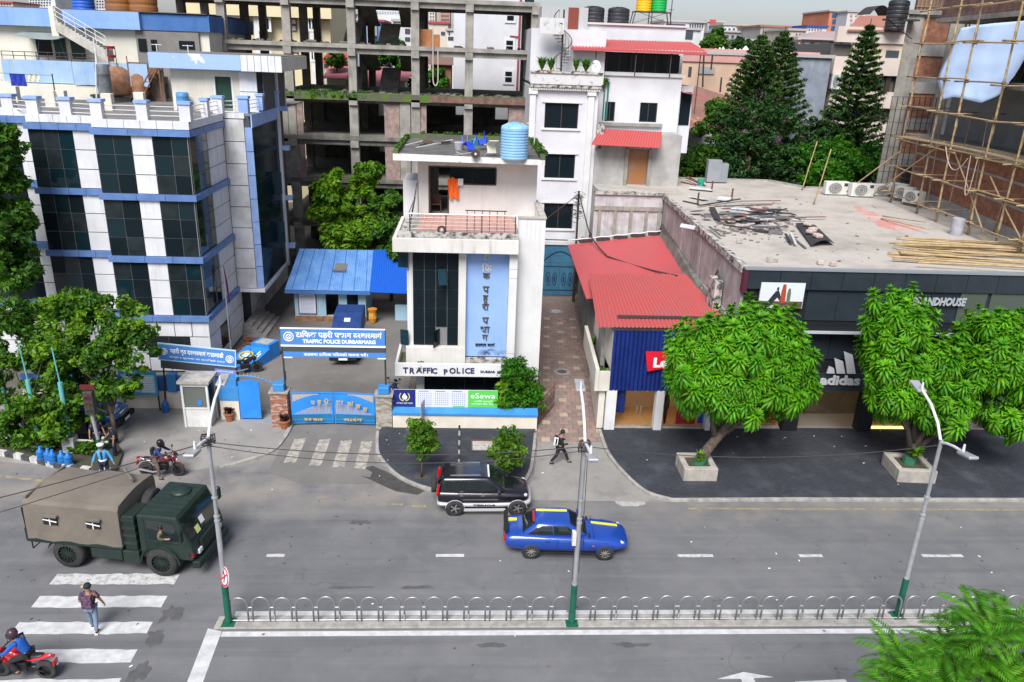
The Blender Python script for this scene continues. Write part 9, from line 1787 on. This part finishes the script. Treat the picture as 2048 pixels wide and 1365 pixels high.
# ---- near tree at the bottom right with feathery fronds
g_feather=leafmat('feather leaf',(.045,.16,.010),(.10,.30,.014),scale=.9,trans=.35)
def feather(seed,pairs=17,L=.95):
 rnd=random.Random(seed); V=[]; F=[]; p=Vector((0,0,0)); cur=R_(rnd.uniform(18,40)); step=L/pairs; pts=[]
 for k in range(pairs+1):pts.append(p.copy()); cur-=R_(4.2); p=p+Vector((math.cos(cur),0,math.sin(cur)))*step
 for k in range(1,pairs+1):
  t=k/pairs; w=.27*math.sin(math.pi*(.12+.80*t))**.7; dn=Vector((0,0,-1)); d=(pts[k]-pts[k-1]).normalized()
  for sgn in(-1,1):
   out=Vector((d.x*.42,sgn*.9,d.z*.4-.22)).normalized(); b=len(V); q=pts[k]; hw=d*(step*.48)
   V+=[q-hw*.4,q+out*w*.5-hw,q+out*w+d*.03,q+out*w*.5+hw]; F.append((b,b+1,b+2,b+3))
 return np.array([tuple(v) for v in V]),np.array(F)
fe=[feather(i) for i in range(6)]
fdz=-.45
FT=thing('near_tree','feathery bright green tree in the near right corner below the camera','tree',(9.6,9.8,0),world=True)
rnd=random.Random(50); spots=[]; Vs=[]; Fs=[]; off=0
EF=[(8.9,11.3,6.9,1.3,.9,.7),(10.4,11.6,7.3,1.4,.9,.8),(7.8,10.2,5.8,1.0,.9,.6),(9.6,10.3,6.4,1.8,1.2,1.0),(11.2,10.6,6.8,1.5,1.2,1.0),(7.3,9.2,5.1,.9,.9,.5),(9.0,9.2,5.6,1.8,1.1,.9),(10.8,9.4,5.9,1.5,1.1,.9)]
for i in range(130):
 e=EF[i%len(EF)]; d=Vector((rnd.gauss(0,1),rnd.gauss(-.1,1),rnd.gauss(.5,.8))).normalized(); k=rnd.uniform(.5,1); c=Vector((e[0]+.15+d.x*e[3]*k,e[1]+d.y*e[4]*k,e[2]+fdz+d.z*e[5]*k)); nf=9
 for j in range(nf):
  v,f=fe[rnd.randrange(6)]; m=Matrix.Rotation(6.283*j/nf+rnd.uniform(-.3,.3),3,'Z')@Matrix.Rotation(R_(rnd.uniform(-30,25)),3,'Y'); m=np.array(m)*rnd.uniform(.6,1.0); Vs.append(v@m.T+np.array(c)); Fs.append(f+off); off+=len(v)
V=np.concatenate(Vs); Fq=np.concatenate(Fs); n=len(Fq); me=bpy.data.meshes.new('crown'); me.vertices.add(len(V)); me.vertices.foreach_set('co',V.ravel()); me.loops.add(4*n); me.loops.foreach_set('vertex_index',Fq.ravel()); me.polygons.add(n); me.polygons.foreach_set('loop_start',np.arange(n)*4); me.polygons.foreach_set('loop_total',np.full(n,4)); me.update(); me.materials.append(g_feather)
o=bpy.data.objects.new('crown',me); COL.objects.link(o); o.parent=FT; o.location=-ORG['near_tree']
limbs([(9.6,9.4,0),(9.6,9.5,2.4),(9.6,9.6,3.8)],[.2,.17,.13],[e[:3] for e in EF],m_bark,FT,10)
# ---- pines, vine mass, hedge and round tree in the middle distance
def norfolk(label,p,qtop,Y,base_z,wid,seed,tiers=17,lean=0):
 top=W(p,qtop,Y); t=thing('norfolk_pine',label,'tree',(top.x,Y,0),world=True); H_=top.z; rnd=random.Random(seed); x0=top.x
 MB().tube([(x0,Y,0),(x0,Y,H_*.6),(x0,Y,H_)],[.3,.2,.03],7).build('trunk',m_barkd,t)
 A=[]; br=MB()
 for k in range(tiers):
  f=k/(tiers-1); z=base_z+(H_-base_z-.8)*f; ln=wid*(1-f)**.75*rnd.uniform(.9,1.1)+.25; nb=7
  for i in range(nb):
   az=6.283*(i+rnd.uniform(-.2,.2))/nb+k*.45; d=Vector((math.cos(az),math.sin(az),0)); prev=Vector((x0,Y,z)); n_=7
   for s in range(1,n_+1):
    u=s/n_; q=Vector((x0,Y,z))+d*ln*u+Vector((0,0,ln*(.28*u*u-.06*u))); br.tube([prev,q],[.035*(1.1-u),.03*(1.05-u)],4,False); prev=q
    if u>.22:A.append((q.x,q.y,q.z+.06,.17+.14*(1-f)*(1.2-u*.5)))
 br.build('branches',m_barkd,t); leafcloud('needles',A,19,.12,g_pine,t,seed,up=.9,elong=4.2,flat=.6,shell=.1); return t
norfolk('tall layered pine on the left of the pine pair beside the pink building',1527,58,73,11.5,3.0,61,18); norfolk('tall layered pine on the right of the pine pair by the blank grey wall',1572,52,75,11.0,3.2,62,19); norfolk('slender layered pine before the cream apartments',1743,38,71,10.5,2.7,63,20)
VM=thing('vine_tree','dark vine covered tree mass behind the store roof','tree',(W(1500,300,67).x,67,0),world=True); EV=[we(1480,250,66.5,2.2,1.6,2.0),we(1520,240,67,2.6,1.6,2.2),we(1560,280,67,2.4,1.6,2.4),we(1500,310,66,3.0,1.6,2.2),we(1560,335,66,2.6,1.6,1.8),we(1455,300,66.5,1.5,1.4,1.8),we(1450,345,66,2.0,1.4,1.2),we(1590,330,66.5,1.4,1.4,1.8)]
leafcloud('crown',crown_clusters(EV,330,.35,.7,71,.3,.6),75,.15,g_dark,VM,71,elong=2.2); MB().tube([(W(1510,300,67.5).x,67.5,0),(W(1510,300,67.5).x,67.5,10)],[.4,.2],8).build('trunk',m_barkd,VM); leafcloud('vine_flowers',crown_clusters(EV[:3],30,.3,.5,72,.2,.95),12,.12,leafmat('vine blossom',(.10,.04,.07),(.16,.09,.12)),VM,72)['kind']='stuff'
def bushmass(name,label,ells,mat,n,seed,size=.16,cat='bush'):
 e=ells[0]; t=thing(name,label,cat,(e[0],e[1],0),world=True); leafcloud('crown',crown_clusters(ells,n,.3,.65,seed,.3,.55),72,size,mat,t,seed); MB().tube([(e[0],e[1]+.3,0),(e[0],e[1]+.3,e[2])],[.2,.08],6).build('trunk',m_barkd,t); return t
bushmass('garden_tree','olive green bush left of the vine mass behind the store roof',[we(1395,320,66,1.8,1.3,1.4),we(1380,345,65,1.6,1.3,1.2),we(1420,345,65.5,1.6,1.3,1.2),we(1435,225,68,1.2,1.2,.9),we(1425,255,68,1.6,1.2,1.2),we(1440,290,67,1.5,1.2,1.4)],g_mid,150,73)
HE=[we(1635,315,65,2.0,1.4,1.5),we(1675,305,66,2.0,1.4,1.3),we(1710,335,64,2.0,1.4,1.3),we(1650,350,63.5,2.2,1.4,1.2)]; bushmass('hedge_tree','bright green spreading tree behind the roof stakes',HE,g_hedge,170,74)
bushmass('hedge_tree','bright green spreading tree behind the air conditioners',[we(1745,320,65,2.0,1.4,1.3),we(1790,325,64.5,1.8,1.4,1.3),we(1760,350,63.5,2.4,1.4,1.1),we(1815,345,64,1.4,1.3,1.2)],g_hedge,150,75)
bushmass('garden_shrub','dull shrub at the foot of the blank grey wall',[we(1625,265,72,1.6,1.2,1.5),we(1650,280,71,1.2,1.2,1.0),we(1690,275,70.5,1.3,1.2,.8),we(1610,290,71,1.2,1.2,1.2)],g_dark,100,76)
bushmass('round_tree','round green tree among the skyline houses',[we(1428,80,118,1.7,1.5,1.5),we(1432,90,117,1.6,1.5,1.2),we(1424,88,117,1.4,1.4,1.2)],g_mid,60,77,.3,'tree'); bushmass('far_tree','dark tree tops behind the little white spires',[we(1465,100,105,1.6,1.4,1.3),we(1488,96,107,1.5,1.4,1.2)],g_dark,50,78,.28,'tree')
bushmass('frame_tree','bright green tree seen through the open floor of the concrete frame',[we(790,110,86,1.6,1.4,1.8),we(815,150,84,1.8,1.4,1.6),we(780,100,86,1.4,1.4,1.2),we(870,160,88,1.5,1.2,1.2),we(760,115,86,1.0,1.2,1.6)],g_hedge,90,79,.2,'tree'); bushmass('frame_tree','small green tree before the red tin roof in the frame',[we(672,118,82,.8,.8,1.0),we(668,130,82,.6,.7,.8)],g_mid,30,80,.16,'tree')
ms=thing('slab_moss','bright moss growing along the slab edge of the concrete frame','moss',(px(640),63.5,SZ[4]),world=True); ms['kind']='stuff'
rnd=random.Random(8); mo=leafcloud('tufts',[(rnd.uniform(px(560),px(740)),63.55+rnd.uniform(0,.5),SZ[4]+rnd.uniform(-.25,.12),rnd.uniform(.12,.3)) for _ in range(70)],50,.07,g_hedge,ms,81,elong=2)
pw=thing('canopy_weed','green weed tuft growing in the canopy of the traffic police post','plant',(-2.45,36.05,2.42)); leafcloud('leaves',[(0,0,.2,.3),(.1,0,.3,.25),(-.15,.02,.15,.22)],70,.075,g_mid,pw,82); MB().tube([(0,0,0),(.02,0,.25)],.015,5).build('stem',m_bark,pw)
rw=thing('roof_weeds','ragged green weeds along the mossy roof edges of the traffic police post','plant',(3.5,42,12.6),world=True); rw['kind']='stuff'; leafcloud('leaves',[(3.53+rnd.uniform(-.1,.1),rnd.uniform(39.6,46),12.75,.22) for _ in range(26)]+[(-3.7,rnd.uniform(39.8,46),12.75,.14) for _ in range(16)]+[(rnd.uniform(-3,3.3),46.75,12.85,.16) for _ in range(16)],34,.06,g_mid,rw,83,elong=2.6)
# ---- scraps of paper and leaf fall
rnd=random.Random(90)
for nm,lab,mt,n in(('paper_scraps','tiny pale scraps scattered over road and pavements',m_sgw,60),('fallen_leaves','tiny dark leaves and stones scattered over road and pavements',MATS['tar patch'],200)):
 b=MB()
 for i in range(n):
  p_,q_=rnd.uniform(0,2040),860+480*rnd.random()**2; z=.12 if(q_<990 and(p_>1260 or 770<p_<1050)) else .012; c=G(p_,q_,z); s_=rnd.uniform(.015,.05); b.obox((c.x,c.y,z+.008),(s_*2,s_,.01),Matrix.Rotation(rnd.uniform(0,3),3,'Z'))
 tag(b.build(nm,mt),lab,'litter',kind='stuff')
